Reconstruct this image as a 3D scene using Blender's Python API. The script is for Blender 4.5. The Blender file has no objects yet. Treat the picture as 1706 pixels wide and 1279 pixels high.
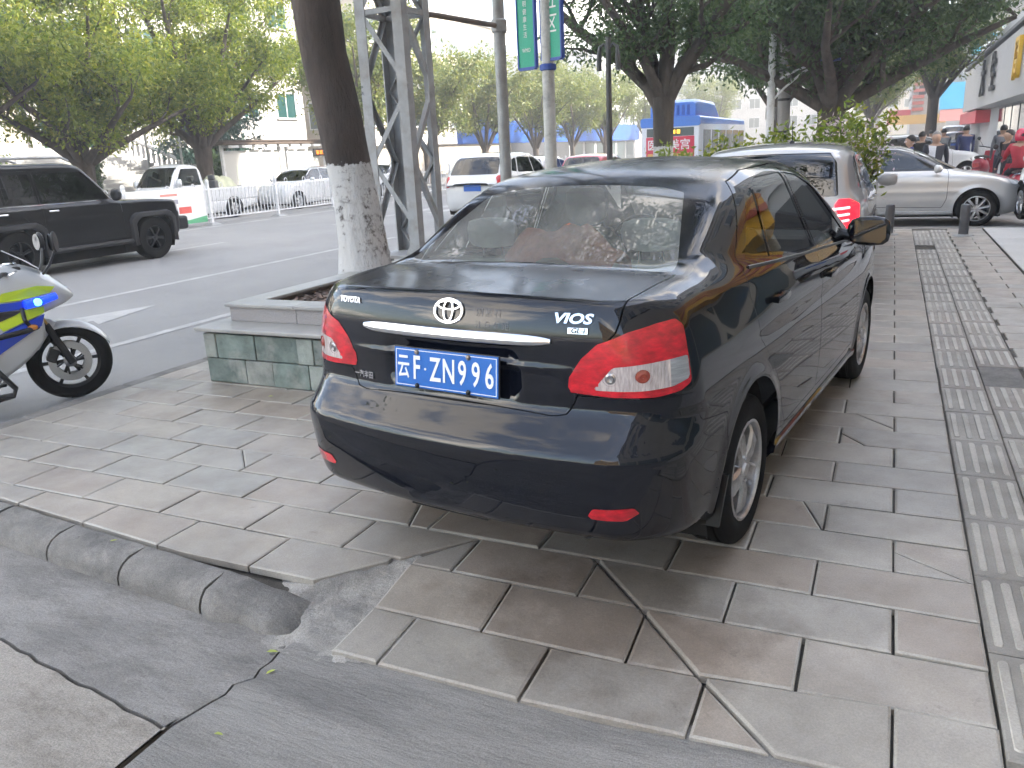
import bpy, bmesh, math, random
import numpy as np
from mathutils import Vector, Matrix
R = math.radians
sc = bpy.context.scene
col = sc.collection
random.seed(7)

# ------------------------------------------------------------------ camera
# world: +Y runs along the street, +X to the shop fronts, sidewalk at z = 0, carriageway at z = -0.12
CAM_YAW, CAM_PITCH, CAM_ROLL, CAM_H = -0.440529, 0.280013, 0.048538, 1.5302
cam_data = bpy.data.cameras.new('camera')
cam = bpy.data.objects.new('camera', cam_data); col.objects.link(cam)
_f = Vector((math.sin(CAM_YAW)*math.cos(CAM_PITCH), math.cos(CAM_YAW)*math.cos(CAM_PITCH), -math.sin(CAM_PITCH)))
_r = Vector((math.cos(CAM_YAW), -math.sin(CAM_YAW), 0.0)); _d = _f.cross(_r)
_r2 = math.cos(CAM_ROLL)*_r + math.sin(CAM_ROLL)*_d; _d2 = -math.sin(CAM_ROLL)*_r + math.cos(CAM_ROLL)*_d
cam.matrix_world = Matrix(((_r2.x, -_d2.x, -_f.x, 0), (_r2.y, -_d2.y, -_f.y, 0), (_r2.z, -_d2.z, -_f.z, CAM_H), (0, 0, 0, 1)))
cam_data.sensor_width = 36.0; cam_data.lens = 1340.45/1706*36; cam_data.clip_start = 0.05; cam_data.clip_end = 3000
sc.camera = cam

# ------------------------------------------------------------------ light
SUN_AZ, SUN_EL = R(75), R(34)          # azimuth from +Y towards +X: ahead and over the shop roofs
world = bpy.data.worlds.new('World'); sc.world = world; world.use_nodes = True
wn = world.node_tree; bg = wn.nodes['Background']
sky = wn.nodes.new('ShaderNodeTexSky'); sky.sky_type = 'NISHITA'; sky.sun_disc = False
sky.sun_elevation = SUN_EL; sky.sun_rotation = SUN_AZ; sky.air_density = 1.0; sky.dust_density = 2.0; sky.ozone_density = 1.0
def _hsv(sat, val):
    n = wn.nodes.new('ShaderNodeHueSaturation'); n.inputs['Saturation'].default_value = sat; n.inputs['Value'].default_value = val; wn.links.new(sky.outputs[0], n.inputs['Color']); return n.outputs[0]
tcw = wn.nodes.new('ShaderNodeTexCoord'); mpw = wn.nodes.new('ShaderNodeMapping'); mpw.inputs['Scale'].default_value = (1, 1, 2.2); wn.links.new(tcw.outputs['Generated'], mpw.inputs[0])
cnz = wn.nodes.new('ShaderNodeTexNoise'); cnz.inputs['Scale'].default_value = 2.3; cnz.inputs['Detail'].default_value = 9; cnz.inputs['Roughness'].default_value = 0.58; wn.links.new(mpw.outputs[0], cnz.inputs['Vector'])
crp = wn.nodes.new('ShaderNodeValToRGB'); crp.color_ramp.elements[0].position = 0.52; crp.color_ramp.elements[1].position = 0.61; wn.links.new(cnz.outputs['Fac'], crp.inputs[0])
cmx = wn.nodes.new('ShaderNodeMix'); cmx.data_type = 'RGBA'; wn.links.new(crp.outputs[0], cmx.inputs[0]); wn.links.new(_hsv(0.9, 0.85), cmx.inputs[6])
wrm = wn.nodes.new('ShaderNodeMix'); wrm.data_type = 'RGBA'; wrm.blend_type = 'MULTIPLY'; wrm.inputs[0].default_value = 1; wn.links.new(_hsv(0.06, 1.7), wrm.inputs[6]); wrm.inputs[7].default_value = (1.10, 1.0, 0.88, 1); wn.links.new(wrm.outputs[2], cmx.inputs[7])   # broken white cloud over hazy blue
wn.links.new(cmx.outputs[2], bg.inputs[0]); bg.inputs[1].default_value = 0.15
sd = bpy.data.lights.new('sun', 'SUN'); sd.energy = 3.0; sd.angle = R(0.53); sd.color = (1.0, 0.93, 0.82)
sun = bpy.data.objects.new('sun', sd); col.objects.link(sun)
_s = Vector((math.sin(SUN_AZ)*math.cos(SUN_EL), math.cos(SUN_AZ)*math.cos(SUN_EL), math.sin(SUN_EL)))
sun.rotation_euler = _s.to_track_quat('Z', 'Y').to_euler(); sun.location = _s*60
sc.view_settings.view_transform = 'Standard'; sc.view_settings.look = 'None'
sc.view_settings.exposure = 2.76; sc.view_settings.gamma = 1.0; sc.view_settings.use_curve_mapping = False
sc.cycles.use_denoising = True; sc.cycles.use_adaptive_sampling = True; sc.cycles.adaptive_threshold = 0.03
sc.cycles.max_bounces = 5; sc.cycles.diffuse_bounces = 3; sc.cycles.glossy_bounces = 4; sc.cycles.transmission_bounces = 4; sc.cycles.transparent_max_bounces = 10; sc.cycles.volume_bounces = 0
sc.cycles.caustics_reflective = False; sc.cycles.caustics_refractive = False
sc.cycles.sample_clamp_indirect = 6.0

# ------------------------------------------------------------------ helpers
def tag(o, label=None, cat=None, group=None, kind=None):
    if label: o['label'] = label
    if cat: o['category'] = cat
    if group: o['group'] = group
    if kind: o['kind'] = kind
    return o

def empty(name, loc=(0, 0, 0), rz=0.0, label=None, cat=None, group=None, kind=None):
    o = bpy.data.objects.new(name, None); o.empty_display_size = 0.2; col.objects.link(o)
    o.location = loc; o.rotation_euler = (0, 0, rz)
    return tag(o, label, cat, group, kind)

def link(name, me, parent=None, loc=None, rot=None, scale=None):
    o = bpy.data.objects.new(name, me); col.objects.link(o)
    if parent is not None: o.parent = parent
    if loc is not None: o.location = loc
    if rot is not None: o.rotation_euler = rot
    if scale is not None: o.scale = scale
    return o

def copy_tree(o, parent=None):
    c = o.copy(); col.objects.link(c)
    if parent is not None: c.parent = parent; c.matrix_parent_inverse = o.matrix_parent_inverse.copy()
    for ch in list(o.children): copy_tree(ch, c)
    return c

class MB:
    """collects polygons; build() makes them one mesh object"""
    def __init__(s): s.v = []; s.f = []; s.m = []; s.mi = 0
    def add(s, vs, fs):
        n = len(s.v); s.v += [tuple(v) for v in vs]
        for f in fs: s.f.append(tuple(i+n for i in f)); s.m.append(s.mi)
        return s
    def box(s, c, d, M=None):
        x, y, z = d[0]/2, d[1]/2, d[2]/2
        vs = [Vector((a*x, b*y, e*z)) for a in (-1, 1) for b in (-1, 1) for e in (-1, 1)]
        if M is not None: vs = [M @ v for v in vs]
        vs = [v+Vector(c) for v in vs]
        return s.add(vs, [(0, 1, 3, 2), (4, 6, 7, 5), (0, 4, 5, 1), (2, 3, 7, 6), (0, 2, 6, 4), (1, 5, 7, 3)])
    def bx(s, x0, x1, y0, y1, z0, z1):
        return s.box(((x0+x1)/2, (y0+y1)/2, (z0+z1)/2), (x1-x0, y1-y0, z1-z0))
    def tube(s, path, rad, n=8, cap=True):
        path = [Vector(p) for p in path]
        if not hasattr(rad, '__len__'): rad = [rad]*len(path)
        rings = []; prev = None
        for i, p in enumerate(path):
            t = (path[min(i+1, len(path)-1)]-path[max(i-1, 0)]).normalized()
            if prev is None:
                u = t.cross(Vector((0, 0, 1)))
                if u.length < 1e-3: u = t.cross(Vector((1, 0, 0)))
            else: u = prev-t*prev.dot(t)
            u.normalize(); prev = u; w = t.cross(u)
            rings.append([p+(u*math.cos(2*math.pi*k/n)+w*math.sin(2*math.pi*k/n))*rad[i] for k in range(n)])
        vs = [v for r in rings for v in r]; fs = []
        for i in range(len(rings)-1):
            for k in range(n):
                a, b = i*n+k, i*n+(k+1) % n; fs.append((a, b, b+n, a+n))
        if cap:
            fs.append(tuple(range(n-1, -1, -1))); fs.append(tuple(range((len(rings)-1)*n, len(rings)*n)))
        return s.add(vs, fs)
    def cyl(s, p0, p1, r0, r1=None, n=12, cap=True): return s.tube([p0, p1], [r0, r0 if r1 is None else r1], n, cap)
    def lathe(s, prof, n=32, axis='Z', c=(0, 0, 0), closed=False):
        """prof: (radius, height) pairs round the axis"""
        vs = []
        for r, h in prof:
            for k in range(n):
                a = 2*math.pi*k/n; x, y = r*math.cos(a), r*math.sin(a)
                v = {'Z': (x, y, h), 'Y': (x, h, -y), 'X': (h, x, y)}[axis]
                vs.append((v[0]+c[0], v[1]+c[1], v[2]+c[2]))
        m = len(prof); fs = []
        for i in range(m if closed else m-1):
            for k in range(n):
                a, b = i*n+k, i*n+(k+1) % n; j = ((i+1) % m)*n
                fs.append((a, b, j+(k+1) % n, j+k))
        return s.add(vs, fs)
    def prism(s, poly, h0, h1, fn):
        """poly in 2-D, extruded h0..h1, fn(u, v, h) gives the 3-D point"""
        n = len(poly)
        vs = [fn(u, v, h0) for u, v in poly]+[fn(u, v, h1) for u, v in poly]
        fs = [tuple(range(n-1, -1, -1)), tuple(range(n, 2*n))]+[(i, (i+1) % n, n+(i+1) % n, n+i) for i in range(n)]
        return s.add(vs, fs)
    def loft(s, rings, close=True, caps=True):
        n = len(rings[0]); vs = [v for r in rings for v in r]; fs = []
        for i in range(len(rings)-1):
            for k in range(n if close else n-1):
                a, b = i*n+k, i*n+(k+1) % n; fs.append((a, b, b+n, a+n))
        if caps and close:
            fs.append(tuple(range(n-1, -1, -1))); fs.append(tuple(range((len(rings)-1)*n, len(rings)*n)))
        return s.add(vs, fs)
    def mesh(s, name, mats, smooth=False, angle=35):
        me = bpy.data.meshes.new(name); me.from_pydata(s.v, [], s.f)
        if not isinstance(mats, (list, tuple)): mats = [mats]
        for m in mats: me.materials.append(m)
        if len(mats) > 1: me.polygons.foreach_set('material_index', s.m)
        bm = bmesh.new(); bm.from_mesh(me); bmesh.ops.recalc_face_normals(bm, faces=bm.faces); bm.to_mesh(me); bm.free()
        if smooth:
            me.shade_smooth()
            if angle < 180: me.set_sharp_from_angle(angle=R(angle))
        me.update(); return me
    def build(s, name, mats, parent=None, smooth=False, angle=35, bevel=0.0, seg=2, **kw):
        o = link(name, s.mesh(name, mats, smooth, angle), parent, **kw)
        if bevel:
            b = o.modifiers.new('bevel', 'BEVEL'); b.width = bevel; b.segments = seg; b.limit_method = 'ANGLE'; b.angle_limit = R(40)
        return o

def np_mesh(name, V, F, mats, normals=None, smooth=True):
    """mesh from numpy arrays: V (n,3), F (m,3 or 4)"""
    k = F.shape[1]; me = bpy.data.meshes.new(name)
    me.vertices.add(len(V)); me.vertices.foreach_set('co', np.ascontiguousarray(V, np.float32).ravel())
    me.loops.add(F.size); me.loops.foreach_set('vertex_index', np.ascontiguousarray(F, np.int32).ravel())
    me.polygons.add(len(F)); me.polygons.foreach_set('loop_start', np.arange(0, F.size, k, dtype=np.int32))
    me.polygons.foreach_set('loop_total', np.full(len(F), k, np.int32))
    for m in (mats if isinstance(mats, (list, tuple)) else [mats]): me.materials.append(m)
    me.update(calc_edges=True); me.validate()
    if smooth:
        me.polygons.foreach_set('use_smooth', np.ones(len(me.polygons), bool))
        if normals is not None and len(me.vertices) == len(normals):
            me.normals_split_custom_set_from_vertices(np.ascontiguousarray(normals, np.float32))
    return me

# ------------------------------------------------------------------ materials
def mat(name, color, rough=0.6, metal=0.0, var=0.0, vscale=4.0, bump=0.0, bscale=60.0, world_co=False, coat=0.0, spec=0.5,
        emit=None, estr=0.0, rvar=0.0, rnd=0.0, dirt=None, dscale=1.5, trans=0.0, alpha=1.0, ior=1.5, stretch=None, srot=0.0, coat_ior=1.45, bdist=0.01):
    m = bpy.data.materials.new(name); m.use_nodes = True; nt = m.node_tree; N = nt.nodes; L = nt.links
    b = N['Principled BSDF']; b.inputs['Base Color'].default_value = (*color, 1); b.inputs['Roughness'].default_value = rough
    b.inputs['Metallic'].default_value = metal; b.inputs['Specular IOR Level'].default_value = spec; b.inputs['IOR'].default_value = ior
    if coat: b.inputs['Coat Weight'].default_value = coat; b.inputs['Coat Roughness'].default_value = 0.03; b.inputs['Coat IOR'].default_value = coat_ior
    if trans: b.inputs['Transmission Weight'].default_value = trans
    if alpha < 1: b.inputs['Alpha'].default_value = alpha
    if emit: b.inputs['Emission Color'].default_value = (*emit, 1); b.inputs['Emission Strength'].default_value = estr
    if var or bump or rvar or dirt or rnd:
        if world_co: co = N.new('ShaderNodeNewGeometry').outputs['Position']
        else: co = N.new('ShaderNodeTexCoord').outputs['Object']
        if stretch:
            mp = N.new('ShaderNodeMapping'); mp.inputs['Scale'].default_value = stretch; mp.inputs['Rotation'].default_value = (0, 0, srot); L.new(co, mp.inputs[0]); co = mp.outputs[0]
        c = None
        def noise(scale, detail=6, rg=0.6):
            n = N.new('ShaderNodeTexNoise'); n.inputs['Scale'].default_value = scale; n.inputs['Detail'].default_value = detail
            n.inputs['Roughness'].default_value = rg; L.new(co, n.inputs['Vector']); return n.outputs['Fac']
        def ramp(src, p0, p1, c0, c1):
            r = N.new('ShaderNodeValToRGB'); e = r.color_ramp.elements
            e[0].position, e[1].position = p0, p1; e[0].color, e[1].color = (*c0, 1), (*c1, 1); L.new(src, r.inputs[0]); return r.outputs[0]
        def mix(fac, a, bb, mode='MIX'):
            x = N.new('ShaderNodeMix'); x.data_type = 'RGBA'; x.blend_type = mode
            for s_, v in ((x.inputs[0], fac), (x.inputs[6], a), (x.inputs[7], bb)):
                if hasattr(v, 'links') or hasattr(v, 'is_linked'): L.new(v, s_)
                elif hasattr(v, '__len__'): s_.default_value = (*v, 1)
                else: s_.default_value = v
            return x.outputs[2]
        if var:
            lo = tuple(max(0, q*(1-var)) for q in color); hi = tuple(min(1, q*(1+var)) for q in color)
            c = ramp(noise(vscale), 0.3, 0.7, lo, hi)
        if rnd:
            oi = N.new('ShaderNodeObjectInfo').outputs['Random']
            g = ramp(oi, 0.0, 1.0, (1-rnd,)*3, (1+rnd,)*3)
            c = mix(1.0, c if c is not None else color, g, 'MULTIPLY')
        if dirt:
            k = ramp(noise(dscale, 8, 0.7), 0.48, 0.72, (0, 0, 0), (1, 1, 1)); c = mix(k, c if c is not None else color, dirt)
        if c is not None: L.new(c, b.inputs['Base Color'])
        if rvar:
            L.new(ramp(noise(vscale*1.7), 0.3, 0.7, (max(0, rough-rvar),)*3, (min(1, rough+rvar),)*3), b.inputs['Roughness'])
        if bump:
            bn = N.new('ShaderNodeBump'); bn.inputs['Strength'].default_value = bump; bn.inputs['Distance'].default_value = bdist
            L.new(noise(bscale, 8, 0.65), bn.inputs['Height']); L.new(bn.outputs[0], b.inputs['Normal'])
    return m

def glass(name, tint=(0.75, 0.85, 0.8), refl=1.0, rough=0.0, ior=1.75, dust=0.0):
    m = bpy.data.materials.new(name); m.use_nodes = True; nt = m.node_tree; N = nt.nodes; L = nt.links
    for n in list(N):
        if n.type == 'BSDF_PRINCIPLED': N.remove(n)
    out = [n for n in N if n.type == 'OUTPUT_MATERIAL'][0]
    t = N.new('ShaderNodeBsdfTransparent'); t.inputs[0].default_value = (*tint, 1)
    g = N.new('ShaderNodeBsdfGlossy'); g.inputs['Roughness'].default_value = rough; g.inputs['Color'].default_value = (refl, refl, refl, 1)
    fr = N.new('ShaderNodeFresnel'); fr.inputs['IOR'].default_value = ior
    mx = N.new('ShaderNodeMixShader'); L.new(fr.outputs[0], mx.inputs[0]); L.new(t.outputs[0], mx.inputs[1]); L.new(g.outputs[0], mx.inputs[2])
    if dust:
        d = N.new('ShaderNodeBsdfDiffuse'); d.inputs[0].default_value = (.5, .5, .48, 1); m2 = N.new('ShaderNodeMixShader'); co = N.new('ShaderNodeTexCoord')
        nz = N.new('ShaderNodeTexNoise'); nz.inputs['Scale'].default_value = 4; nz.inputs['Detail'].default_value = 6; L.new(co.outputs['Object'], nz.inputs['Vector'])
        mm = N.new('ShaderNodeMath'); mm.operation = 'MULTIPLY'; mm.inputs[1].default_value = dust*2; L.new(nz.outputs['Fac'], mm.inputs[0]); L.new(mm.outputs[0], m2.inputs[0]); L.new(mx.outputs[0], m2.inputs[1]); L.new(d.outputs[0], m2.inputs[2]); mx = m2
    L.new(mx.outputs[0], out.inputs[0]); return m

M = {}
M['chrome'] = mat('chrome', (0.75, 0.76, 0.78), 0.08, 1.0)
M['rubber'] = mat('tyre_rubber', (0.007, 0.007, 0.0075), 0.75, var=0.4, vscale=9, bump=0.15, bscale=120, spec=0.2)
M['alloy'] = mat('alloy_wheel', (0.55, 0.55, 0.56), 0.33, 0.85, var=0.12, vscale=14, dirt=(0.16, 0.14, 0.12), dscale=9)
M['dark_alloy'] = mat('dark_alloy', (0.03, 0.03, 0.032), 0.4, 0.6)
M['plastic'] = mat('black_plastic', (0.008, 0.008, 0.009), 0.45, var=0.3, vscale=12)
M['satin'] = mat('satin_black', (0.006, 0.006, 0.0065), 0.35)
M['gap'] = mat('shut_line', (0.003, 0.003, 0.003), 0.9)
M['under'] = mat('underbody', (0.012, 0.011, 0.011), 0.9, var=0.5, vscale=6)
M['white_paint'] = mat('white_car_paint', (0.60, 0.61, 0.62), 0.3, coat=1.0, var=0.03, vscale=3)
M['glass'] = glass('car_glass', (0.82, 0.87, 0.84))
M['dusty_glass'] = glass('dusty_rear_glass', (0.80, 0.88, 0.83), ior=1.9, dust=0.22)
M['dark_glass'] = glass('tinted_glass', (0.10, 0.11, 0.12))

# ------------------------------------------------------------------ writing
def text(name, s, size, mt, parent=None, depth=0.003, frame=None, align='CENTER', bold=0.0, xscale=1.0, spacing=1.0, shear=0.0):
    """flat letters in the local XY plane, moved by the 4x4 FRAME; one mesh object"""
    cu = bpy.data.curves.new(name, 'FONT'); cu.body = s; cu.size = size; cu.align_x = align; cu.align_y = 'CENTER'
    cu.extrude = depth/2; cu.offset = bold; cu.resolution_u = 3; cu.space_character = spacing; cu.shear = shear
    o = bpy.data.objects.new(name, cu); col.objects.link(o)
    dg = bpy.context.evaluated_depsgraph_get(); me = bpy.data.meshes.new_from_object(o.evaluated_get(dg))
    bpy.data.objects.remove(o); bpy.data.curves.remove(cu)
    me.name = name; me.materials.clear(); me.materials.append(mt)
    if xscale != 1.0: me.transform(Matrix.Diagonal((xscale, 1, 1, 1)))
    if frame is not None: me.transform(frame)
    return link(name, me, parent)

def frame(o, ex, ey):
    """4x4 with local x along EX, local y along EY"""
    ex = Vector(ex).normalized(); ey = Vector(ey); ey = (ey-ex*ey.dot(ex)).normalized(); ez = ex.cross(ey)
    return Matrix(((ex.x, ey.x, ez.x, o[0]), (ex.y, ey.y, ez.y, o[1]), (ex.z, ey.z, ez.z, o[2]), (0, 0, 0, 1)))
# ------------------------------------------------------------------ car bodies: one smooth solid per car, cut into panels
def pchip(pts):
    X = np.array([q[0] for q in pts], float); Y = np.array([q[1] for q in pts], float)
    h = np.diff(X); d = np.diff(Y)/h; m = np.zeros_like(X)
    for i in range(1, len(X)-1):
        if d[i-1]*d[i] > 0:
            w1, w2 = 2*h[i]+h[i-1], h[i]+2*h[i-1]; m[i] = (w1+w2)/(w1/d[i-1]+w2/d[i])
    m[0], m[-1] = d[0], d[-1]
    def f(x):
        x = np.asarray(x, float); i = np.clip(np.searchsorted(X, x)-1, 0, len(X)-2); t = (x-X[i])/h[i]
        lo, hi = t < 0, t > 1; tc = np.clip(t, 0, 1); t2, t3 = tc*tc, tc**3
        y = (2*t3-3*t2+1)*Y[i]+(t3-2*t2+tc)*h[i]*m[i]+(-2*t3+3*t2)*Y[i+1]+(t3-t2)*h[i]*m[i+1]
        return y+np.where(lo, t*h[i]*m[i], 0)+np.where(hi, (t-1)*h[i]*m[i+1], 0)
    return f

def rmax(a, b, r): return np.minimum(-r, np.maximum(a, b))+np.sqrt(np.maximum(a+r, 0)**2+np.maximum(b+r, 0)**2)
def rmin(a, b, r): return -rmax(-a, -b, r)

class Body:
    def __init__(s, sp):
        s.sp = sp
        for k in ('Wp', 'inset', 'T', 'xr', 'xf', 'P', 'taper'): setattr(s, k, pchip(sp[k]))
        s.zb = pchip(sp.get('zb', [(-2, .2), (6, .2)]))
    def field(s, x, y, z):
        sp = s.sp; y = np.abs(y)
        W = s.Wp(x)-s.inset(z)
        for cx, cz, r in sp.get('arches', ()):
            d = np.hypot(x-cx, z-cz); W = W+sp.get('flare', 0.012)*np.exp(-((d-r)/sp.get('flare_w', 0.035))**2)
        for z0, h, w, x0, x1 in sp.get('creases', ()):      # raised lines along the flank
            W = W+h*np.exp(-((z-z0(x) if callable(z0) else z-z0)/w)**2)*np.clip((x-x0)*6, 0, 1)*np.clip((x1-x)*6, 0, 1)
        a = y-W
        e = 0.01; slope = (s.T(x+e)-s.T(x-e))/(2*e)
        b = (z-s.T(x)+sp.get('crown', 0.035)*(y/0.8)**2)/np.sqrt(1+slope**2)
        sl = (s.xr(z+e)-s.xr(z-e))/(2*e)
        c = (s.xr(z)+sp.get('kr', 0.15)*y**2-x)/np.sqrt(1+np.minimum(sl**2, 4))
        f = x-s.xf(z)+sp.get('kf', 0.25)*y**2
        for y0, z0, z1, dep, w in sp.get('dents', ()):        # recess in the tail
            q = np.clip((y0-y)/w, 0, 1)*np.clip((z-z0)/w, 0, 1)*np.clip((z1-z)/w, 0, 1); c = c+dep*q*q*(3-2*q)
        rt = sp.get('rt', 0.05); rt = sp.get('rtr', rt)+(rt-sp.get('rtr', rt))*np.clip((a-c)/0.1, 0, 1)
        L = rmax(a, c, sp.get('rc', 0.2)); L = rmax(L, f, sp.get('rf', 0.2)); L = rmax(L, b, rt)
        L = rmax(L, s.zb(x)-z, 0.05)
        Wg = sp['wg']-sp['tumble']*np.maximum(z-sp['zbelt'], -.02)-s.taper(x)
        g1 = (y-Wg)/math.sqrt(1+sp['tumble']**2)
        xx = x-sp.get('kg', 0.06)*y**2*np.where(x < sp.get('xmid', 1.0), 1, -1)
        sg = (s.P(xx+e)-s.P(xx-e))/(2*e)
        g2 = (z-s.P(xx)+sp.get('gcrown', 0.05)*(y/0.6)**2)/np.sqrt(1+sg**2)
        G = rmax(g1, g2, sp.get('rg', 0.09)); G = rmax(G, sp['zbelt']-.2-z, 0.02)
        t = np.clip((y-0.5)/0.2, 0, 1); rr = sp.get('fil0', 0.02)+(sp.get('fil1', 0.09)-sp.get('fil0', 0.02))*t*t*(3-2*t)
        return rmin(L, G, rr)
    def grad(s, P):
        e = 0.002; g = np.zeros_like(P)
        for i in range(3):
            d = np.zeros(3); d[i] = e
            g[:, i] = (s.field(*(P+d).T)-s.field(*(P-d).T))/(2*e)
        return g
    def project(s, P, n=2):
        for _ in range(n):
            g = s.grad(P); f = s.field(*P.T); P = P-g*(np.clip(f, -0.05, 0.05)/np.maximum((g*g).sum(1), 1e-4))[:, None]
        return P
    def normals(s, P):
        g = s.grad(P); return g/np.maximum(np.linalg.norm(g, axis=1), 1e-9)[:, None]
    def surf_x(s, y, z, rear=True):
        """x of the rear (or front) face at y, z by bisection"""
        lo, hi = (-3.0, 0.6) if rear else (6.0, 1.5)
        lo += s.sp.get('x0', 0)*0
        for _ in range(22):
            m = (lo+hi)/2
            if s.field(np.array([m]), np.array([y]), np.array([z]))[0] > 0: lo = m
            else: hi = m
        return (lo+hi)/2
    def surf_y(s, x, z):
        lo, hi = 1.6, 0.0
        for _ in range(22):
            m = (lo+hi)/2
            if s.field(np.array([x]), np.array([m]), np.array([z]))[0] > 0: lo = m
            else: hi = m
        return (lo+hi)/2
    def surf_z(s, x, y):
        lo, hi = 3.0, 0.5
        for _ in range(22):
            m = (lo+hi)/2
            if s.field(np.array([x]), np.array([y]), np.array([m]))[0] > 0: lo = m
            else: hi = m
        return (lo+hi)/2
    def nets(s, res):
        """half body, y >= 0, as triangles"""
        x0, x1, y1, z0, z1 = s.sp['bounds']
        X = np.arange(x0, x1+res, res); Y = np.arange(-1.5*res, y1+res, res); Z = np.arange(z0, z1+res, res)
        gx, gy, gz = np.meshgrid(X, Y, Z, indexing='ij')
        F = s.field(gx.ravel(), gy.ravel(), gz.ravel()).reshape(gx.shape); S = F < 0
        nx, ny, nz = F.shape
        c = sum(S[i:nx-1+i, j:ny-1+j, k:nz-1+k].astype(np.int8) for i in (0, 1) for j in (0, 1) for k in (0, 1))
        cells = np.argwhere((c > 0) & (c < 8)); idx = -np.ones((nx-1, ny-1, nz-1), np.int64); idx[tuple(cells.T)] = np.arange(len(cells))
        acc = np.zeros((len(cells), 3)); cnt = np.zeros(len(cells))
        corners = [(i, j, k) for i in (0, 1) for j in (0, 1) for k in (0, 1)]
        for a in corners:
            for ax in range(3):
                if a[ax]: continue
                b = list(a); b[ax] = 1
                fa = F[tuple((cells+a).T)]; fb = F[tuple((cells+b).T)]; m = (fa < 0) != (fb < 0)
                t = np.where(m, fa/np.where(fa == fb, 1, fa-fb), 0); p = np.tile(np.array(a, float), (len(cells), 1)); p[:, ax] += t
                acc[m] += p[m]; cnt[m] += 1
        P = (cells+acc/cnt[:, None])*res+np.array([X[0], Y[0], Z[0]])
        quads = []
        for ax in range(3):
            sl0 = [slice(None)]*3; sl1 = [slice(None)]*3; sl0[ax] = slice(0, -1); sl1[ax] = slice(1, None)
            e = np.argwhere(S[tuple(sl0)] != S[tuple(sl1)]); o1, o2 = [(1, 2), (2, 0), (0, 1)][ax]
            ok = (e[:, o1] > 0) & (e[:, o2] > 0) & (e[:, o1] < F.shape[o1]-1) & (e[:, o2] < F.shape[o2]-1); e = e[ok]
            q = []
            for d1, d2 in ((0, 0), (-1, 0), (-1, -1), (0, -1)):
                cc = e.copy(); cc[:, o1] += d1; cc[:, o2] += d2; q.append(idx[tuple(cc.T)])
            q = np.stack(q, 1); inside = S[tuple(e.T)]; q[~inside] = q[~inside][:, ::-1]; quads.append(q)
        Q = np.concatenate(quads); Q = Q[(Q >= 0).all(1)]
        T = np.concatenate([Q[:, [0, 1, 2]], Q[:, [0, 2, 3]]])
        return s.project(P), T

def split(V, T, lab, f, new, only=None):
    """cut the triangles along f(V) = 0; those inside (f < 0) get label NEW (where their label is in ONLY)"""
    v = f(V); v = np.where(np.abs(v) < 1e-5, 1e-5, v); sg = v < 0; n = sg[T].sum(1)
    ok = np.ones(len(T), bool) if only is None else np.isin(lab, only)
    lab = lab.copy(); lab[(n == 3) & ok] = new
    mixed = (n > 0) & (n < 3) & ok
    if not mixed.any(): return V, T, lab
    K = T[mixed]; lk = lab[mixed]; s_ = sg[K]; k = s_.sum(1)
    lone = np.where(k == 1, s_.argmax(1), (~s_).argmax(1)); r = np.arange(len(K))
    A, B, C = K[r, lone], K[r, (lone+1) % 3], K[r, (lone+2) % 3]
    ed = np.concatenate([np.sort(np.stack([A, B], 1), 1), np.sort(np.stack([A, C], 1), 1)])
    ue, inv = np.unique(ed, axis=0, return_inverse=True); inv = inv.ravel()
    t = v[ue[:, 0]]/(v[ue[:, 0]]-v[ue[:, 1]]); NV = V[ue[:, 0]]+(V[ue[:, 1]]-V[ue[:, 0]])*t[:, None]
    base = len(V); AB, AC = base+inv[:len(K)], base+inv[len(K):]
    lone_in = s_[r, lone]; la = np.where(lone_in, new, lk); lb = np.where(lone_in, lk, new)
    T2 = np.concatenate([T[~mixed], np.stack([A, AB, AC], 1), np.stack([AB, B, C], 1), np.stack([AB, C, AC], 1)])
    L2 = np.concatenate([lab[~mixed], la, lb, lb])
    return np.concatenate([V, NV]), T2, L2

def poly_sd(pts, r=0.0):
    """signed distance to a closed polygon with corners rounded by r (grown back)"""
    P = np.array(pts, float)
    def f(u, v):
        d = np.full(u.shape, 1e9); ins = np.zeros(u.shape, bool)
        for i in range(len(P)):
            a, b = P[i], P[(i+1) % len(P)]; e = b-a; wu, wv = u-a[0], v-a[1]
            t = np.clip((wu*e[0]+wv*e[1])/max(e@e, 1e-12), 0, 1); d = np.minimum(d, (wu-e[0]*t)**2+(wv-e[1]*t)**2)
            c = ((a[1] <= v) & (b[1] > v)) | ((b[1] <= v) & (a[1] > v))
            if abs(e[1]) > 1e-12: ins ^= c & (u < a[0]+(v-a[1])/e[1]*e[0])
        return np.where(ins, -np.sqrt(d), np.sqrt(d))-r
    return f

def panel(V, T, lab, which, sides=(1, -1)):
    """triangles of some labels as a full (mirrored) or one-sided sub mesh"""
    t = T[np.isin(lab, which)]
    if len(t) == 0: return np.zeros((0, 3)), np.zeros((0, 3), int)
    u, inv = np.unique(t, return_inverse=True); P = V[u]; t = inv.reshape(-1, 3)
    Ps, Ts, n = [], [], 0
    for s_ in sides:
        Q = P.copy(); Q[:, 1] *= s_; tt = t if s_ > 0 else t[:, ::-1]
        Ps.append(Q); Ts.append(tt+n); n += len(Q)
    return np.concatenate(Ps), np.concatenate(Ts)

def panel_obj(body, name, V, T, lab, which, mt, parent, sides=(1, -1), push=0.0, thick=0.0):
    P, F = panel(V, T, lab, which, sides)
    if len(F) == 0: return None
    A = P.copy(); A[:, 1] = np.abs(A[:, 1]); N = body.normals(A); N[:, 1] *= np.where(P[:, 1] < 0, -1, 1)
    c = np.abs(P[:, 1]) < 1e-6; N[c, 1] = 0
    me = np_mesh(name, P+N*push, F, mt, N)
    return link(name, me, parent)

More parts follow.
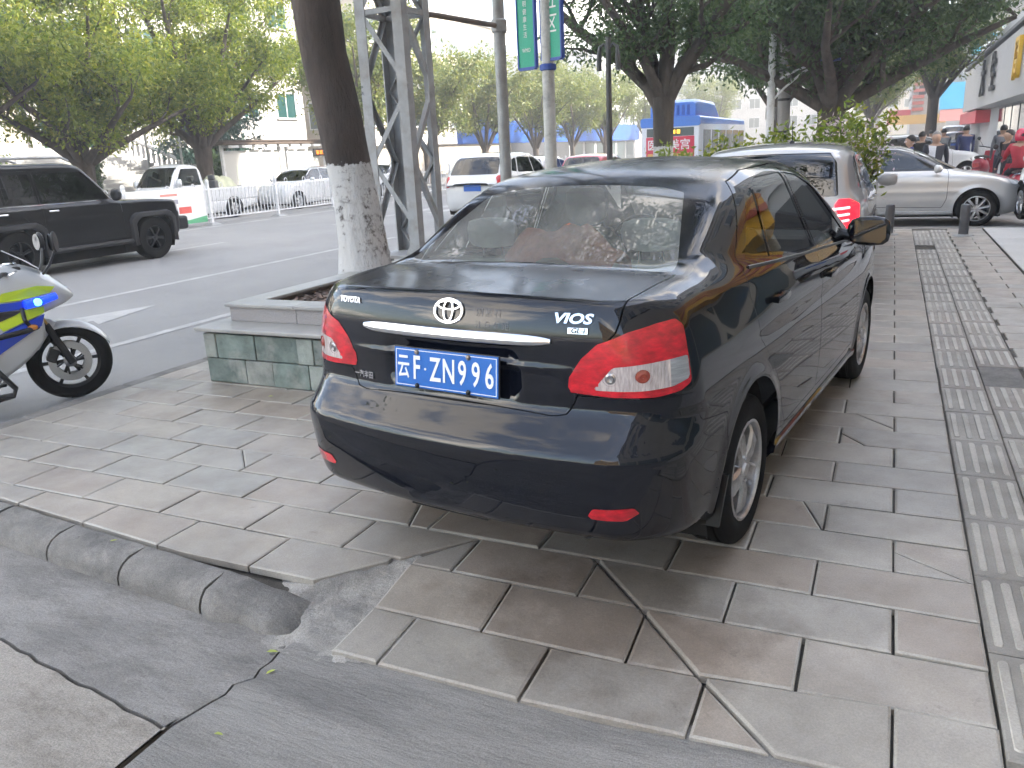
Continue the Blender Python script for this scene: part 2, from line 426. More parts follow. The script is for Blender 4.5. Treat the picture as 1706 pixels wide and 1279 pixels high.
def wheel(name, parent, loc, side, r=0.30, w=0.19, rim_r=0.20, spokes=5, rim=None, style='five'):
    """a wheel with tyre, alloy rim and hub; SIDE = +1 faces +y"""
    rim = rim or M['alloy']
    root = bpy.data.objects.new(name, None); col.objects.link(root); root.parent = parent; root.location = loc
    root.rotation_euler = (0, random.uniform(0, 6), 0 if side > 0 else math.pi)
    h = w/2; b = MB()
    prof = [(rim_r, -h*0.86), (rim_r+0.012, -h*0.95), (rim_r+(r-rim_r)*0.5, -h*1.02), (r-0.022, -h*0.94), (r-0.006, -h*0.80), (r, -h*0.62)]
    for g in (-0.45, 0.0, 0.45): prof += [(r, g*h-0.012*0.6), (r-0.007, g*h-0.006*0.6), (r-0.007, g*h+0.006*0.6), (r, g*h+0.012*0.6)]
    prof += [(r, h*0.62), (r-0.006, h*0.80), (r-0.022, h*0.94), (rim_r+(r-rim_r)*0.5, h*1.02), (rim_r+0.012, h*0.95), (rim_r, h*0.86)]
    b.lathe(prof, 48, 'Y'); b.build('tyre', M['rubber'], root, True, 30)
    b = MB()
    b.lathe([(rim_r+0.004, h*0.93), (rim_r-0.006, h*0.95), (rim_r-0.012, h*0.86), (rim_r-0.018, h*0.2), (rim_r-0.03, -h*0.8), (rim_r+0.004, -h*0.93)], 48, 'Y')
    ro = b.build('rim', rim, root, True, 30)
    yo = h*0.80
    for k in range(spokes):
        a = 2*math.pi*k/spokes; b = MB()
        w0, w1 = (0.036, 0.052) if style == 'five' else (0.018, 0.024)
        def pt(rr, ww, dy): return (rr*math.cos(a)-ww*math.sin(a), yo+dy, rr*math.sin(a)+ww*math.cos(a))
        rings = []
        for t in (0.0, 0.35, 0.75, 1.0):
            rr = 0.03+(rim_r-0.038)*t; ww = w0+(w1-w0)*t*t; bul = 0.012*math.sin(math.pi*t)-0.012*(t > .9)
            rings.append([pt(rr, -ww, bul-0.012), pt(rr, -ww*0.75, bul), pt(rr, -ww*0.2, bul-0.006), pt(rr, ww*0.2, bul-0.006), pt(rr, ww*0.75, bul), pt(rr, ww, bul-0.012), pt(rr, ww, bul-0.045), pt(rr, -ww, bul-0.045)])
        b.loft(rings); b.build('spoke', rim, root, True, 25)
    b = MB(); b.lathe([(0.0001, yo+0.012), (0.024, yo+0.010), (0.028, yo), (0.062, yo-0.006), (0.068, yo-0.02), (0.068, yo-0.05)], 24, 'Y'); b.build('hub', rim, root, True, 30)
    for k in range(4 if r < .33 else 0):
        b = MB(); a = 2*math.pi*(k+.5)/4; c = (0.045*math.cos(a), yo-0.002, 0.045*math.sin(a)); b.cyl(c, (c[0], yo+0.008, c[2]), 0.009, n=6)
        b.build('wheel_nut', M['chrome'], root)
    b = MB(); b.lathe([(0.02, -h*0.3), (0.13, -h*0.3), (0.13, -h*0.3+0.02), (0.02, -h*0.3+0.02)], 32, 'Y', closed=True); b.build('brake_disc', M['dark_alloy'], root, True, 30)
    return root

def arch_liner(parent, loc, r, w, side):
    b = MB(); n = 20; ring0, ring1, ring2 = [], [], []
    for k in range(n+1):
        a = R(-25)+R(230)*k/n; c, s_ = math.cos(a), math.sin(a)
        ring0.append((r*c, 0.02*side, r*s_)); ring1.append(((r+.03)*c, -w*side, (r+.03)*s_)); ring2.append((0.02*c, -w*side, 0.02*s_))
    b.loft([ring0, ring1, ring2], close=False)
    return b.build('wheel_arch_liner', M['under'], parent, True, 40, loc=loc)
# ------------------------------------------------------------------ the black sedan on the sidewalk
VIOS = dict(
    Wp=[(-1.0, .72), (-.8, .78), (-.5, .824), (0, .838), (.6, .845), (1.5, .845), (2.3, .84), (2.8, .82), (3.2, .74), (3.4, .64)],
    inset=[(.15, .06), (.25, .03), (.4, .008), (.58, 0), (.72, .003), (.84, .016), (.94, .04), (1.02, .075), (1.12, .14), (1.2, .22)],
    T=[(-1.0, 1.06), (-.80, 1.078), (-.66, 1.088), (-.3, 1.112), (0, 1.09), (.8, 1.04), (1.8, .985), (2.2, .99), (2.6, .945), (3.0, .86), (3.2, .76), (3.35, .66)],
    xr=[(.15, -.74), (.24, -.815), (.36, -.866), (.50, -.893), (.575, -.899), (.603, -.893), (.63, -.872), (.68, -.822), (.705, -.800), (.73, -.790), (.86, -.789), (.95, -.784), (1.02, -.771), (1.06, -.756), (1.09, -.738), (1.2, -.66)],
    xf=[(.15, 3.12), (.3, 3.28), (.5, 3.33), (.7, 3.30), (.85, 3.22), (1.0, 3.1)],
    P=[(-.80, .86), (-.45, 1.032), (-.30, 1.108), (0, 1.262), (.24, 1.376), (.42, 1.432), (.7, 1.464), (1.0, 1.476), (1.3, 1.464), (1.55, 1.42), (1.8, 1.31), (2.4, 1.0), (2.8, .80)],
    taper=[(-.8, .22), (-.4, .125), (-.1, .055), (.3, .01), (.7, 0), (1.5, 0), (2.0, .02), (2.5, .09)],
    wg=.785, tumble=.44, zbelt=1.05, kr=.15, kf=.3, rc=.18, rf=.22, rt=.05, rtr=.018, dents=[(.30, .728, .925, .014, .05)], crown=.03, rg=.085, gcrown=.045, kg=.07, zb=[(-1, .295), (-.6, .275), (-.25, .21), (2.8, .2), (3.4, .25)],
    arches=[(0, .31, .362), (2.55, .31, .355)], flare=.010, bounds=(-.98, 3.42, .92, .12, 1.52))

def make_vios(root):
    B = Body(VIOS); V, T = B.nets(0.016); lab = np.zeros(len(T), int)
    V, T, lab = split(V, T, lab, lambda V: V[:, 1], 99); k = lab != 99; T, lab = T[k], lab[k]
    s = lambda V: V[:, 0]+V[:, 1]                       # runs round the rear corner
    t = lambda V: V[:, 0]+V[:, 2]                       # runs over deck and tail
    x, y, z = (lambda V: V[:, 0]), (lambda V: V[:, 1]), (lambda V: V[:, 2])
    side = lambda V: np.where(V[:, 1] > .40, -9.0, 9.0)
    def cut(f, new, only=None):
        nonlocal V, T, lab; V, T, lab = split(V, T, lab, f, new, only)
    for cx in (0, 2.55): cut(lambda V: np.maximum(np.hypot(V[:, 0]-cx, V[:, 2]-.31)-.36, .42-V[:, 1]), 99)
    # rear screen
    rs = poly_sd([(-.9, .835), (.628, .835), (.612, .95), (.49, 1.60), (.40, 1.632), (-.9, 1.648)], .022)
    top = lambda V: np.where((V[:, 2] > 1.06) & (V[:, 0] < .6), -9.0, 9.0)
    cut(lambda V: np.maximum(rs(V[:, 1], t(V)), top(V)), 10, [0])
    rs2 = poly_sd([(-.9, .862), (.585, .860), (.572, .95), (.445, 1.57), (.36, 1.605), (-.9, 1.622)], .02)
    cut(lambda V: rs2(V[:, 1], t(V)), 11, [10])
    # side glass
    sill = lambda X: 1.088-.055*X
    dlo = poly_sd([(.10, sill(.10)+.01), (.40, 1.335), (.60, 1.385), (1.05, 1.402), (1.33, 1.382), (1.55, 1.31), (1.98, sill(1.98)+.02), (1.9, sill(1.9)), (1.0, sill(1.0)), (.2, sill(.2))], .015)
    cut(lambda V: np.maximum(dlo(x(V), z(V)), side(V)), 20, [0])
    pa = poly_sd([(.44, sill(.44)+.016), (.555, 1.345), (.66, 1.372), (1.045, 1.378), (1.075, sill(1.05)+.014)], .008)
    pq = poly_sd([(.15, sill(.15)+.018), (.42, 1.318), (.52, 1.338), (.405, sill(.40)+.016)], .006)
    pf = poly_sd([(1.15, sill(1.15)+.014), (1.125, 1.374), (1.32, 1.352), (1.52, 1.28), (1.88, sill(1.88)+.03), (1.85, sill(1.85)+.014)], .008)
    for i, pl in ((21, pa), (22, pq), (23, pf)): cut(lambda V: np.maximum(pl(x(V), z(V)), side(V)), i, [20])
    # tail lamps (outline on the coordinate round the corner), inner clear field
    lamp = poly_sd([(-.30, .790), (-.295, .83), (-.25, .888), (-.19, .935), (-.07, .972), (.06, .992), (.160, .999), (.194, .980), (.197, .93), (.206, .85), (.212, .815), (.16, .795), (.04, .783), (-.15, .783)], .008)
    rear_only = lambda V: np.where((V[:, 0] < -.2) & (V[:, 1] > .30), -9.0, 9.0)
    cut(lambda V: np.maximum(lamp(s(V), z(V)), rear_only(V)), 30, [0])
    clear = poly_sd([(-.20, .800), (-.135, .866), (.05, .880), (.15, .886), (.200, .888), (.206, .828), (.12, .810), (0, .803)], .006)
    cut(lambda V: np.maximum(clear(s(V), z(V)), rear_only(V)), 31, [30])
    cut(lambda V: .112-s(V), 32, [31])
    # boot lid
    lid = poly_sd([(-.9, -.078), (.40, -.078), (.445, -.06), (.475, .0), (.50, .09), (.565, .20), (.600, .255), (.610, .31), (.612, .42), (.628, .78), (.62, .835), (-.9, .835)], .0)
    behind = lambda V: np.where((V[:, 0] < .1) & (V[:, 2] > .6), -9.0, 9.0)
    cut(lambda V: np.maximum(lid(y(V), t(V)), behind(V))-.0035, 41, [0])
    cut(lambda V: np.maximum(lid(y(V), t(V)), behind(V))+.0015, 40, [41])
    # rear bumper: below the lamps and the lid, back to the wheel arch
    bump = lambda V: np.maximum(V[:, 2]-np.interp(V[:, 0]+V[:, 1], [-.9, -.36, -.31, .235, .28, .6], [.712, .712, .772, .772, .67, .62]), V[:, 0]+.34-(V[:, 2]-.3)*.12)
    cut(lambda V: bump(V)-.0015, 51, [0]); cut(lambda V: bump(V)+.0015, 50, [51])
    refl = poly_sd([(-.28, .392), (-.265, .424), (-.10, .432), (-.075, .418), (-.13, .392)], .004)
    cut(lambda V: np.maximum(refl(s(V), z(V)), rear_only(V)), 52, [50])
    # doors
    rd = poly_sd([(.075, 1.12), (.40, 1.375), (.62, 1.412), (1.085, 1.425), (1.115, 1.03), (1.12, .36), (1.10, .335), (.52, .335), (.44, .42), (.36, .56), (.24, .68), (.10, .80), (.03, .98)], .0)
    fd = poly_sd([(1.092, 1.425), (1.36, 1.405), (1.60, 1.32), (2.02, 1.05), (2.13, .98), (2.13, .60), (2.08, .34), (1.13, .335), (1.127, 1.0)], .0)
    for pl, a_, b_ in ((rd, 60, 61), (fd, 62, 63)):
        cut(lambda V: np.maximum(pl(x(V), z(V)), side(V))-.0015, b_, [0, 20]); cut(lambda V: np.maximum(pl(x(V), z(V)), side(V))+.002, a_, [b_])
    hood = poly_sd([(-.9, 3.25), (.3, 3.2), (.62, 3.0), (.66, 2.3), (.5, 2.2), (-.9, 2.3)])
    fr = poly_sd([(2.98, .60), (3.2, .74), (3.5, .72), (3.5, .56), (3.1, .55)], .01)
    cut(lambda V: np.maximum(fr(x(V), z(V)), .45-V[:, 1]), 70, [0])
    ws = poly_sd([(-.9, 2.6), (.72, 2.6), (.58, 1.62), (-.9, 1.60)])   # windscreen in (y, x)
    cut(lambda V: np.maximum(ws(V[:, 1], V[:, 0]+(V[:, 2]-1.4)*0), np.where(V[:, 2] > 1.03, -9., 9.)), 12, [0])
    k = lab != 99; T, lab = T[k], lab[k]
    paint = M['vios_paint']; G = M['gap']
    pan = lambda n, w, m, sides=(1, -1), push=0.0, par=root: panel_obj(B, n, V, T, lab, w, m, par, sides, push)
    pan('body_shell', [0], paint); pan('boot_lid', [40], paint); pan('rear_bumper', [50], paint)
    pan('shut_line', [41, 51, 61, 63], G, push=-.006)
    w_ = pan('rear_window', [11], M['dusty_glass']); pan('window_border', [10], M['frit'], par=root)
    pan('windscreen', [12], M['glass'])
    for sd_ in (1, -1):
        d = pan('rear_door', [60], paint, (sd_,)); d2 = pan('front_door', [62], paint, (sd_,))
        pan('window_frame', [20], M['satin'], (sd_,), -.003)
        for w in (21, 22, 23): pan('side_window', [w], M['glass'], (sd_,), -.004)
        l = pan('tail_lamp', [30], M['red_lens'], (sd_,), .002)
        pan('clear_lens', [31], M['clear_lens'], (sd_,), .001, l); pan('ribbed_lens', [32], M['ribbed_lens'], (sd_,), .001, l)
        pan('reflector', [52], M['red_lens'], (sd_,), .002); pan('headlamp', [70], M['clear_lens'], (sd_,), .002)
        # bulbs seen through the clear field
        for yy, zz, r_ in ((.59, .835, .024), (.685, .838, .028)):
            xx = B.surf_x(yy, zz); b = MB(); b.lathe([(0.001, -.002), (r_*.45, -.004), (r_*.5, .0), (r_, .004), (r_*1.02, .0)], 20, 'X')
            n = B.normals(np.array([[xx, yy, zz]]))[0]
            o = b.build('bulb', M['bulb_red'] if yy > .65 else M['bulb_grey'], l, True, loc=(xx-.003, yy*sd_, zz)); o.rotation_euler = (0, 0, math.atan2(n[1]*sd_, n[0])+math.pi)
        # door handles and mirror
        for hx, hz in ((.34, .925), (1.28, .885)):
            b = MB(); yy = B.surf_y(hx, hz)
            b.loft([[(hx+dx, (B.surf_y(hx+dx, hz)+o_)*sd_, hz+dz) for o_, dz in ((.004, .012), (.026+.006*math.sin(3.14*q), .014), (.030+.006*math.sin(3.14*q), 0), (.026+.006*math.sin(3.14*q), -.014), (.004, -.012))] for q, dx in ((0, -.085), (.15, -.07), (.5, 0), (.85, .07), (1, .085))])
            b.build('door_handle', M['vios_trim'], d if hx < 1 else d2, True, 50)
            b = MB(); b.lathe([(.001, .001), (.028, .0005), (.034, -.001)], 20, 'Y'); o = b.build('handle_recess', M['gap'], d if hx < 1 else d2, loc=(hx+.02, (yy+.0015)*sd_, hz-.012)); o.scale = (1.7, 1, .9)
        mb = MB(); rings = []
        for q, (ox, sx, sz) in enumerate(((.00, .02, .03), (.02, .05, .06), (.06, .066, .076), (.13, .07, .08), (.185, .064, .073), (.212, .045, .054), (.22, .018, .022))):
            yy = .81+ox
            rings.append([(1.85+sx*(.9*math.cos(a) if math.cos(a) > 0 else .45*math.cos(a))-.10*ox, yy*sd_, 1.03+sz*math.copysign(abs(math.sin(a))**.75, math.sin(a))) for a in np.linspace(0, 2*math.pi, 20, endpoint=False)])
        mb.loft(rings); mi = mb.build('door_mirror', paint, root, True, 60)
        gb = MB(); gb.add([(1.815-.10*(yy-.81), yy*sd_, zz) for yy, zz in ((.85, .975), (.985, .968), (1.012, .995), (1.012, 1.07), (.985, 1.092), (.85, 1.09))], [(0, 1, 2, 3, 4, 5)])
        gb.build('mirror_glass', M['mirror'], mi)
        b = MB(); b.tube([(1.87, .74*sd_, 1.02), (1.86, .83*sd_, 1.0)], [.03, .028], 10); b.build('mirror_arm', M['satin'], root, True)
        # bright sill line under the glass and black sill
        b = MB(); pth = [(X, (B.surf_y(X, sill(X)-.012)+.002)*sd_, sill(X)-.012) for X in np.linspace(.12, 1.92, 24)]
        b.loft([[(p[0], p[1]-.004*sd_, p[2]-.007), (p[0], p[1]+.003*sd_, p[2]-.006), (p[0], p[1]+.003*sd_, p[2]+.006), (p[0], p[1]-.004*sd_, p[2]+.007)] for p in pth]); b.build('window_trim', M['satin'], root, True, 40)
        b = MB(); pth = [(X, (B.surf_y(X, .27)+.004)*sd_, .275) for X in np.linspace(.36, 2.2, 20)]
        b.loft([[(p[0], p[1]-.03*sd_, p[2]-.045), (p[0], p[1], p[2]-.03), (p[0], p[1]+.006*sd_, p[2]), (p[0], p[1]-.02*sd_, p[2]+.022)] for p in pth]); b.build('side_sill', paint, root, True, 40)
        # mud flap behind the rear wheel
        b = MB(); b.loft([[(-.30-.02*q, (.70+.0*q)*sd_, .40-.12*q) , (-.31-.02*q, (.845-.012*q)*sd_, .40-.12*q), (-.325-.02*q, (.845-.012*q)*sd_, .40-.12*q), (-.325-.02*q, .70*sd_, .40-.12*q)] for q in (0, .5, 1, 1.6)]); b.build('mud_flap', M['satin'], root, True, 50)
        for cx in (0, 2.55):
            arch_liner(root, (cx, .76*sd_, .31), .37, .28, sd_)
            w = wheel('wheel', root, (cx, .735*sd_, .298), sd_, .298, .186, .197)
    # chrome bar above the plate, with finger recess
    b = MB(); rings = []
    for yy in np.linspace(-.395, .395, 33):
        e = 1-(abs(yy)/.40)**8; xx = B.surf_x(abs(yy), .945); h = .0215*(.35+.65*e); d = .026*(.3+.7*e); zc = .944
        rings.append([(xx+.01, yy, zc-h), (xx-d*.6, yy, zc-h), (xx-d, yy, zc-h*.45), (xx-d, yy, zc+h*.2), (xx-d*.55, yy, zc+h), (xx+.01, yy, zc+h)])
    b.loft(rings); b.build('chrome_bar', M['chrome'], root, True, 50)
    # number plate
    px, pz = -.812, .817; tilt = .10
    fr_ = frame((px, 0, pz), (0, -1, 0), (tilt, 0, 1))
    pl = MB(); pl.prism([(-.22, -.07), (.22, -.07), (.22, .07), (-.22, .07)], -.001, .001, lambda u, v, h: fr_ @ Vector((u, v, h))); plate = pl.build('number_plate', M['plate_blue'], root, bevel=.0006)
    pl = MB(); pl.prism([(-.2235, -.0735), (.2235, -.0735), (.2235, .0735), (-.2235, .0735)], -.008, -.0015, lambda u, v, h: fr_ @ Vector((u, v, h))); pl.build('plate_holder', M['satin'], root, bevel=.003)
    pl = MB()
    for u0, u1, v0, v1 in ((-.214, .214, .0615, .064), (-.214, .214, -.064, -.0615), (-.214, -.2115, -.0615, .0615), (.2115, .214, -.0615, .0615)):
        pl.prism([(u0, v0), (u1, v0), (u1, v1), (u0, v1)], .0012, .0020, lambda u, v, h: fr_ @ Vector((u, v, h)))
    pl.build('plate_rim', M['plate_white'], plate)
    def ch(c, u, size, xs, bold=.0): text('plate_character', c, size, M['plate_white'], plate, .0016, fr_ @ Matrix.Translation((u, -.002, .0022)), bold=bold, xscale=xs)
    ch('云', -.180, .093, .60, .0010)
    for c, u in zip('FZN996', (-.122, -.040, .018, .075, .131, .186)): ch(c, u, .118, .62, .0016)
    b = MB(); b.lathe([(.001, .003), (.004, .002), (.0045, .0)], 12, 'Z'); o = b.build('plate_character', M['plate_white'], plate, True); o.matrix_local = fr_ @ Matrix.Translation((-.084, 0, .001))
    for u, v, m_ in ((-.12, .058, 'bolt'), (.10, .058, 'bolt'), (-.12, -.062, 'satin'), (.10, -.062, 'satin')):
        b = MB(); b.lathe([(.0008, .009), (.006, .008), (.009, .004), (.0095, .001)], 14, 'Z'); o = b.build('plate_bolt', M[m_], plate, True); o.matrix_local = fr_ @ Matrix.Translation((u, v, .001))
    # badges
    def badge(body_y, z_, off=.004):
        xx = B.surf_x(abs(body_y), z_); n = B.normals(np.array([[xx, abs(body_y), z_]]))[0]; n[1] *= math.copysign(1, body_y)
        ex = Vector((-n[1], n[0], 0)).normalized()
        if ex.y > 0: ex = -ex
        ey = Vector(n).cross(ex)
        return frame(Vector((xx, body_y, z_))+Vector(n)*off, ex, ey)
    text('badge_text', 'TOYOTA', .030, M['chrome'], root, .003, badge(.475, 1.028), bold=.0006, xscale=.92)
    text('badge_text', 'VIOS', .044, M['chrome'], root, .003, badge(-.462, 1.018), bold=.0014, xscale=1.38, shear=.25)
    g = badge(-.485, .982); bb = MB(); bb.prism([(-.034, -.0105), (.034, -.0105), (.034, .0105), (-.034, .0105)], -.001, .002, lambda u, v, h: g @ Vector((u, v, h))); bo = bb.build('badge', M['chrome'], root, bevel=.002)
    text('badge_text', 'GL-i', .022, M['satin'], bo, .0015, g @ Matrix.Translation((0, 0, .0028)), bold=.0006, xscale=1.2, shear=.15)
    text('badge_text', '一汽丰田', .030, M['chrome'], root, .003, badge(.415, .752), bold=.0005, xscale=.85)
    for i, tx in enumerate(('别亲看', '注意车距')):
        text('dust_writing', tx, .030, M['dust_line'], root, .0006, badge(-.165-.015*i, 1.022-.040*i, .0012), bold=-.0006, spacing=1.3)
    g = badge(-.006, 1.022, .003); eb = MB()
    def ell(rx, ry, cx, cy, w, n=40):
        rings = []
        for k in range(n+1):
            a = 2*math.pi*k/n; c, s_ = math.cos(a), math.sin(a); nx, ny = c/rx, s_/ry; q = math.hypot(nx, ny); nx, ny = nx/q, ny/q; p = (cx+rx*c, cy+ry*s_)
            rings.append([g @ Vector((p[0]+nx*dx, p[1]+ny*dx, h)) for dx, h in ((-w, 0), (-w*.6, .005), (w*.6, .005), (w, 0))])
        eb.loft(rings)
    ell(.058, .040, 0, 0, .0055); ell(.019, .036, 0, .001, .0042); ell(.045, .014, 0, .019, .0042)
    eb.build('emblem', M['chrome'], root, True, 50)
    # high-mounted details
    # chassis and cabin
    b = MB(); b.bx(-.40, 3.0, -.60, .60, .17, .24); b.bx(-.75, -.30, -.10, .25, .25, .34); b.build('floor_pan', M['under'], root)
    b = MB(); b.tube([(-.60, -.50, .30), (-.78, -.52, .31)], .022, 12); b.build('exhaust_pipe', M['dark_alloy'], root, True, 40)
    b = MB(); b.bx(-.44, .06, -.60, .60, 1.035, 1.06); b.build('parcel_shelf', M['cabin_grey'], root, bevel=.01)
    b = MB(); b.bx(.06, .20, -.62, .62, .55, 1.08); b.bx(.10, .62, -.62, .62, .42, .60); b.build('rear_seat', M['cabin_grey'], root, bevel=.05, seg=3)
    for yy in (-.38, .38):
        b = MB(); b.loft([[(.10+.05*c, yy+.125*s_*w_, 1.19+h) for c, s_ in [(math.cos(a), math.sin(a)) for a in np.linspace(0, 6.283, 14, endpoint=False)]] for h, w_ in ((-.062, .5), (-.055, .85), (-.03, 1.0), (.02, 1.05), (.05, .95), (.062, .6))]); b.build('headrest', M['headrest'], root, True)
        [MB().cyl((.10, yy+dy_, 1.06), (.10, yy+dy_, 1.14), .007).build('headrest_post', M['chrome'], root) for dy_ in (-.05, .05)]
        b = MB(); b.loft([[(x_+.06*c, yy+.23*s_*w_, h) for c, s_ in [(math.cos(a), math.sin(a)) for a in np.linspace(0, 6.283, 14, endpoint=False)]] for x_, h, w_ in ((1.20, .5, 1), (1.12, .8, 1.05), (1.06, 1.05, .85), (1.05, 1.12, .6))]); b.build('front_seat', M['seat_dark'], root, True)
        b = MB(); b.loft([[(1.03+.05*c, yy+.12*s_*w_, 1.24+h) for c, s_ in [(math.cos(a), math.sin(a)) for a in np.linspace(0, 6.283, 14, endpoint=False)]] for h, w_ in ((-.10, .6), (-.07, .95), (0, 1.05), (.07, .98), (.09, .7))]); b.build('headrest', M['seat_dark'], root, True)
    b = MB(); b.bx(1.85, 2.3, -.62, .62, .75, .99); b.build('dashboard', M['seat_dark'], root, bevel=.05)
    b = MB(); b.lathe([(.18, -.012), (.192, 0), (.18, .012), (.168, 0)], 28, 'Z', closed=True); o = b.build('steering_wheel', M['satin'], root, True, loc=(1.68, .36, .96)); o.rotation_euler = (0, R(-65), 0)
    return B

M['frit'] = mat('screen_border', (0.006, 0.006, 0.007), 0.12, spec=0.5)
M['vios_paint'] = mat('black_car_paint', (0.0016, 0.0030, 0.0080), 0.5, var=0.3, vscale=3, coat=1.0, spec=0.05, coat_ior=1.55)
M['vios_trim'] = mat('black_handle', (0.003, 0.0035, 0.005), 0.25, coat=1.0, spec=.1)
M['red_lens'] = mat('red_lens', (0.52, 0.006, 0.018), 0.18, coat=1.0, var=0.45, vscale=22, bump=0.12, bscale=160, stretch=(1, 1, 2.2))
M['clear_lens'] = mat('clear_lens', (0.66, 0.58, 0.56), 0.12, 0.35, coat=1.0, var=0.35, vscale=60, stretch=(1, 3, .4))
M['ribbed_lens'] = mat('ribbed_lens', (0.42, 0.43, 0.44), 0.3, 0.3, coat=1.0, var=0.3, vscale=30, stretch=(.3, .3, 3))
M['bulb_red'] = mat('bulb_amber', (0.30, 0.05, 0.03), 0.2, coat=1.0)
M['bulb_grey'] = mat('bulb_grey', (0.32, 0.31, 0.32), 0.15, 0.6)
M['plate_blue'] = mat('plate_blue', (0.008, 0.125, 0.47), 0.35, var=0.06, vscale=30)
M['plate_white'] = mat('plate_white', (0.82, 0.84, 0.86), 0.4)
M['bolt'] = mat('plate_bolt', (0.30, 0.25, 0.21), 0.4, 0.8)
M['mirror'] = mat('mirror_glass', (0.35, 0.37, 0.40), 0.02, 1.0)
M['dust_line'] = mat('dust_writing', (0.22, 0.22, 0.23), 0.9)
M['cabin_grey'] = mat('cabin_grey', (0.52, 0.53, 0.46), 0.85, var=0.2, vscale=8)
M['headrest'] = mat('headrest_grey', (0.62, 0.62, 0.59), 0.8, var=0.1, vscale=10)
M['seat_dark'] = mat('seat_dark', (0.10, 0.10, 0.10), 0.85)

# dust settled on the upward faces dulls the paint
_m = M['vios_paint']; _N, _L = _m.node_tree.nodes, _m.node_tree.links; _b = _N['Principled BSDF']
_g = _N.new('ShaderNodeNewGeometry'); _sx = _N.new('ShaderNodeSeparateXYZ'); _L.new(_g.outputs['Normal'], _sx.inputs[0])
_mr = _N.new('ShaderNodeMapRange'); _mr.inputs[1].default_value = .88; _mr.inputs[2].default_value = 1.0; _L.new(_sx.outputs['Z'], _mr.inputs[0])
_tc = _N.new('ShaderNodeTexCoord'); _no = _N.new('ShaderNodeTexNoise'); _no.inputs['Scale'].default_value = 5; _no.inputs['Detail'].default_value = 8; _L.new(_tc.outputs['Object'], _no.inputs['Vector'])
_mu = _N.new('ShaderNodeMath'); _mu.operation = 'MULTIPLY'; _L.new(_mr.outputs[0], _mu.inputs[0]); _L.new(_no.outputs['Fac'], _mu.inputs[1])
_mx = _N.new('ShaderNodeMix'); _mx.data_type = 'RGBA'; _L.new(_mu.outputs[0], _mx.inputs[0]); _L.new(_b.inputs['Base Color'].links[0].from_socket, _mx.inputs[6]); _mx.inputs[7].default_value = (.045, .045, .042, 1); _L.new(_mx.outputs[2], _b.inputs['Base Color'])
_ma = _N.new('ShaderNodeMath'); _ma.operation = 'MULTIPLY_ADD'; _L.new(_mu.outputs[0], _ma.inputs[0]); _ma.inputs[1].default_value = .34; _ma.inputs[2].default_value = .025; _L.new(_ma.outputs[0], _b.inputs['Coat Roughness'])
_mb = _N.new('ShaderNodeMath'); _mb.operation = 'MULTIPLY_ADD'; _L.new(_mu.outputs[0], _mb.inputs[0]); _mb.inputs[1].default_value = -.75; _mb.inputs[2].default_value = 1.0; _L.new(_mb.outputs[0], _b.inputs['Coat Weight'])
VIOS_LOC, VIOS_YAW = (-1.2419, 3.1270, 0.0), 0.130649
vios = empty('sedan_car', VIOS_LOC, math.pi/2-VIOS_YAW, 'dusty black four-door sedan with blue number plate parked on the sidewalk slabs', 'car')
VB = make_vios(vios)
# crumpled cloth on the parcel shelf: a thing of its own
def crumple(name, c, sx, sy, h, m, seed):
    rnd = np.random.RandomState(seed); n = 26; u = np.linspace(-1, 1, n); gx, gy = np.meshgrid(u, u, indexing='ij')
    z = np.zeros_like(gx)
    for k in range(9):
        a, ph = rnd.uniform(0, 6.28), rnd.uniform(0, 6.28); fr = rnd.uniform(2, 7)
        z += np.abs(np.sin((gx*np.cos(a)+gy*np.sin(a))*fr+ph))/(1+fr*.4)
    rr = np.sqrt(gx**2+gy**2); env = np.clip(1.15-rr**2*.9, 0, 1); z = z/z.max()*h*env**.6+h*.35*env
    V = np.stack([c[0]+gx*sx*(1+.12*np.sin(3*gy)), c[1]+gy*sy*(1+.15*np.sin(2.3*gx+1)), c[2]+z], -1).reshape(-1, 3)
    i = np.arange(n*n).reshape(n, n); F = np.stack([i[:-1, :-1], i[1:, :-1], i[1:, 1:], i[:-1, 1:]], -1).reshape(-1, 4)
    return link(name, np_mesh(name, V, F, m))
M['orange_cloth'] = mat('orange_cloth', (0.50, 0.15, 0.085), 0.85, var=0.2, vscale=20, bump=0.3, bscale=300)
cl = crumple('cloth', (0, 0, 0), .12, .25, .15, M['orange_cloth'], 5)
cl.location = (vios.matrix_basis @ Matrix.Translation((.0, -.03, 1.055))).translation; cl.rotation_euler = vios.rotation_euler
tag(cl, 'crumpled orange-red cloth lying behind the rear window of the black sedan', 'cloth')
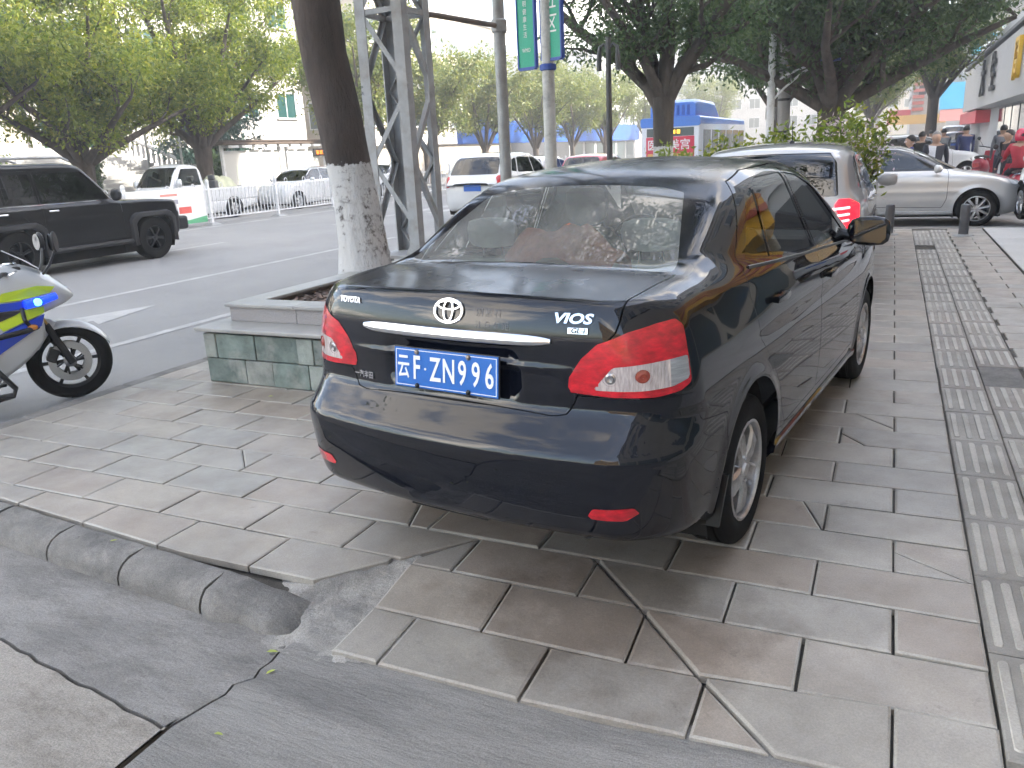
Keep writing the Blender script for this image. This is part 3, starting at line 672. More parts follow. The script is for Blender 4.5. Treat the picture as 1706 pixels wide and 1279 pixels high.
# ------------------------------------------------------------------ ground, road, sidewalk
ROAD_Z = -0.12
def ground_mat(name, color, rough=.85, var=.18, vs=1.2, bump=.25, bs=90., dirt=None, ds=.7, spec=.35, rvar=.0, fine=.25, **kw):
    m = mat(name, color, rough, var=var, vscale=vs, bump=bump, bscale=bs, world_co=True, dirt=dirt, dscale=ds, spec=spec, rvar=rvar, **kw)
    nt = m.node_tree; N, L = nt.nodes, nt.links; b = N['Principled BSDF']
    if fine and b.inputs['Base Color'].is_linked:                     # aggregate speckle
        src = b.inputs['Base Color'].links[0].from_socket; g = N.new('ShaderNodeNewGeometry')
        n = N.new('ShaderNodeTexNoise'); n.inputs['Scale'].default_value = 220; n.inputs['Detail'].default_value = 3; L.new(g.outputs['Position'], n.inputs['Vector'])
        r = N.new('ShaderNodeValToRGB'); e = r.color_ramp.elements; e[0].position, e[1].position = .3, .7; e[0].color, e[1].color = (1-fine,)*3+(1,), (1+fine,)*3+(1,); L.new(n.outputs['Fac'], r.inputs[0])
        x = N.new('ShaderNodeMix'); x.data_type = 'RGBA'; x.blend_type = 'MULTIPLY'; x.inputs[0].default_value = 1; L.new(src, x.inputs[6]); L.new(r.outputs[0], x.inputs[7]); L.new(x.outputs[2], b.inputs['Base Color'])
    return m
M['asphalt'] = ground_mat('asphalt', (.245, .242, .238), .7, .14, .5, .5, 140, dirt=(.275, .27, .262), ds=.35)
M['joint'] = ground_mat('joint_dirt', (.085, .078, .068), .95, .4, 6, .4, 120)
M['concrete_light'] = ground_mat('concrete_light', (.315, .29, .258), .9, .16, 2.2, 1.0, 22, dirt=(.19, .172, .15), ds=4.5, stretch=(1, 2, 1), srot=-.9)
M['concrete_gutter'] = ground_mat('concrete_gutter', (.232, .222, .21), .9, .25, 2.4, 1.0, 14, dirt=(.125, .118, .11), ds=3.2, stretch=(1, 2.6, 1), srot=-.9)
M['concrete_apron'] = ground_mat('concrete_apron', (.25, .24, .226), .85, .16, 1.5, .8, 16, dirt=(.145, .14, .134), ds=1.1, stretch=(1, 5, 1), srot=.9)
M['kerb_stone'] = ground_mat('kerb_stone', (.205, .196, .182), .85, .3, 5, 1.0, 35, dirt=(.10, .098, .095), ds=4)
M['mortar'] = ground_mat('mortar', (.33, .315, .29), .9, .3, 6, 1.0, 40, dirt=(.15, .145, .14), ds=5)
M['forecourt'] = ground_mat('forecourt_paving', (.47, .46, .44), .5, .1, .8, .1, 60, rvar=.12)
M['marking'] = ground_mat('road_marking', (.43, .425, .415), .75, .12, 4, .3, 120, dirt=(.28, .278, .272), ds=2.2)
M['earth'] = ground_mat('earth', (.12, .09, .07), .95, .4, 14, 1.0, 60)
def slab_mat(name, cols, rough=.40, shade_stain=False):
    m = bpy.data.materials.new(name); m.use_nodes = True; nt = m.node_tree; N, L = nt.nodes, nt.links; b = N['Principled BSDF']
    g = N.new('ShaderNodeNewGeometry'); oi = N.new('ShaderNodeObjectInfo')
    ad = N.new('ShaderNodeMath'); ad.operation = 'ADD'; L.new(g.outputs['Random Per Island'], ad.inputs[0]); L.new(oi.outputs['Random'], ad.inputs[1])
    fr = N.new('ShaderNodeMath'); fr.operation = 'FRACT'; L.new(ad.outputs[0], fr.inputs[0])
    r = N.new('ShaderNodeValToRGB'); r.color_ramp.interpolation = 'LINEAR'
    while len(r.color_ramp.elements) < len(cols): r.color_ramp.elements.new(.5)
    for i, c in enumerate(cols): e = r.color_ramp.elements[i]; e.position = i/(len(cols)-1); e.color = (*c, 1)
    L.new(fr.outputs[0], r.inputs[0])
    def noise(s, d=6, rg=.6):
        n = N.new('ShaderNodeTexNoise'); n.inputs['Scale'].default_value = s; n.inputs['Detail'].default_value = d; n.inputs['Roughness'].default_value = rg; L.new(g.outputs['Position'], n.inputs['Vector']); return n.outputs['Fac']
    def ramp(src, p0, p1, a, bb):
        q = N.new('ShaderNodeValToRGB'); e = q.color_ramp.elements; e[0].position, e[1].position = p0, p1; e[0].color, e[1].color = (*a, 1), (*bb, 1); L.new(src, q.inputs[0]); return q.outputs[0]
    def mul(a, bb):
        x = N.new('ShaderNodeMix'); x.data_type = 'RGBA'; x.blend_type = 'MULTIPLY'; x.inputs[0].default_value = 1; L.new(a, x.inputs[6]); L.new(bb, x.inputs[7]); return x.outputs[2]
    c = mul(r.outputs[0], ramp(noise(2.6, 7, .65), .3, .72, (.74, .73, .72), (1.18, 1.18, 1.18)))
    c = mul(c, ramp(noise(160, 3), .3, .7, (.86, .86, .86), (1.12, 1.12, 1.12)))
    c = mul(c, ramp(noise(9, 8, .75), .60, .74, (1, 1, 1), (.62, .60, .58)))
    if shade_stain:                                     # shade behind the car painted into the slab colour, along with brown staining
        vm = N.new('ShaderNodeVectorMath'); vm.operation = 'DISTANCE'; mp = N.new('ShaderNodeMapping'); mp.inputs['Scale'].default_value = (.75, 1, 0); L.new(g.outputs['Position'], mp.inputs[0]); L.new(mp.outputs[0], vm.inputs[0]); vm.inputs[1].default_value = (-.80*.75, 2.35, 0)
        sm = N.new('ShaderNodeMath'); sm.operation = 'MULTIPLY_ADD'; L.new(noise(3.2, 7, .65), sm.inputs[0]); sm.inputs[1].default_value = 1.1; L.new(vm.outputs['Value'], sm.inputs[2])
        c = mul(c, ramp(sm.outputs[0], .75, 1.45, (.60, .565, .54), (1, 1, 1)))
    L.new(c, b.inputs['Base Color']); L.new(ramp(noise(5, 6), .3, .7, (rough-.12,)*3, (rough+.16,)*3), b.inputs['Roughness'])
    bn = N.new('ShaderNodeBump'); bn.inputs['Strength'].default_value = .22; bn.inputs['Distance'].default_value = .006; L.new(noise(70, 8, .6), bn.inputs['Height']); L.new(bn.outputs[0], b.inputs['Normal'])
    return m
SL = [(0.293, 0.270, 0.237), (0.324, 0.302, 0.267), (0.310, 0.264, 0.220), (0.284, 0.238, 0.198), (0.310, 0.289, 0.254), (0.261, 0.243, 0.220), (0.333, 0.293, 0.245), (0.302, 0.254, 0.212), (0.315, 0.292, 0.257)]
M['slab'] = slab_mat('paving_stone', SL, shade_stain=True)
M['slab_edge'] = slab_mat('paving_stone_edge', [(0.351, 0.328, 0.290), (0.396, 0.372, 0.328), (0.324, 0.293, 0.256), (0.369, 0.346, 0.302)], shade_stain=True)
M['tactile'] = slab_mat('tactile_tile', [(0.288, 0.273, 0.242), (0.243, 0.228, 0.203), (0.315, 0.298, 0.265), (0.270, 0.241, 0.210)], .6)
M['tactile_bar'] = slab_mat('tactile_bar', [(0.441, 0.416, 0.370), (0.360, 0.340, 0.302), (0.477, 0.455, 0.407), (0.378, 0.346, 0.307)], .55)

def sheet(name, poly, z, m, parent=None, kind='structure'):
    b = MB(); b.add([(x, y, z(x, y) if callable(z) else z) for x, y in poly], [tuple(range(len(poly)))])
    o = b.build(name, m, parent)
    if parent is None: tag(o, kind=kind)
    return o
sheet('ground', [(-900, -300), (900, -300), (900, 1500), (-900, 1500)], -.30, M['asphalt'])
road = sheet('road', [(-40, -60), (-5.16, -60), (-5.16, 15.6), (40, 15.6), (40, 24.0), (-3.2, 24.0), (-3.2, 400), (-40, 400)], ROAD_Z, M['asphalt'])
def line(pts, w, name='road_marking'):
    b = MB()
    for (x0, y0), (x1, y1) in zip(pts[:-1], pts[1:]):
        d = Vector((x1-x0, y1-y0)).normalized(); n = Vector((-d.y, d.x))*w/2
        b.add([(x0+n.x, y0+n.y, ROAD_Z+.004), (x0-n.x, y0-n.y, ROAD_Z+.004), (x1-n.x, y1-n.y, ROAD_Z+.004), (x1+n.x, y1+n.y, ROAD_Z+.004)], [(0, 1, 2, 3)])
    return b.build(name, M['marking'], road)
line([(-6.86, -30), (-6.86, 15)], .13); line([(-6.86, 24), (-6.86, 90)], .13); line([(-9.70, -30), (-9.70, 15)], .13); line([(-17.55, -30), (-17.55, 120)], .15)
for k in range(-3, 14): line([(-13.6, 2.0+k*8.0), (-13.6, 6.0+k*8.0)], .13)
for i in range(9): line([(-5.6-i*1.0, 21.6), (-5.6-i*1.0, 24.8)], .42)       # zebra across the main road mouth
# lane arrow close to the motorcycle
b = MB(); A = [(-8.45, 4.2), (-8.30, 4.2), (-8.30, 6.3), (-8.02, 6.15), (-8.37, 7.3), (-8.72, 6.15), (-8.45, 6.3)]
b.add([(x, y, ROAD_Z+.004) for x, y in A], [(0, 1, 2, 6), (6, 2, 3, 4, 5)]); b.build('road_marking', M['marking'], road)

# --- sidewalk: base bed, then slabs
PY, PX, Y0 = .264, .5166, 2.413
XL, XR = -5.02, .372
def ramp_z(x, y):
    p = float(np.interp(y, [1.6, 1.887, 2.15, 2.41, 2.65], [-.09, -.075, -.058, -.014, 0]))
    w = float(np.interp(x, [-2.0, -1.7, -.65, -.2, .1], [0.6, 1, 1, .5, 0.0]))
    if y < 2.0: w = max(w, float(np.interp(x, [-.2, .4, 1.5], [.6, .45, .45])))
    return p*w
def kerb_y(x): return 2.26-.09*(x+3.89)                 # inner edge of the kerb line
sidewalk = empty('sidewalk'); tag(sidewalk, kind='structure')
def bed(name, X0, X1, YA, YB, parent, nx=14, ny=30):
    b = MB(); vs = [(X0+(X1-X0)*i/nx, YA+(YB-YA)*j/ny) for j in range(ny+1) for i in range(nx+1)]
    b.add([(x, y, ramp_z(x, y)-.034 if y < 2.7 and x > -1.95 else -.018) for x, y in vs], [(j*(nx+1)+i, j*(nx+1)+i+1, (j+1)*(nx+1)+i+1, (j+1)*(nx+1)+i) for j in range(ny) for i in range(nx)])
    return b.build(name, M['joint'], parent, True)
bed('sidewalk_bed', -1.70, 1.40, 1.82, 3.0, sidewalk); bed('sidewalk_bed', -5.04, -1.70, 2.36, 3.0, sidewalk, 6, 4)
b = MB(); b.add([(x, y, -.05 if y < 2.2 else -.02) for x, y in ((-5.04, 2.37), (-3.89, 2.265), (-1.99, 2.095), (-1.99, 2.40), (-5.04, 2.40))], [(0, 1, 2, 3, 4)]); b.build('sidewalk_bed', M['joint'], sidewalk)
b = MB(); b.bx(-5.04, 1.40, 3.0, 15.2, -.25, -.016); b.build('sidewalk_bed', M['joint'], sidewalk)

def clip(poly, a, bb, c):
    """keep the side a*x + b*y <= c"""
    out = []
    for i in range(len(poly)):
        p, q = poly[i], poly[(i+1) % len(poly)]; dp, dq = a*p[0]+bb*p[1]-c, a*q[0]+bb*q[1]-c
        if dp <= 0: out.append(p)
        if (dp < 0 < dq) or (dq < 0 < dp): t = dp/(dp-dq); out.append((p[0]+(q[0]-p[0])*t, p[1]+(q[1]-p[1])*t))
    return out
def area(p): return .5*abs(sum(p[i][0]*p[(i+1) % len(p)][1]-p[(i+1) % len(p)][0]*p[i][1] for i in range(len(p))))
def half(p, q, g=.006):
    """half-plane left of p->q, with the joint taken off"""
    d = Vector((q[0]-p[0], q[1]-p[1])).normalized(); a, bb = d.y, -d.x
    return a, bb, a*p[0]+bb*p[1]-g
CUT1 = ((-1.93, 2.10), (-1.46, 2.65)); CUT2 = ((-.92, 2.65), (-.12, 1.83))
CRACKS = [((-.14, 4.42), (-.02, 4.26)), ((-.04, 4.74), (.08, 4.61)), ((-1.84, 2.84), (-1.79, 2.68)), ((-.25, 3.48), (-.20, 3.34)), ((-3.1, 3.10), (-2.95, 2.95)), ((.02, 3.16), (.24, 3.02))]
rs = random.Random(11)
slabs = []
def planter_hole(x, y): return False
rows = list(range(-2, 48))
for k in rows:
    ya, yb = Y0+PY*k, Y0+PY*(k+1)
    if yb > 15.1: break
    off = .113 if k % 2 == 0 else .371
    i0 = int(math.floor((XL-off)/PX))-1
    for i in range(i0, 40):
        xa, xb = off+PX*i, off+PX*(i+1)
        for lo, hi in ((XL, XR), (.864, 1.385)):
            a_, b_ = max(xa, lo), min(xb, hi)
            if b_-a_ < .06: continue
            g = rs.uniform(.003, .006); gy = rs.uniform(.002, .0045)
            slabs.append([(a_+g, ya+gy), (b_-g, ya+gy), (b_-g, yb-gy), (a_+g, yb-gy)])
pieces = []
for P in slabs:
    cx = sum(p[0] for p in P)/4; cy = sum(p[1] for p in P)/4; q = [P]
    if cy < 2.8:
        for (p0, p1) in (CUT1, CUT2):
            nq = []
            for s in q:
                for h in (half(p0, p1), half(p1, p0)):
                    c = clip(s, *h)
                    if len(c) > 2 and area(c) > .004: nq.append(c)
            q = nq
        # kerb line on the left, apron edge in front
        nq = []
        for s in q:
            mx = sum(p[0] for p in s)/len(s); my = sum(p[1] for p in s)/len(s)
            left_of_cut1 = (CUT1[1][0]-CUT1[0][0])*(my-CUT1[0][1])-(CUT1[1][1]-CUT1[0][1])*(mx-CUT1[0][0]) > 0
            if left_of_cut1 and mx < -1.4: s = clip(s, *half((-5.2, kerb_y(-5.2)), (-1.5, kerb_y(-1.5)), .012))
            else: s = clip(s, *half((-1.72, 1.62), (-1.30, 2.30), .004)) if False else clip(s, *half((-1.735, 1.80), (-1.50, 2.17), .004)[0:3]) if False else s
            if len(s) > 2 and area(s) > .004:
                if not left_of_cut1: s = clip(s, 1, 0, 99); s = clip(s, -1, -.0, 1.62+.55*max(0, 0))
                per = sum(math.dist(s[i], s[(i+1) % len(s)]) for i in range(len(s))) if len(s) > 2 else 1
                if len(s) > 2 and area(s) > .004 and 12.566*area(s)/per**2 > .22: nq.append(s)
        q = nq
    for (p0, p1) in CRACKS:
        mx_, my_ = (p0[0]+p1[0])/2, (p0[1]+p1[1])/2; xs0, ys0 = [v[0] for v in P], [v[1] for v in P]
        if min(xs0) < mx_ < max(xs0) and min(ys0) < my_ < max(ys0):
            q = [c for s in q for h in (half(p0, p1, .0025), half(p1, p0, .0025)) for c in [clip(s, *h)] if len(c) > 2 and area(c) > .001]
    for s in q: pieces.append(s)
def slab_geo(b, poly, z, e=.009):
    """slab with a worn pale arris: top face, sloped rim, side"""
    n = len(poly); cx = sum(p[0] for p in poly)/n; cy = sum(p[1] for p in poly)/n
    top = []
    for i in range(n):
        p, pr, nx = Vector(poly[i]), Vector(poly[i-1]), Vector(poly[(i+1) % n])
        d1 = (p-pr).normalized(); d2 = (nx-p).normalized(); n1, n2 = Vector((-d1.y, d1.x)), Vector((-d2.y, d2.x)); bis = n1+n2
        L_ = max(.35, bis.length/2*1.0); bis = bis.normalized()*e/max(.4, bis.normalized().dot(n1)); top.append((p.x+bis.x, p.y+bis.y))
    v = [(x, y, z(x, y)) for x, y in top]+[(x, y, z(x, y)-.0035) for x, y in poly]+[(x, y, z(x, y)-.03) for x, y in poly]
    b.mi = 0; b.add(v, [tuple(range(n))]); nb = len(b.v)-3*n
    b.mi = 1
    for i in range(n):
        j = (i+1) % n; b.f.append((nb+n+i, nb+n+j, nb+j, nb+i)); b.m.append(1); b.f.append((nb+2*n+i, nb+2*n+j, nb+n+j, nb+n+i)); b.m.append(1)
    b.mi = 0
def under_car(x, y):
    d = (vios.matrix_basis.inverted() @ Vector((x, y, 0)))
    return -.35 < d.x < 3.1 and -.55 < d.y < 1.2
def in_planter(x, y): return x < -2.6 and y > 4.35 and x > -4.4
vis = [p for p in pieces if not under_car(sum(q[0] for q in p)/len(p), sum(q[1] for q in p)/len(p)) and not in_planter(sum(q[0] for q in p)/len(p), sum(q[1] for q in p)/len(p))]
hid = [p for p in pieces if p not in vis]
vis.sort(key=lambda p: sum(q[0] for q in p)**2/len(p)**2+sum(q[1] for q in p)**2/len(p)**2)
for n_, p in enumerate(vis):
    p[:] = p if sum(p[i][0]*p[(i+1) % len(p)][1]-p[(i+1) % len(p)][0]*p[i][1] for i in range(len(p))) > 0 else p[::-1]
def put_slab(p):
    cx = sum(q[0] for q in p)/len(p); cy = sum(q[1] for q in p)/len(p)
    tx, ty, tz = rs.uniform(-.006, .006), rs.uniform(-.008, .008), rs.uniform(-.002, .002)
    rp = cy < 2.68 and cx > -1.95 and not ((CUT1[1][0]-CUT1[0][0])*(cy-CUT1[0][1])-(CUT1[1][1]-CUT1[0][1])*(cx-CUT1[0][0]) > 0)
    b = MB(); slab_geo(b, [(q[0]-cx, q[1]-cy) for q in p], lambda x, y: (ramp_z(cx+x, cy+y) if rp else 0)+tx*x+ty*y+tz)
    return b, cx, cy
for p in vis[:300]:
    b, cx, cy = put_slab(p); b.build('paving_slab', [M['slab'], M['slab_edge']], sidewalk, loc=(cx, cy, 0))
B_ = MB()
for p in vis[300:]+hid:
    b, cx, cy = put_slab(p); n = len(B_.v); B_.v += [(v[0]+cx, v[1]+cy, v[2]) for v in b.v]; B_.f += [tuple(i+n for i in f) for f in b.f]; B_.m += b.m
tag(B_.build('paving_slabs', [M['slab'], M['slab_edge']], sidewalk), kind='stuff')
# tactile strip: two columns of ribbed tiles
def tactile_mesh(seed):
    r_ = random.Random(seed); b = MB(); slab_geo(b, [(-.1195, -.243), (.1195, -.243), (.1195, .243), (-.1195, .243)], lambda x, y: 0, .006); b.m = [0]*len(b.m); b.mi = 1
    for i in range(4):
        x = -.087+.058*i; l = .212*r_.uniform(.96, 1.0); w = .0155
        sh = [(x+w*math.cos(a), (l-w)*(1 if math.sin(a) >= 0 else -1)+w*math.sin(a)) for a in np.linspace(0, 2*math.pi, 12, endpoint=False)]
        b.loft([[(px, py, 0) for px, py in sh], [(x+(px-x)*.8, py*.985, .0045) for px, py in sh]], caps=False); b.add([(x+(px-x)*.8, py*.985, .0045) for px, py in sh], [tuple(range(12))])
    return b.mesh('tactile_tile', [M['tactile'], M['tactile_bar']])
TM = [tactile_mesh(i) for i in range(4)]
for c, x in enumerate((.4965, .7415)):
    for k in range(28):
        y = 1.78+.491*k+(.11 if c else 0)
        if c == 0 and k == 22: continue                                   # one tile missing
        if y > 14.9 or y < 1.85: continue
        if c == 1 and k == 8:
            b = MB(); slab_geo(b, [(-.118, -.242), (.118, -.242), (.118, .242), (-.118, .242)], lambda x, y: 0, .004); o = b.build('patch_tile', [M['kerb_stone'], M['kerb_stone']], sidewalk, loc=(x, y, -.004)); continue
        link('tactile_tile', TM[rs.randrange(4)], sidewalk, loc=(x+rs.uniform(-.002, .002), y, rs.uniform(-.002, .001)+(ramp_z(x, y) if y < 2.2 else 0)), rot=(rs.uniform(-.004, .004), rs.uniform(-.006, .006), rs.uniform(-.004, .004)))
# kerb along the driveway: rounded stones
kerb = empty('kerb'); tag(kerb, kind='structure')
prof = [(-.0, -.2), (-.0, -.004), (.012, .0), (.075, -.004), (.105, -.016), (.125, -.04), (.135, -.07), (.138, -.2)]
xs = [-5.6, -5.15, -4.75, -4.25, -3.75, -3.25, -2.755, -2.265, -1.90]
for a_, b_ in zip(xs[:-1], xs[1:]):
    bm_ = MB(); rings = []; n = 7; end = b_ > -2.0
    for i in range(n):
        t = i/(n-1); x = a_+.006+(b_-a_-.012)*t; y = kerb_y(x)-.012+ .045*max(0, t-.4)*end; sh = 1-.25*end*max(0, t-.55)/.45
        rings.append([(x+(.02*q if end and t > .9 else 0), y-q*1.25*(1.0 if not end else 1+.1*math.sin(9*t)), z*(sh if z > -.15 else 1)+(-.040*end*t**2+rs.uniform(-.003, .003)*(1+3*end) if z > -.15 else 0)) for q, z in prof])
    if end:
        l = rings[-1]; rings.append([(p[0]+.06, p[1]+.02, min(p[2], -.085) if p[2] > -.15 else p[2]) for p in l]); rings.append([(p[0]+.10, p[1]+.03, -.12) for p in l])
    bm_.loft(rings); bm_.build('kerb_stone', M['kerb_stone'], kerb, True, 60 if end else 40)
# kerb along the carriageway
for k in range(16):
    y = 2.45+k*.8
    bm_ = MB(); bm_.bx(-5.165, -5.03, y+.004, y+.796, -.25, -.008); bm_.build('kerb_stone', M['kerb_stone'], kerb, bevel=.018)
# driveway: old concrete slabs with open cracks between them
driveway = empty('driveway'); tag(driveway, kind='structure')
def slab3(name, poly, z, m, th=.05, sub=0):
    b = MB(); n = len(poly); b.add([(x, y, z(x, y)) for x, y in poly]+[(x, y, z(x, y)-th) for x, y in poly], [tuple(range(n))]+[(i, (i+1) % n, n+(i+1) % n, n+i) for i in range(n)]); return b.build(name, m, driveway)
def wob(p, q, n, a, seed):
    r_ = random.Random(seed); d = Vector((q[0]-p[0], q[1]-p[1])); u = Vector((-d.y, d.x)).normalized()
    return [(p[0]+d.x*i/n+u.x*r_.uniform(-a, a)*(0 < i < n), p[1]+d.y*i/n+u.y*r_.uniform(-a, a)*(0 < i < n)) for i in range(n+1)]
crack = wob((-1.83, 1.93), (-1.80, 1.70), 5, .012, 1)+wob((-1.82, 1.69), (-1.88, 1.42), 6, .014, 2)[1:]+wob((-1.88, 1.40), (-1.84, .2), 8, .012, 3)[1:]
joint = wob((-1.885, 1.405), (-3.3, 1.60), 22, .007, 4)+[(-7.5, 2.10)]
zb_ = lambda x, y: -.102
slab3('gutter_slab', crack[:11]+[(x, y+.006) for x, y in joint]+[(-7.5, 2.60), (-1.86, 1.99)], zb_, M['concrete_gutter'])
slab3('concrete_slab', [(x-.012, y) for x, y in crack[10:]]+[(-7.5, .2)]+[(x, y-.008) for x, y in joint[::-1]], zb_, M['concrete_light'])
def grid(name, xs_, ys_, zf, m, parent, keep=lambda x, y: True):
    b = MB(); nx = len(xs_); b.add([(x, y, zf(x, y)) for y in ys_ for x in xs_], [(j*nx+i, j*nx+i+1, (j+1)*nx+i+1, (j+1)*nx+i) for j in range(len(ys_)-1) for i in range(nx-1) if keep((xs_[i]+xs_[i+1])/2, (ys_[j]+ys_[j+1])/2)]); return b.build(name, m, parent, True, 180)
def edge_x(y): return float(np.interp(y, [c[1] for c in crack[::-1]], [c[0] for c in crack[::-1]]))+.010
def za(x, y):
    e = ramp_z(x, 1.887)-.014; t = min(1, max(0, (y-1.35)/.52)); z = -.105*(1-t)+e*t if y < 1.87 else e-.0*(y-1.87)
    w = float(np.interp(x, [-1.8, -1.45], [0, 1])); return (-.102)*(1-w)+z*w+.0025*math.sin(3.1*x+1.3)*math.sin(4.3*y)
b = MB(); ys_ = sorted(set([c[1] for c in crack]+list(np.linspace(.2, 1.95, 26)))); nx = 30; vs = []
for y in ys_:
    x0 = edge_x(y) if y < 1.93 else -1.8
    vs += [(x0+(4.6-x0)*(k/(nx-1))**1.6, y) for k in range(nx)]
b.add([(x, y, za(x, y)) for x, y in vs], [(j*nx+i, j*nx+i+1, (j+1)*nx+i+1, (j+1)*nx+i) for j in range(len(ys_)-1) for i in range(nx-1)]); b.build('apron_slab', M['concrete_apron'], driveway, True, 180)
sheet('driveway_bed', [(-7.5, .1), (6, .1), (6, 2.2), (-1.5, 2.2), (-7.5, 2.8)], -.125, M['joint'], driveway)
sheet('driveway_far', [(-30, -40), (30, -40), (30, .22), (-30, .22)], -.105, M['concrete_gutter'], driveway)
# mortar patch at the broken kerb end: an uneven skin that fills the corner
from mathutils import noise as mnoise
def zp(x, y):
    side_ = (CUT1[1][0]-CUT1[0][0])*(y-CUT1[0][1])-(CUT1[1][1]-CUT1[0][1])*(x-CUT1[0][0])
    top = -.011 if side_ > 0 else min(-.011, ramp_z(x, y)-.009)*min(1, -side_/.02)-.011*(1-min(1, -side_/.02))
    d = float(np.interp(y+(x+1.75)*.55, [1.84, 1.93, 2.02, 2.12], [1, .75, .25, 0])); d *= float(np.interp(x, [-1.65, -1.45], [1, 0]))
    return top*(1-d)+(-.100)*d+.009*mnoise.noise(Vector((x*14, y*14, 0)))+.005*mnoise.noise(Vector((x*45, y*45, 3)))
grid('mortar_patch', list(np.linspace(-2.40, -1.36, 62)), list(np.linspace(1.83, 2.52, 46)), zp, M['mortar'], driveway, lambda x, y: y < kerb_y(x)+.42 and y > 1.84+.35*max(0, x+1.62) and not (x < -1.93 and y < kerb_y(x)-.012-.07*max(0, x+2.40)/.47))
# forecourt of the shops
fc = empty('forecourt'); tag(fc, kind='structure')
b = MB(); b.bx(1.405, 4.6, 1.9, 15.2, -.25, -.004); b.build('forecourt_bed', M['joint'], fc)
for i in range(4):
    for k in range(17):
        x0, y0 = 1.41+i*.795, 1.92+k*.78
        b = MB(); b.bx(x0+.004, x0+.791, y0+.004, y0+.776, -.03, .003+rs.uniform(-.001, .001)); b.build('forecourt_tile', M['forecourt'], fc)
sheet('sidewalk_edge', [(-5.04, 15.2), (30, 15.2), (30, 15.6), (-5.04, 15.6)], -.02, M['kerb_stone'], sidewalk)
sheet('sidewalk_far', [(-3.2, 24.0), (40, 24.0), (40, 400), (-3.2, 400)], 0.0, M['forecourt'])
sheet('sidewalk_left', [(-90, -60), (-22.6, -60), (-22.6, 400), (-90, 400)], 0.0, M['concrete_gutter'])
# a few fallen leaves
M['fallen_leaf'] = mat('fallen_leaf', (.42, .48, .10), .6, rnd=.3)
for (x, y, z, a, s_) in ((-1.83, 1.83, -.095, .4, .022), (-1.76, 1.74, -.096, 1.2, .017), (-1.70, 1.44, -.094, .2, .016), (-2.93, 2.12, .004, .9, .016), (-.62, 1.68, -.085, .1, .02), (-3.75, 4.08, .004, .6, .018), (-.02, 1.62, -.05, 2., .016)):
    b = MB(); b.add([(-1, 0, .1), (-.4, .36, .28), (.4, .33, .2), (1, 0, .05), (.4, -.33, .22), (-.4, -.36, .3), (0, 0, .05)], [(6, i, (i+1) % 6) for i in range(6)])
    o = b.build('fallen_leaf', M['fallen_leaf'], None, loc=(x, y, z), rot=(0, 0, a), scale=(s_, s_*1.0, s_)); LEAVES = globals().setdefault('LEAVES', []); LEAVES.append(o)
for o, t in zip(LEAVES, ('yellow-green leaf lying against the broken kerb end', 'small yellow leaf on the driveway just below the broken kerb end', 'tiny yellow leaf on the brushed concrete apron', 'yellow leaf lodged in the joint behind the kerb', 'green leaf on the dark concrete in front of the black sedan', 'leaf lying on the slabs at the foot of the planter', 'leaf on the apron under the corner of the sidewalk slabs')):
    tag(o, t, 'leaf', 'fallen leaves')
# ------------------------------------------------------------------ street furniture and buildings
M['granite'] = mat('granite_coping', (.33, .325, .31), .4, var=.12, vscale=3, bump=.05, bscale=200, rvar=.1)
M['granite_pink'] = mat('granite_face', (.30, .285, .28), .5, var=.35, vscale=120, bump=.1, bscale=200)
def slate(name, c): return mat(name, c, .75, var=.35, vscale=7, bump=.8, bscale=40, dirt=(.36, .36, .33), dscale=4, rnd=.2)
M['slate_a'] = slate('green_slate', (.15, .19, .17)); M['slate_b'] = slate('dark_slate', (.10, .105, .105)); M['slate_c'] = slate('pale_slate', (.26, .29, .26))
M['steel_grey'] = mat('grey_painted_steel', (.36, .37, .38), .5, var=.15, vscale=5, dirt=(.25, .23, .21), dscale=4)
M['steel_dark'] = mat('dark_painted_steel', (.05, .05, .052), .5, var=.2)
M['galv'] = mat('galvanised_post', (.33, .34, .34), .55, .3, var=.18, vscale=6, dirt=(.25, .24, .23), dscale=5)
M['white_steel'] = mat('white_steel', (.72, .73, .74), .45, var=.06, dirt=(.45, .44, .43), dscale=5)
M['concrete_pole'] = mat('concrete_pole', (.36, .35, .34), .85, var=.12, bump=.2, bscale=60)
M['green_sign'] = mat('green_banner', (.01, .36, .22), .5, var=.08, vscale=2)
M['blue_frame'] = mat('blue_frame', (.02, .07, .34), .45)
M['white_print'] = mat('white_print', (.8, .82, .8), .6)
M['bark_chip'] = mat('bark_mulch', (.17, .115, .09), .9, var=.5, vscale=30, rnd=.3)

# planter bench with two tiers
PX0, PX1, PY0, PY1 = -4.50, -2.75, 4.27, 9.3
planter = empty('tree_planter', (0, 0, 0), 0, 'two-tier stone planter bench with green slate sides round the whitewashed tree', 'planter')
b = MB(); b.bx(PX0+.045, PX1-.045, PY0+.045, PY1, -.02, .385); b.build('planter_core', M['slate_b'], planter)
rs2 = random.Random(3)
def slate_row(z0, z1, along, cuts, fixed, sgn):
    for a, c in zip(cuts[:-1], cuts[1:]):
        b = MB(); t = rs2.uniform(.028, .05); g = .0035
        if along == 'x': b.bx(a+g, c-g, fixed-(t-.045 if True else 0), fixed+.055, z0+g, z1-g)
        else: b.bx(fixed-.03, fixed+t, a+g, c-g, z0+g, z1-g)
        b.build('slate_tile', M[rs2.choice(['slate_a', 'slate_a', 'slate_b', 'slate_c'])], planter, bevel=.006)
slate_row(.0, .185, 'x', [-4.495, -4.13, -3.88, -3.56, -3.42, -3.1, -2.755], PY0, 1); slate_row(.185, .372, 'x', [-4.495, -4.38, -4.02, -3.64, -3.50, -3.08, -2.755], PY0, 1)
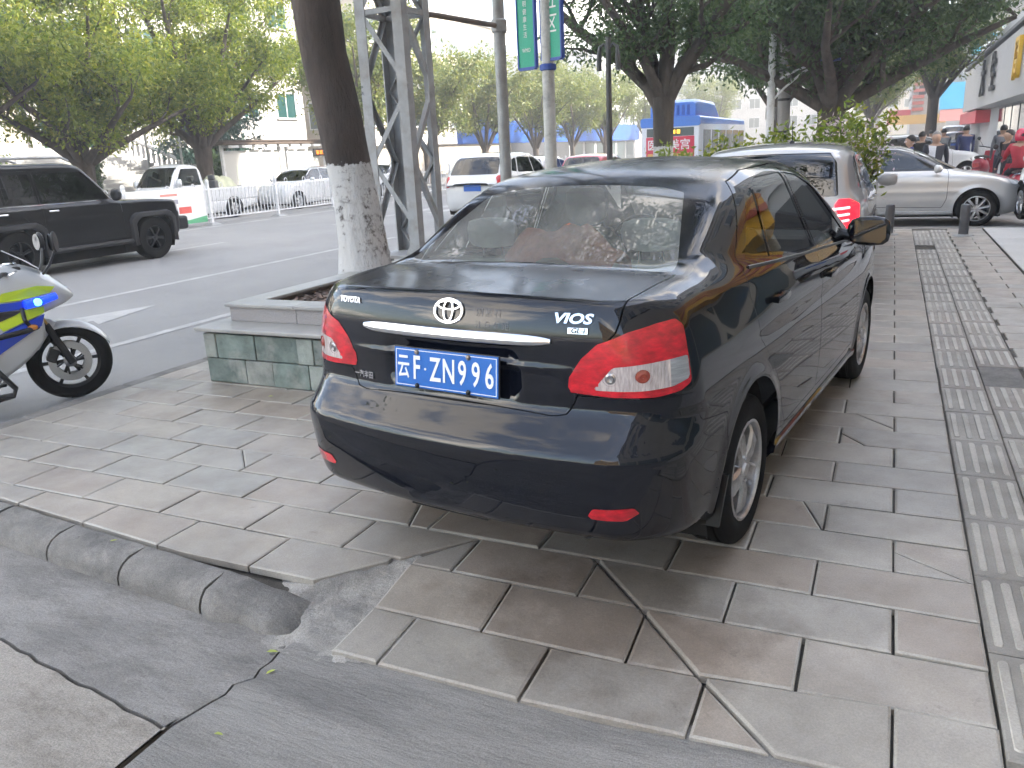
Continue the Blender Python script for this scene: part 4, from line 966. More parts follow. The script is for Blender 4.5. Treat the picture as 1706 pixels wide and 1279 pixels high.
for z0, z1, cu in ((0, .185, [4.30, 4.8, 5.4, 5.9, 6.5, 7.1, 7.7, 8.4, 9.3]), (.185, .372, [4.30, 5.0, 5.6, 6.2, 6.8, 7.5, 8.2, 9.3])): slate_row(z0, z1, 'y', cu, PX1-.045, 1)
for a, c in ((-4.535, -3.2), (-3.2, -2.71)): b = MB(); b.bx(a+.002, c-.002, PY0-.035, PY0+.28, .388, .418); b.build('coping_stone', M['granite'], planter, bevel=.008)
for k in range(4): b = MB(); b.bx(PX1-.28, PX1+.035, PY0+.285+k*1.2, PY0+1.48+k*1.2, .388, .418); b.build('coping_stone', M['granite'], planter, bevel=.008)
for k in range(4): b = MB(); b.bx(PX0-.035, PX0+.12, PY0+.285+k*1.2, PY0+1.48+k*1.2, .388, .418); b.build('coping_stone', M['granite'], planter, bevel=.008)
UX0, UX1, UY0 = -4.42, -3.02, 4.50
for a, c in ((UX0, -3.80), (-3.80, UX1)): b = MB(); b.bx(a+.002, c-.002, UY0, UY0+.12, .4185, .525); b.build('tier_stone', M['granite_pink'], planter, bevel=.003)
for k in range(6):
    for x0 in (UX0, UX1-.12): b = MB(); b.bx(x0, x0+.12, UY0+.125+k*.8, UY0+.92+k*.8, .4185, .525); b.build('tier_stone', M['granite_pink'], planter, bevel=.003)
for a, c in ((UX0-.025, -3.8), (-3.8, UX1+.025)): b = MB(); b.bx(a+.001, c-.001, UY0-.025, UY0+.19, .526, .552); b.build('coping_stone', M['granite'], planter, bevel=.006)
for k in range(4):
    for x0, x1 in ((UX0-.025, UX0+.19), (UX1-.19, UX1+.025)): b = MB(); b.bx(x0, x1, UY0+.192+k*1.2, UY0+1.39+k*1.2, .526, .552); b.build('coping_stone', M['granite'], planter, bevel=.006)
b = MB(); b.bx(UX0+.1, UX1-.1, UY0+.1, PY1, .40, .478); b.build('soil', M['earth'], planter)
# bark mulch on the soil
n = 5200; rg = np.random.RandomState(4); c = np.stack([rg.uniform(UX0+.17, UX1-.17, n), rg.uniform(UY0+.17, PY1-.1, n), .482+rg.uniform(0, .022, n)], 1)
a1, a2, l, w = rg.uniform(0, 6.28, n), rg.uniform(-.5, .5, n), rg.uniform(.012, .035, n), rg.uniform(.005, .012, n)
d = np.stack([np.cos(a1)*np.cos(a2), np.sin(a1)*np.cos(a2), np.sin(a2)], 1)*l[:, None]; e = np.stack([-np.sin(a1), np.cos(a1), rg.uniform(-.4, .4, n)], 1)*w[:, None]
V = np.stack([c-d-e, c+d-e, c+d+e, c-d+e], 1).reshape(-1, 3)
M['mulch'] = bpy.data.materials.new('mulch'); M['mulch'].use_nodes = True
def island_mat(m, cols, rough=.9):
    nt = m.node_tree; N, L = nt.nodes, nt.links; b = N['Principled BSDF']; g = N.new('ShaderNodeNewGeometry'); r = N.new('ShaderNodeValToRGB')
    while len(r.color_ramp.elements) < len(cols): r.color_ramp.elements.new(.5)
    for i, cc in enumerate(cols): el = r.color_ramp.elements[i]; el.position = i/(len(cols)-1); el.color = (*cc, 1)
    L.new(g.outputs['Random Per Island'], r.inputs[0]); L.new(r.outputs[0], b.inputs['Base Color']); b.inputs['Roughness'].default_value = rough
island_mat(M['mulch'], [(.10, .065, .05), (.22, .15, .12), (.30, .22, .18), (.14, .10, .085), (.34, .28, .24)])
tag(link('mulch', np_mesh('mulch', V, np.arange(4*n).reshape(-1, 4), M['mulch'], smooth=False), planter), kind='stuff')

# lattice tower
TX, TY, TS = -4.98, 7.30, .55
tower = empty('lattice_tower', (TX+TS/2, TY+TS/2, 0), 0, 'grey steel lattice tower with crossed braces standing behind the whitewashed tree', 'tower')
def angle_bar(p, q, w, ux, uy, m, name, parent, t=.012):
    """L-section from p to q with flanges along ux and uy"""
    p, q, ux, uy = Vector(p), Vector(q), Vector(ux), Vector(uy); b = MB()
    sec = [(0, 0), (w, 0), (w, t), (t, t), (t, w), (0, w)]
    b.loft([[o+ux*a+uy*c for a, c in sec] for o in (p, q)]); return b.build(name, m, parent)
H_ = 9.0; h = TS/2
cor = [(-h, -h), (h, -h), (h, h), (-h, h)]
for (x, y) in cor: angle_bar((x, y, -.1), (x*.96, y*.96, H_), .115, (-math.copysign(1, x), 0, 0), (0, -math.copysign(1, y), 0), M['steel_grey'], 'leg', tower)
for f in range(4):
    (x0, y0), (x1, y1) = cor[f], cor[(f+1) % 4]; d = Vector((x1-x0, y1-y0, 0)).normalized(); nrm = Vector((d.y, -d.x, 0))
    z = .05; k = 0
    while z < H_-.6:
        z2 = z+.72
        a, c = ((x0, y0, z), (x1, y1, z2)) if k % 2 == 0 else ((x1, y1, z), (x0, y0, z2))
        a = Vector(a)-nrm*.012*(1 if k % 2 else 1)+d*(0.03 if k % 2 == 0 else -.03); c = Vector(c)-nrm*.012+d*(-.03 if k % 2 == 0 else .03)
        ax = (c-a).normalized(); up = ax.cross(nrm).normalized()
        angle_bar(a, c, .05, up, -nrm, M['steel_grey'], 'brace', tower, .007)
        if k % 4 == 3:
            bb = MB(); mid = Vector(((x0+x1)/2, (y0+y1)/2, z2)); bb.box(mid-nrm*.03, (abs(d.x)*(TS-.08)+.04, abs(d.y)*(TS-.08)+.04, .05)); bb.build('strut', M['steel_grey'], tower)
        z = z2; k += 1
b = MB(); b.box((0, 0, .52), (TS+.10, TS+.10, .03)); b.build('base_plate', M['steel_grey'], tower)
# tall grey post with an arm towards the tower
post = empty('utility_post', (-4.5, 9.67, 0), 0, 'plain grey steel post with a rusty arm reaching to the lattice tower', 'post')
b = MB(); b.tube([(0, 0, 0), (0, 0, 7)], [.075, .066], 20); b.build('pole', M['galv'], post, True, 60)
b = MB(); b.tube([(.0, .0, 3.02), (-.2, -1.2, 3.02), (-.3, -1.9, 3.0)], [.03, .03, .028], 10); b.build('arm', mat('rusty_arm', (.16, .13, .11), .8, var=.3), post, True, 60)
b = MB(); b.lathe([(.08, 2.94), (.095, 2.96), (.095, 3.08), (.08, 3.10)], 20); b.build('clamp', M['galv'], post, True)
# lamp post with two green street banners
bp = empty('banner_post', (-4.47, 11.16, 0), 0, 'white lamp post carrying a pair of green street banners in blue frames', 'lamp post')
b = MB(); b.tube([(0, 0, 0), (0, 0, 8)], [.092, .07], 24); b.build('pole', mat('pale_post', (.52, .52, .50), .6, var=.08, vscale=6, dirt=(.26, .26, .26), dscale=7), bp, True, 60)
for s_, x0, x1 in ((-1, -.50, -.215), (1, -.085, .27)):
    zlo = 2.70; ang = R(-22) if s_ > 0 else R(-16); fr_ = Matrix.Rotation(ang, 4, 'Z')
    q = lambda u, v, hh: tuple(fr_ @ Vector((u, hh, v)))
    zl = zlo-.02 if s_ < 0 else zlo+.06
    pn = MB(); pn.prism([(x0, zl), (x1, zl), (x1, zl+1.9), (x0, zl+1.9)], -.02, .02, q); po = pn.build('banner', M['green_sign'], bp)
    for (u0, u1, v0, v1) in ((x0-.02, x0, zl-.02, zl+1.92), (x1, x1+.025, zl-.02, zl+1.92), (x0, x1, zl-.04, zl), (x0, x1, zl+1.9, zl+1.93)):
        f_ = MB(); f_.prism([(u0, v0), (u1, v0), (u1, v1), (u0, v1)], -.032, .032, q); f_.build('banner_frame', M['blue_frame'], po)
    fx = Vector(q(1, 0, 0))-Vector(q(0, 0, 0))
    if s_ > 0:
        for i, chh in enumerate('社区'): text('banner_character', chh[0], .26, M['white_print'], po, .002, frame(q((x0+x1)/2+.01, zl+.42+.30*(1-i), -.0235), fx, (0, 0, 1)), bold=.002, xscale=.8, shear=.1)
    else:
        for i, chh in enumerate('文明健康生活'): text('banner_character', chh, .085, M['white_print'], po, .002, frame(q((x0+x1)/2-.01, zl+.42+.10*(5-i), -.0235), fx, (0, 0, 1)), xscale=.8)
        text('banner_character', 'WMO', .08, M['white_print'], po, .002, frame(q((x0+x1)/2, zl+.22, -.0235), fx, (0, 0, 1)), xscale=.7)
b = MB(); b.lathe([(.093, 2.60), (.115, 2.61), (.115, 2.68), (.093, 2.69)], 20); b.build('clamp', M['blue_frame'], bp, True)
# dark garden lamp
gl = empty('garden_lamp', (-4.47, 13.9, 0), 0, 'slim black garden lamp post with drooping heads beside the big tree', 'lamp post')
b = MB(); b.tube([(0, 0, 0), (0, 0, 3.3)], [.055, .045], 14); b.build('pole', M['steel_dark'], gl, True, 60)
for s_ in (-1, 1): b = MB(); b.tube([(0, 0, 3.1), (s_*.08, 0, 3.2), (s_*.15, 0, 3.15), (s_*.165, 0, 3.0), (s_*.165, 0, 2.78)], [.02, .022, .03, .04, .045], 10); b.build('lamp_head', M['steel_dark'], gl, True, 60)
# two short bollards
for (x, y, t) in ((.02, 14.2, 'dark steel bollard nearest the mirror of the black sedan'), (1.05, 14.03, 'dark steel bollard standing before the front wheel of the silver sedan')):
    bo = empty('bollard', (x, y, 0), 0, t, 'bollard', 'bollards at the end of the sidewalk')
    b = MB(); b.lathe([(.068, -.02), (.068, .44), (.062, .462), (.05, .47), (.001, .474)], 20); b.build('bollard_post', mat('bollard_steel', (.12, .12, .13), .4, .5, var=.2, vscale=8), bo, True, 40)
    b = MB(); b.lathe([(.15, -.001), (.14, .012), (.075, .02), (.069, .03)], 20); b.build('bollard_base', M['galv'], bo, True, 40)
# white lamp post with a solar street light, concrete pole
lp = empty('street_lamp', (-3.2, 24.5, 0), 0, 'white street lamp post with curved arm and blue lamp head', 'street lamp')
b = MB(); b.tube([(0, 0, 0), (0, 0, 8.5)], [.11, .09], 16); b.build('pole', M['white_steel'], lp, True, 60)
for dz in (0, -.35): b = MB(); b.tube([(0, 0, 2.95+dz*1.2), (.35, 0, 3.2+dz*.9), (.8, 0, 3.36+dz*.35), (1.15, 0, 3.42)], .03, 8); b.build('arm', M['white_steel'], lp, True, 60)
b = MB(); b.loft([[(1.05, -.1, 3.40), (1.05, .1, 3.40), (1.05, .1, 3.46), (1.05, -.1, 3.46)], [(1.3, -.16, 3.41), (1.3, .16, 3.41), (1.3, .16, 3.56), (1.3, -.16, 3.56)], [(1.75, -.12, 3.47), (1.75, .12, 3.47), (1.75, .12, 3.53), (1.75, -.12, 3.53)]]); b.build('lamp_head', mat('blue_lamp_head', (.06, .11, .28), .4), lp, True, 30)
b = MB(); b.bx(1.0, 1.28, -.02, .02, 3.2, 3.36); b.build('number_tag', mat('yellow_tag', (.75, .5, .05), .5), lp)
cp = empty('utility_pole', (-3.02, 26, 0), 0, 'thick round concrete utility pole behind the white street lamp', 'pole')
b = MB(); b.tube([(0, 0, 0), (0, 0, 9)], [.19, .15], 18); b.build('pole', M['concrete_pole'], cp, True, 60)
for z in (1.7, 2.6, 3.4): b = MB(); b.lathe([(.18, z), (.19, z+.01), (.19, z+.06), (.18, z+.07)], 18); b.build('band', M['steel_dark'], cp, True)
b = MB(); b.bx(-.5, -.22, -.12, .12, 2.1, 2.45); b.build('meter_box', M['galv'], cp, bevel=.01)
b = MB(); b.tube([(0, -.2, 3.55), (1.1, -.2, 3.58)], .02, 8); b.build('crossarm', mat('yellow_arm', (.5, .33, .08), .6), cp, True)

# white barrier fence on the road
fx_ = -18.2
fence = empty('barrier_fence', (fx_, 15.4, ROAD_Z), 0, 'white steel barrier fence with upright bars dividing the road', 'fence')
for k in range(-3, 14):
    y = k*2.95
    b = MB(); b.bx(-.04, .04, y-.04, y+.04, .05, 1.2); b.lathe([(.055, 1.2), (.06, 1.25), (.03, 1.3), (.001, 1.31)], 10, 'Z', (0, y, 0)); b.build('post', M['white_steel'], fence)
    b = MB(); b.loft([[(-.2, y-.2, .0), (.2, y-.2, .0), (.2, y+.2, .0), (-.2, y+.2, .0)], [(-.09, y-.09, .07), (.09, y-.09, .07), (.09, y+.09, .07), (-.09, y+.09, .07)]]); b.build('post_foot', M['galv'], fence)
    for z in (.2, 1.02): b = MB(); b.bx(-.02, .02, y+.04, y+2.91, z-.022, z+.022); b.build('rail', M['white_steel'], fence)
    B2 = MB()
    for i in range(1, 19): B2.bx(-.011, .011, y+i*.155-.011, y+i*.155+.011, .22, 1.0)
    for i in (3, 9, 15):
        for q in range(12): a0, a1 = 2*math.pi*q/12, 2*math.pi*(q+1)/12; B2.cyl((0, y+i*.155+.08+.07*math.cos(a0), 1.12+.075*math.sin(a0)), (0, y+i*.155+.08+.07*math.cos(a1), 1.12+.075*math.sin(a1)), .012, n=5, cap=False)
    tag(B2.build('bars', M['white_steel'], fence), kind='stuff')
fp = empty('notice_board', (fx_+.05, 15.6, ROAD_Z), 0, 'white printed notice board with green foot hung on the barrier fence', 'board')
b = MB(); b.bx(0, .03, -.2, 2.5, .12, 1.12); b.build('board', M['white_print'], fp)
b = MB(); b.prism([(-.2, .12), (2.5, .12), (2.5, .3), (1.8, .22), (.8, .34), (-.2, .2)], .031, .036, lambda u, v, h: (h, u, v)); b.build('printed_foot', mat('print_green', (.12, .42, .22), .6), fp)
for (u0, u1, v0, v1, cc) in ((1.5, 1.95, .42, .6, (.7, .12, .1)), (1.0, 1.35, .42, .58, (.2, .2, .25)), (1.1, 1.5, .7, .82, (.3, .3, .35)), (.9, 1.5, .92, .98, (.7, .3, .25))):
    b = MB(); b.bx(.031, .036, u0, u1, v0, v1); b.build('printed_panel', mat('print', cc, .6), fp)
# poster board close to the fence, further along
# bus shelter with bright panels
sh = empty('bus_shelter', (-25.5, 27.2, 0), 0, 'long bus shelter with flat roof, white poster panels and red LED display', 'bus shelter')
M['panel_white'] = mat('poster_panel', (.55, .55, .53), .4); M['shelter_roof'] = mat('shelter_roof', (.10, .075, .06), .6)
b = MB(); b.bx(-1.2, .35, -.6, 6.9, 2.38, 2.52); b.build('roof', M['shelter_roof'], sh, bevel=.02)
b = MB(); b.bx(-1.25, .4, -.65, 6.95, 2.523, 2.56); b.build('roof_edge', M['shelter_roof'], sh)
for k in range(9): b = MB(); b.bx(-.1, .32, -.3+k*.8, .3+k*.8, 2.26, 2.36); b.build('roof_bracket', M['white_steel'], sh)
for y in (-.4, 3.2, 3.7, 6.5): b = MB(); b.bx(-.06, .06, y-.06, y+.06, 0, 2.38); b.build('post', M['white_steel'], sh)
for y0, y1 in ((-.3, 3.1), (3.8, 6.0)): b = MB(); b.bx(-.05, .02, y0, y1, .35, 2.15); b.build('poster_panel', M['panel_white'], sh)
b = MB(); b.bx(.02, .03, .3, 2.6, .9, 1.5); b.build('poster_print', mat('poster_print', (.55, .58, .52), .5), sh)
led = MB(); led.bx(-.05, .12, 5.6, 6.9, 1.80, 2.15); lo = led.build('display_case', M['steel_dark'], sh)
for k in range(4): b = MB(); b.bx(.121, .128, 5.75+k*.27, 5.95+k*.27, 1.88, 2.07); b.build('display_digit', mat('led_orange', (.9, .2, .02), .5, emit=(1, .25, .02) if k < 3 else (1, .05, .05), estr=.25), lo)
# ------------------------------------------------------------------ buildings
M['win'] = mat('window_glass', (.06, .085, .09), .06, spec=.6, rnd=.3)
M['win_teal'] = mat('teal_glass', (.008, .05, .046), .1, spec=.4)
M['wall_white'] = mat('white_wall_tiles', (.42, .405, .385), .6, var=.05, vscale=.6, dirt=(.33, .31, .29), dscale=.5)
M['wall_cream'] = mat('cream_wall', (.42, .375, .31), .7, var=.06, vscale=.5, dirt=(.33, .29, .24), dscale=.6)
M['wall_grey'] = mat('grey_wall', (.42, .42, .42), .7, var=.08, vscale=.5)
M['wall_ochre'] = mat('ochre_wall', (.55, .36, .16), .7, var=.08, vscale=.7)
M['frame_white'] = mat('window_frame_white', (.6, .6, .6), .5)
M['step'] = mat('stone_step', (.30, .295, .285), .75, var=.1, vscale=2)
def facade_building(name, label, loc, size, wall, face, floors, cols, win=(.62, .6), z0=3.6, fh=3.2, roof=.5, glassm=None, group=None, rz=0, sill=True):
    """box building; FACE lists which sides ('-x', '+x', '-y') carry windows, each window a frame and a pane"""
    root = empty(name, loc, rz, label, 'building', group); sx, sy, sz = size; glassm = glassm or M['win']
    b = MB(); b.bx(-sx/2, sx/2, -sy/2, sy/2, -.2, sz); b.build('wall', wall, root)
    b = MB(); b.bx(-sx/2-.25, sx/2+.25, -sy/2-.25, sy/2+.25, sz+.003, sz+roof); b.build('parapet', M['wall_grey'], root)
    for fc_ in face:
        L_ = sy if 'x' in fc_ else sx; n = max(1, int(round(L_*cols))); p = L_/n
        if 'x' in fc_:
            s_ = 1 if fc_[0] == '+' else -1; fn = lambda u, v, h, s_=s_: (s_*(sx/2+h), u, v)
        else:
            s_ = 1 if fc_[0] == '+' else -1; fn = lambda u, v, h, s_=s_: (u, s_*(sy/2+h), v)
        w, hh = p*win[0], fh*win[1]
        bw = MB(); bw.prism([(-w/2, -hh/2), (w/2, -hh/2), (w/2, hh/2), (-w/2, hh/2)], .004, .03, fn); mw = bw.mesh('pane', glassm)
        bf = MB()
        for (u0, u1, v0, v1) in ((-w/2-.07, -w/2, -hh/2-.07, hh/2+.07), (w/2, w/2+.07, -hh/2-.07, hh/2+.07), (-w/2, w/2, hh/2, hh/2+.07), (-w/2, w/2, -hh/2-.07, -hh/2), (-.03, .03, -hh/2, hh/2)):
            bf.prism([(u0, v0), (u1, v0), (u1, v1), (u0, v1)], .004, .07, fn)
        mf = bf.mesh('window', M['frame_white'])
        bs = MB(); bs.prism([(-w/2-.15, -.06), (w/2+.15, -.06), (w/2+.15, .0), (-w/2-.15, .0)], .004, .16, fn); ms = bs.mesh('sill', M['step'])
        for f in range(floors):
            for i in range(n):
                u, v = -L_/2+p*(i+.5), z0+fh*(f+.5)
                if v+hh/2 > sz: continue
                off = (0, u, v) if 'x' in fc_ else (u, 0, v)
                wo = link('window', mf, root, loc=off); link('pane', mw, wo)
                if sill: link('sill', ms, wo, loc=(0, 0, -hh/2-.07))
    return root
def awning_sign(root, name, box, m):
    b = MB(); b.bx(*box); return b.build(name, m, root, bevel=.02)

# --- left side: civic building with steps
civ = facade_building('civic_building', 'white civic building with wide stone steps and teal glass doors behind the trees', (-46, 39, 0), (12, 24, 13), M['wall_white'], ['+x', '-y'], 3, .26, (.5, .55), 4.0, 3.0, glassm=M['win_teal'])
b = MB(); b.bx(6.004, 6.06, -9.5, -5.5, 2.75, 5.2); b.build('entrance', M['win_teal'], civ)
b = MB(); b.bx(6.004, 6.3, -10.3, -9.7, 0, 6.5); b.build('pilaster', M['wall_white'], civ)
ann = facade_building('annexe_building', 'low cream annexe at the far left behind the black off-road car', (-43, 16, 0), (10, 22, 5.4), M['wall_cream'], ['+x'], 1, .2, (.35, .5), 1.9, 3.2, glassm=M['win'])
for i in range(2): b = MB(); b.bx(5.0, 5.08, 8.4+.9*i, 9.2+.9*i, .6+2.2, 2.2+2.2); b.build('vent_grille', M['white_steel'], ann)
stairs = empty('stone_steps', (0, 0, 0), 0, 'broad flight of grey stone steps leading up to the civic building', 'steps')
for k in range(16):
    b = MB(); b.bx(-36.5-.004*k, -29.2-.42*k, 23.4, 30.4, .17*k, .17*(k+1)-.004); b.build('step', M['step'], stairs)
b = MB(); b.bx(-40.5, -36.6, 22.5, 40, 0, 2.74); b.build('landing', M['wall_white'], stairs)
bal = empty('balustrade', (0, 0, 0), 0, 'white stone balustrade descending beside the steps', 'balustrade')
for k in range(22):
    x = -29.4-.33*k; z = .17*(k*.33/.42)
    b = MB(); b.lathe([(.07, 0), (.05, .1), (.09, .3), (.05, .55), (.07, .7)], 8, 'Z', (x, 30.7, z+.1)); b.build('baluster', M['wall_white'], bal, True)
b = MB(); b.tube([(-29.3, 30.7, .95), (-36.6, 30.7, 3.65)], .1, 6); b.build('handrail', M['wall_white'], bal)
for k in range(18):
    y = 31.2+.45*k; b = MB(); b.lathe([(.07, 0), (.05, .1), (.09, .3), (.05, .55), (.07, .7)], 8, 'Z', (-36.5, y, 2.8)); b.build('baluster', M['wall_white'], bal, True)
b = MB(); b.bx(-36.6, -36.4, 31, 39.2, 3.5, 3.62); b.build('handrail', M['wall_white'], bal)
b = MB(); b.bx(-36.6, -28.9, 22.6, 23.35, -.1, .9); b.build('side_wall', M['wall_white'], stairs)
ret = empty('retaining_wall', (0, 0, 0), 0, 'stepped white retaining wall with hedge at the far left', 'wall')
b = MB(); b.bx(-38, -30.5, 10, 22.4, -.1, 1.4); b.build('wall', M['wall_white'], ret)
b = MB(); b.bx(-38.1, -30.4, 9.9, 22.5, 1.403, 1.5); b.build('coping', M['step'], ret)
for k in range(8): b = MB(); b.bx(-30.5+.001*k, -30.1+.35*k*0+.3*k*0, 21.3-.45*k, 21.75-.45*k, 0, 1.4-.17*k); b.build('ramp_step', M['step'], ret)
# flag poles by the steps
for y, t in ((25.4, 'slim steel flagpole standing before the steps'), (27.2, 'second slim flagpole, nearer the round tree')):
    o = MB(); o.tube([(0, 0, 0), (0, 0, 7)], [.05, .035], 8); tag(o.build('flagpole', M['galv'], None, True, loc=(-28.2, y, 0)), t, 'flagpole', 'flagpoles')

# --- far left row
m1 = facade_building('apartment_building', 'cream apartment block with big gridded windows seen between the lattice tower and grey post', (-44, 66, 0), (16, 26, 13), M['wall_cream'], ['+x', '-y'], 4, .4, (.8, .62), 3.4, 3.0)
awning_sign(m1, 'fascia', (8.0, 8.35, -13, 13, 2.5, 3.3), mat('pale_fascia', (.75, .74, .72), .5))
m2 = facade_building('shop_row', 'low shop row under a long blue fascia board behind the roadside trees', (-37, 92, 0), (14, 24, 6.5), M['wall_grey'], ['+x'], 1, .35, (.6, .5), 3.6, 2.8)
awning_sign(m2, 'fascia', (7.0, 7.5, -36, 12, 2.3, 4.1), mat('blue_fascia', (.012, .085, .36), .5, var=.15, vscale=1))
for k in range(6): b = MB(); b.bx(7.004, 7.05, -11+3.8*k, -8+3.8*k, 0, 2.2); b.build('shop_door', M['win'], m2)
facade_building('far_tower_block', 'pale hazy tower block closing the street far away', (-24, 170, 0), (30, 16, 24), M['wall_white'], ['-y'], 6, .3, (.55, .5), 3, 3.4, sill=False)
facade_building('far_office_block', 'low pale block far down the street beside the bus', (4, 210, 0), (26, 16, 15), M['wall_cream'], ['-y'], 4, .3, (.6, .5), 3, 3.2, sill=False)
facade_building('hillside_block', 'grey block far off behind the left roadside trees', (-48, 128, 0), (22, 34, 14), M['wall_grey'], ['+x', '-y'], 4, .25, (.55, .5), 3, 3.2, sill=False)

# --- right side, beyond the side street
r1 = facade_building('corner_shop_building', 'grey corner building with a big white fascia and a black end panel', (12.6, 48.3, 0), (16, 34, 5.6), M['wall_grey'], ['-x', '-y'], 0, .3, (.6, .55), 5.4, 2.3)
r1t = facade_building('white_tower_block', 'white upper block with dark windows rising behind the fascia of the corner shop', (17.5, 49, 0), (17, 34, 21), M['wall_white'], ['-x', '-y'], 4, .3, (.5, .5), 7.0, 3.2)
facade_building('added_shade_block', 'tall plain block lining the far side of the side street', (44, 33, 0), (36, 17, 38), M['wall_cream'], ['-y'], 5, .25, (.55, .5), 3.5, 3.4, sill=False)  # out of view, added and sized to keep the sun off the road
M['sign_white'] = mat('sign_white', (.44, .425, .41), .5, var=.05, vscale=1); M['sign_black'] = mat('sign_black', (.02, .022, .03), .4); M['sign_yellow'] = mat('sign_yellow', (.80, .48, .03), .5)
b = MB(); b.bx(-8.9, -8.0, -16.7, 11.0, 2.6, 4.85); fs = b.build('fascia', M['sign_white'], r1)
b = MB(); b.bx(-8.95, 0, -17.25, -16.71, 2.5, 4.95); b.build('end_panel', M['sign_black'], r1)
b = MB(); b.bx(-9.0, -8.0, -17.2, 11.2, 4.955, 5.08); b.build('fascia_cap', M['steel_dark'], r1)
text('sign_character', '周', 1.5, M['sign_yellow'], fs, .12, frame((-8.98, -14.2, 3.75), (0, -1, 0), (0, 0, 1)), bold=.02)
for i, c in enumerate('大生'): text('sign_character', c, 1.7, M['steel_dark'], fs, .1, frame((-8.98, -1.6-4.6*i, 3.75), (0, -1, 0), (0, 0, 1)), bold=.03)
for k in range(6): b = MB(); b.bx(-8.06, -8.004, -16+2.6*k, -13.8+2.6*k, 0, 2.5); b.build('shop_window', M['win'], r1)
b = MB(); b.bx(-8.7, -8.0, 4, 16, 1.9, 2.55); b.build('red_fascia', mat('sign_red', (.62, .06, .08), .5), r1)
r2 = facade_building('blue_sign_building', 'white building with a tall cyan poster and pale blue shop fascia', (9.6, 96, 0), (9, 22, 13), M['wall_white'], ['-x', '-y'], 3, .3, (.6, .55), 4.5, 2.7)
cy_ = mat('cyan_poster', (.06, .48, .68), .5, var=.1, vscale=1.5)
b = MB(); b.bx(-4.0, -.6, -11.12, -11.004, 6.2, 11.0); po = b.build('poster', cy_, r2)
for z in (9.4, 8.4, 7.3): b = MB(); b.bx(-3.6, -1.2, -11.14, -11.125, z, z+.45); b.build('poster_print', M['white_print'], po)
b = MB(); b.bx(-6.2, 3, -11.9, -11.004, 3.4, 5.6); b.build('fascia', mat('sky_fascia', (.10, .46, .75), .5), r2)
b = MB(); b.bx(-6.1, 3, -11.8, -11.004, 2.4, 3.38); b.build('pink_fascia', mat('pink_fascia', (.75, .36, .34), .5), r2)
for k in range(3): b = MB(); b.bx(-3.9+2.5*k, -1.7+2.5*k, -11.08, -11.004, 0, 2.3); b.build('shop_window', M['win'], r2)
r3 = facade_building('striped_sign_building', 'grey building with a red and white striped pillar far along the right side', (6.0, 122, 0), (9, 22, 12), M['wall_grey'], ['-x', '-y'], 2, .3, (.55, .5), 5, 3)
for k in range(8): b = MB(); b.bx(-4.4, -3.2, -11.3, -11.004, 4.0+k*.7, 4.36+k*.7); b.build('sign_stripe', mat('stripe_red', (.45, .14, .12), .5), r3)
b = MB(); b.bx(-7.0, -4.5, -11.4, -11.05, 2.6, 4.2); b.build('red_fascia', mat('sign_crimson', (.45, .07, .09), .5), r3)
b = MB(); b.bx(-6.6, 1.0, -14.5, -13.9, 2.5, 3.5); b.build('yellow_awning', mat('awning_yellow', (.75, .45, .15), .6), r3)
# bridge-like canopy high over the right shops
cn = empty('overhead_canopy', (0, 0, 0), 0, 'pale grey projecting canopy slab high above the right-hand shops', 'canopy')
b = MB(); b.bx(5.2, 22, 70, 78, 9.2, 12.0); b.build('canopy_slab', M['wall_white'], cn)
b = MB(); b.bx(5.5, 21, 70.6, 78, 12.01, 14); b.build('canopy_upstand', M['wall_grey'], cn)

# --- right side, beside the parked cars: shop front that throws the sidewalk into shade
s1 = facade_building('shop_building', 'tall cream shop building with a striped amber fascia beside the sidewalk', (12.6, 2.4, 0), (16, 25.4, 15.5), M['wall_cream'], ['-x'], 4, .3, (.6, .55), 6.0, 3.1)
b = MB(); b.bx(-8.6, -8.0, 2.6, 12.4, 2.7, 4.6); b.build('fascia', mat('sign_amber', (.78, .42, .04), .5, var=.1, vscale=1), s1)
for k in range(5): b = MB(); b.bx(-8.66, -8.605, 2.6, 12.4, 3.0+k*.3, 3.12+k*.3); b.build('fascia_stripe', mat('sign_rust', (.42, .08, .04), .5), s1)
for k in range(7): b = MB(); b.bx(-8.06, -8.004, -12+3.45*k, -9+3.45*k, .1, 2.5); b.build('shop_window', M['win'], s1)
# --- behind the viewer: the tan block and the row mirrored in the boot lid
facade_building('tan_office_block', 'tan office block across the crossing behind the viewer', (3, -46, 0), (26, 14, 13), M['wall_ochre'], ['+y'], 3, .3, (.55, .45), 3, 3.0)
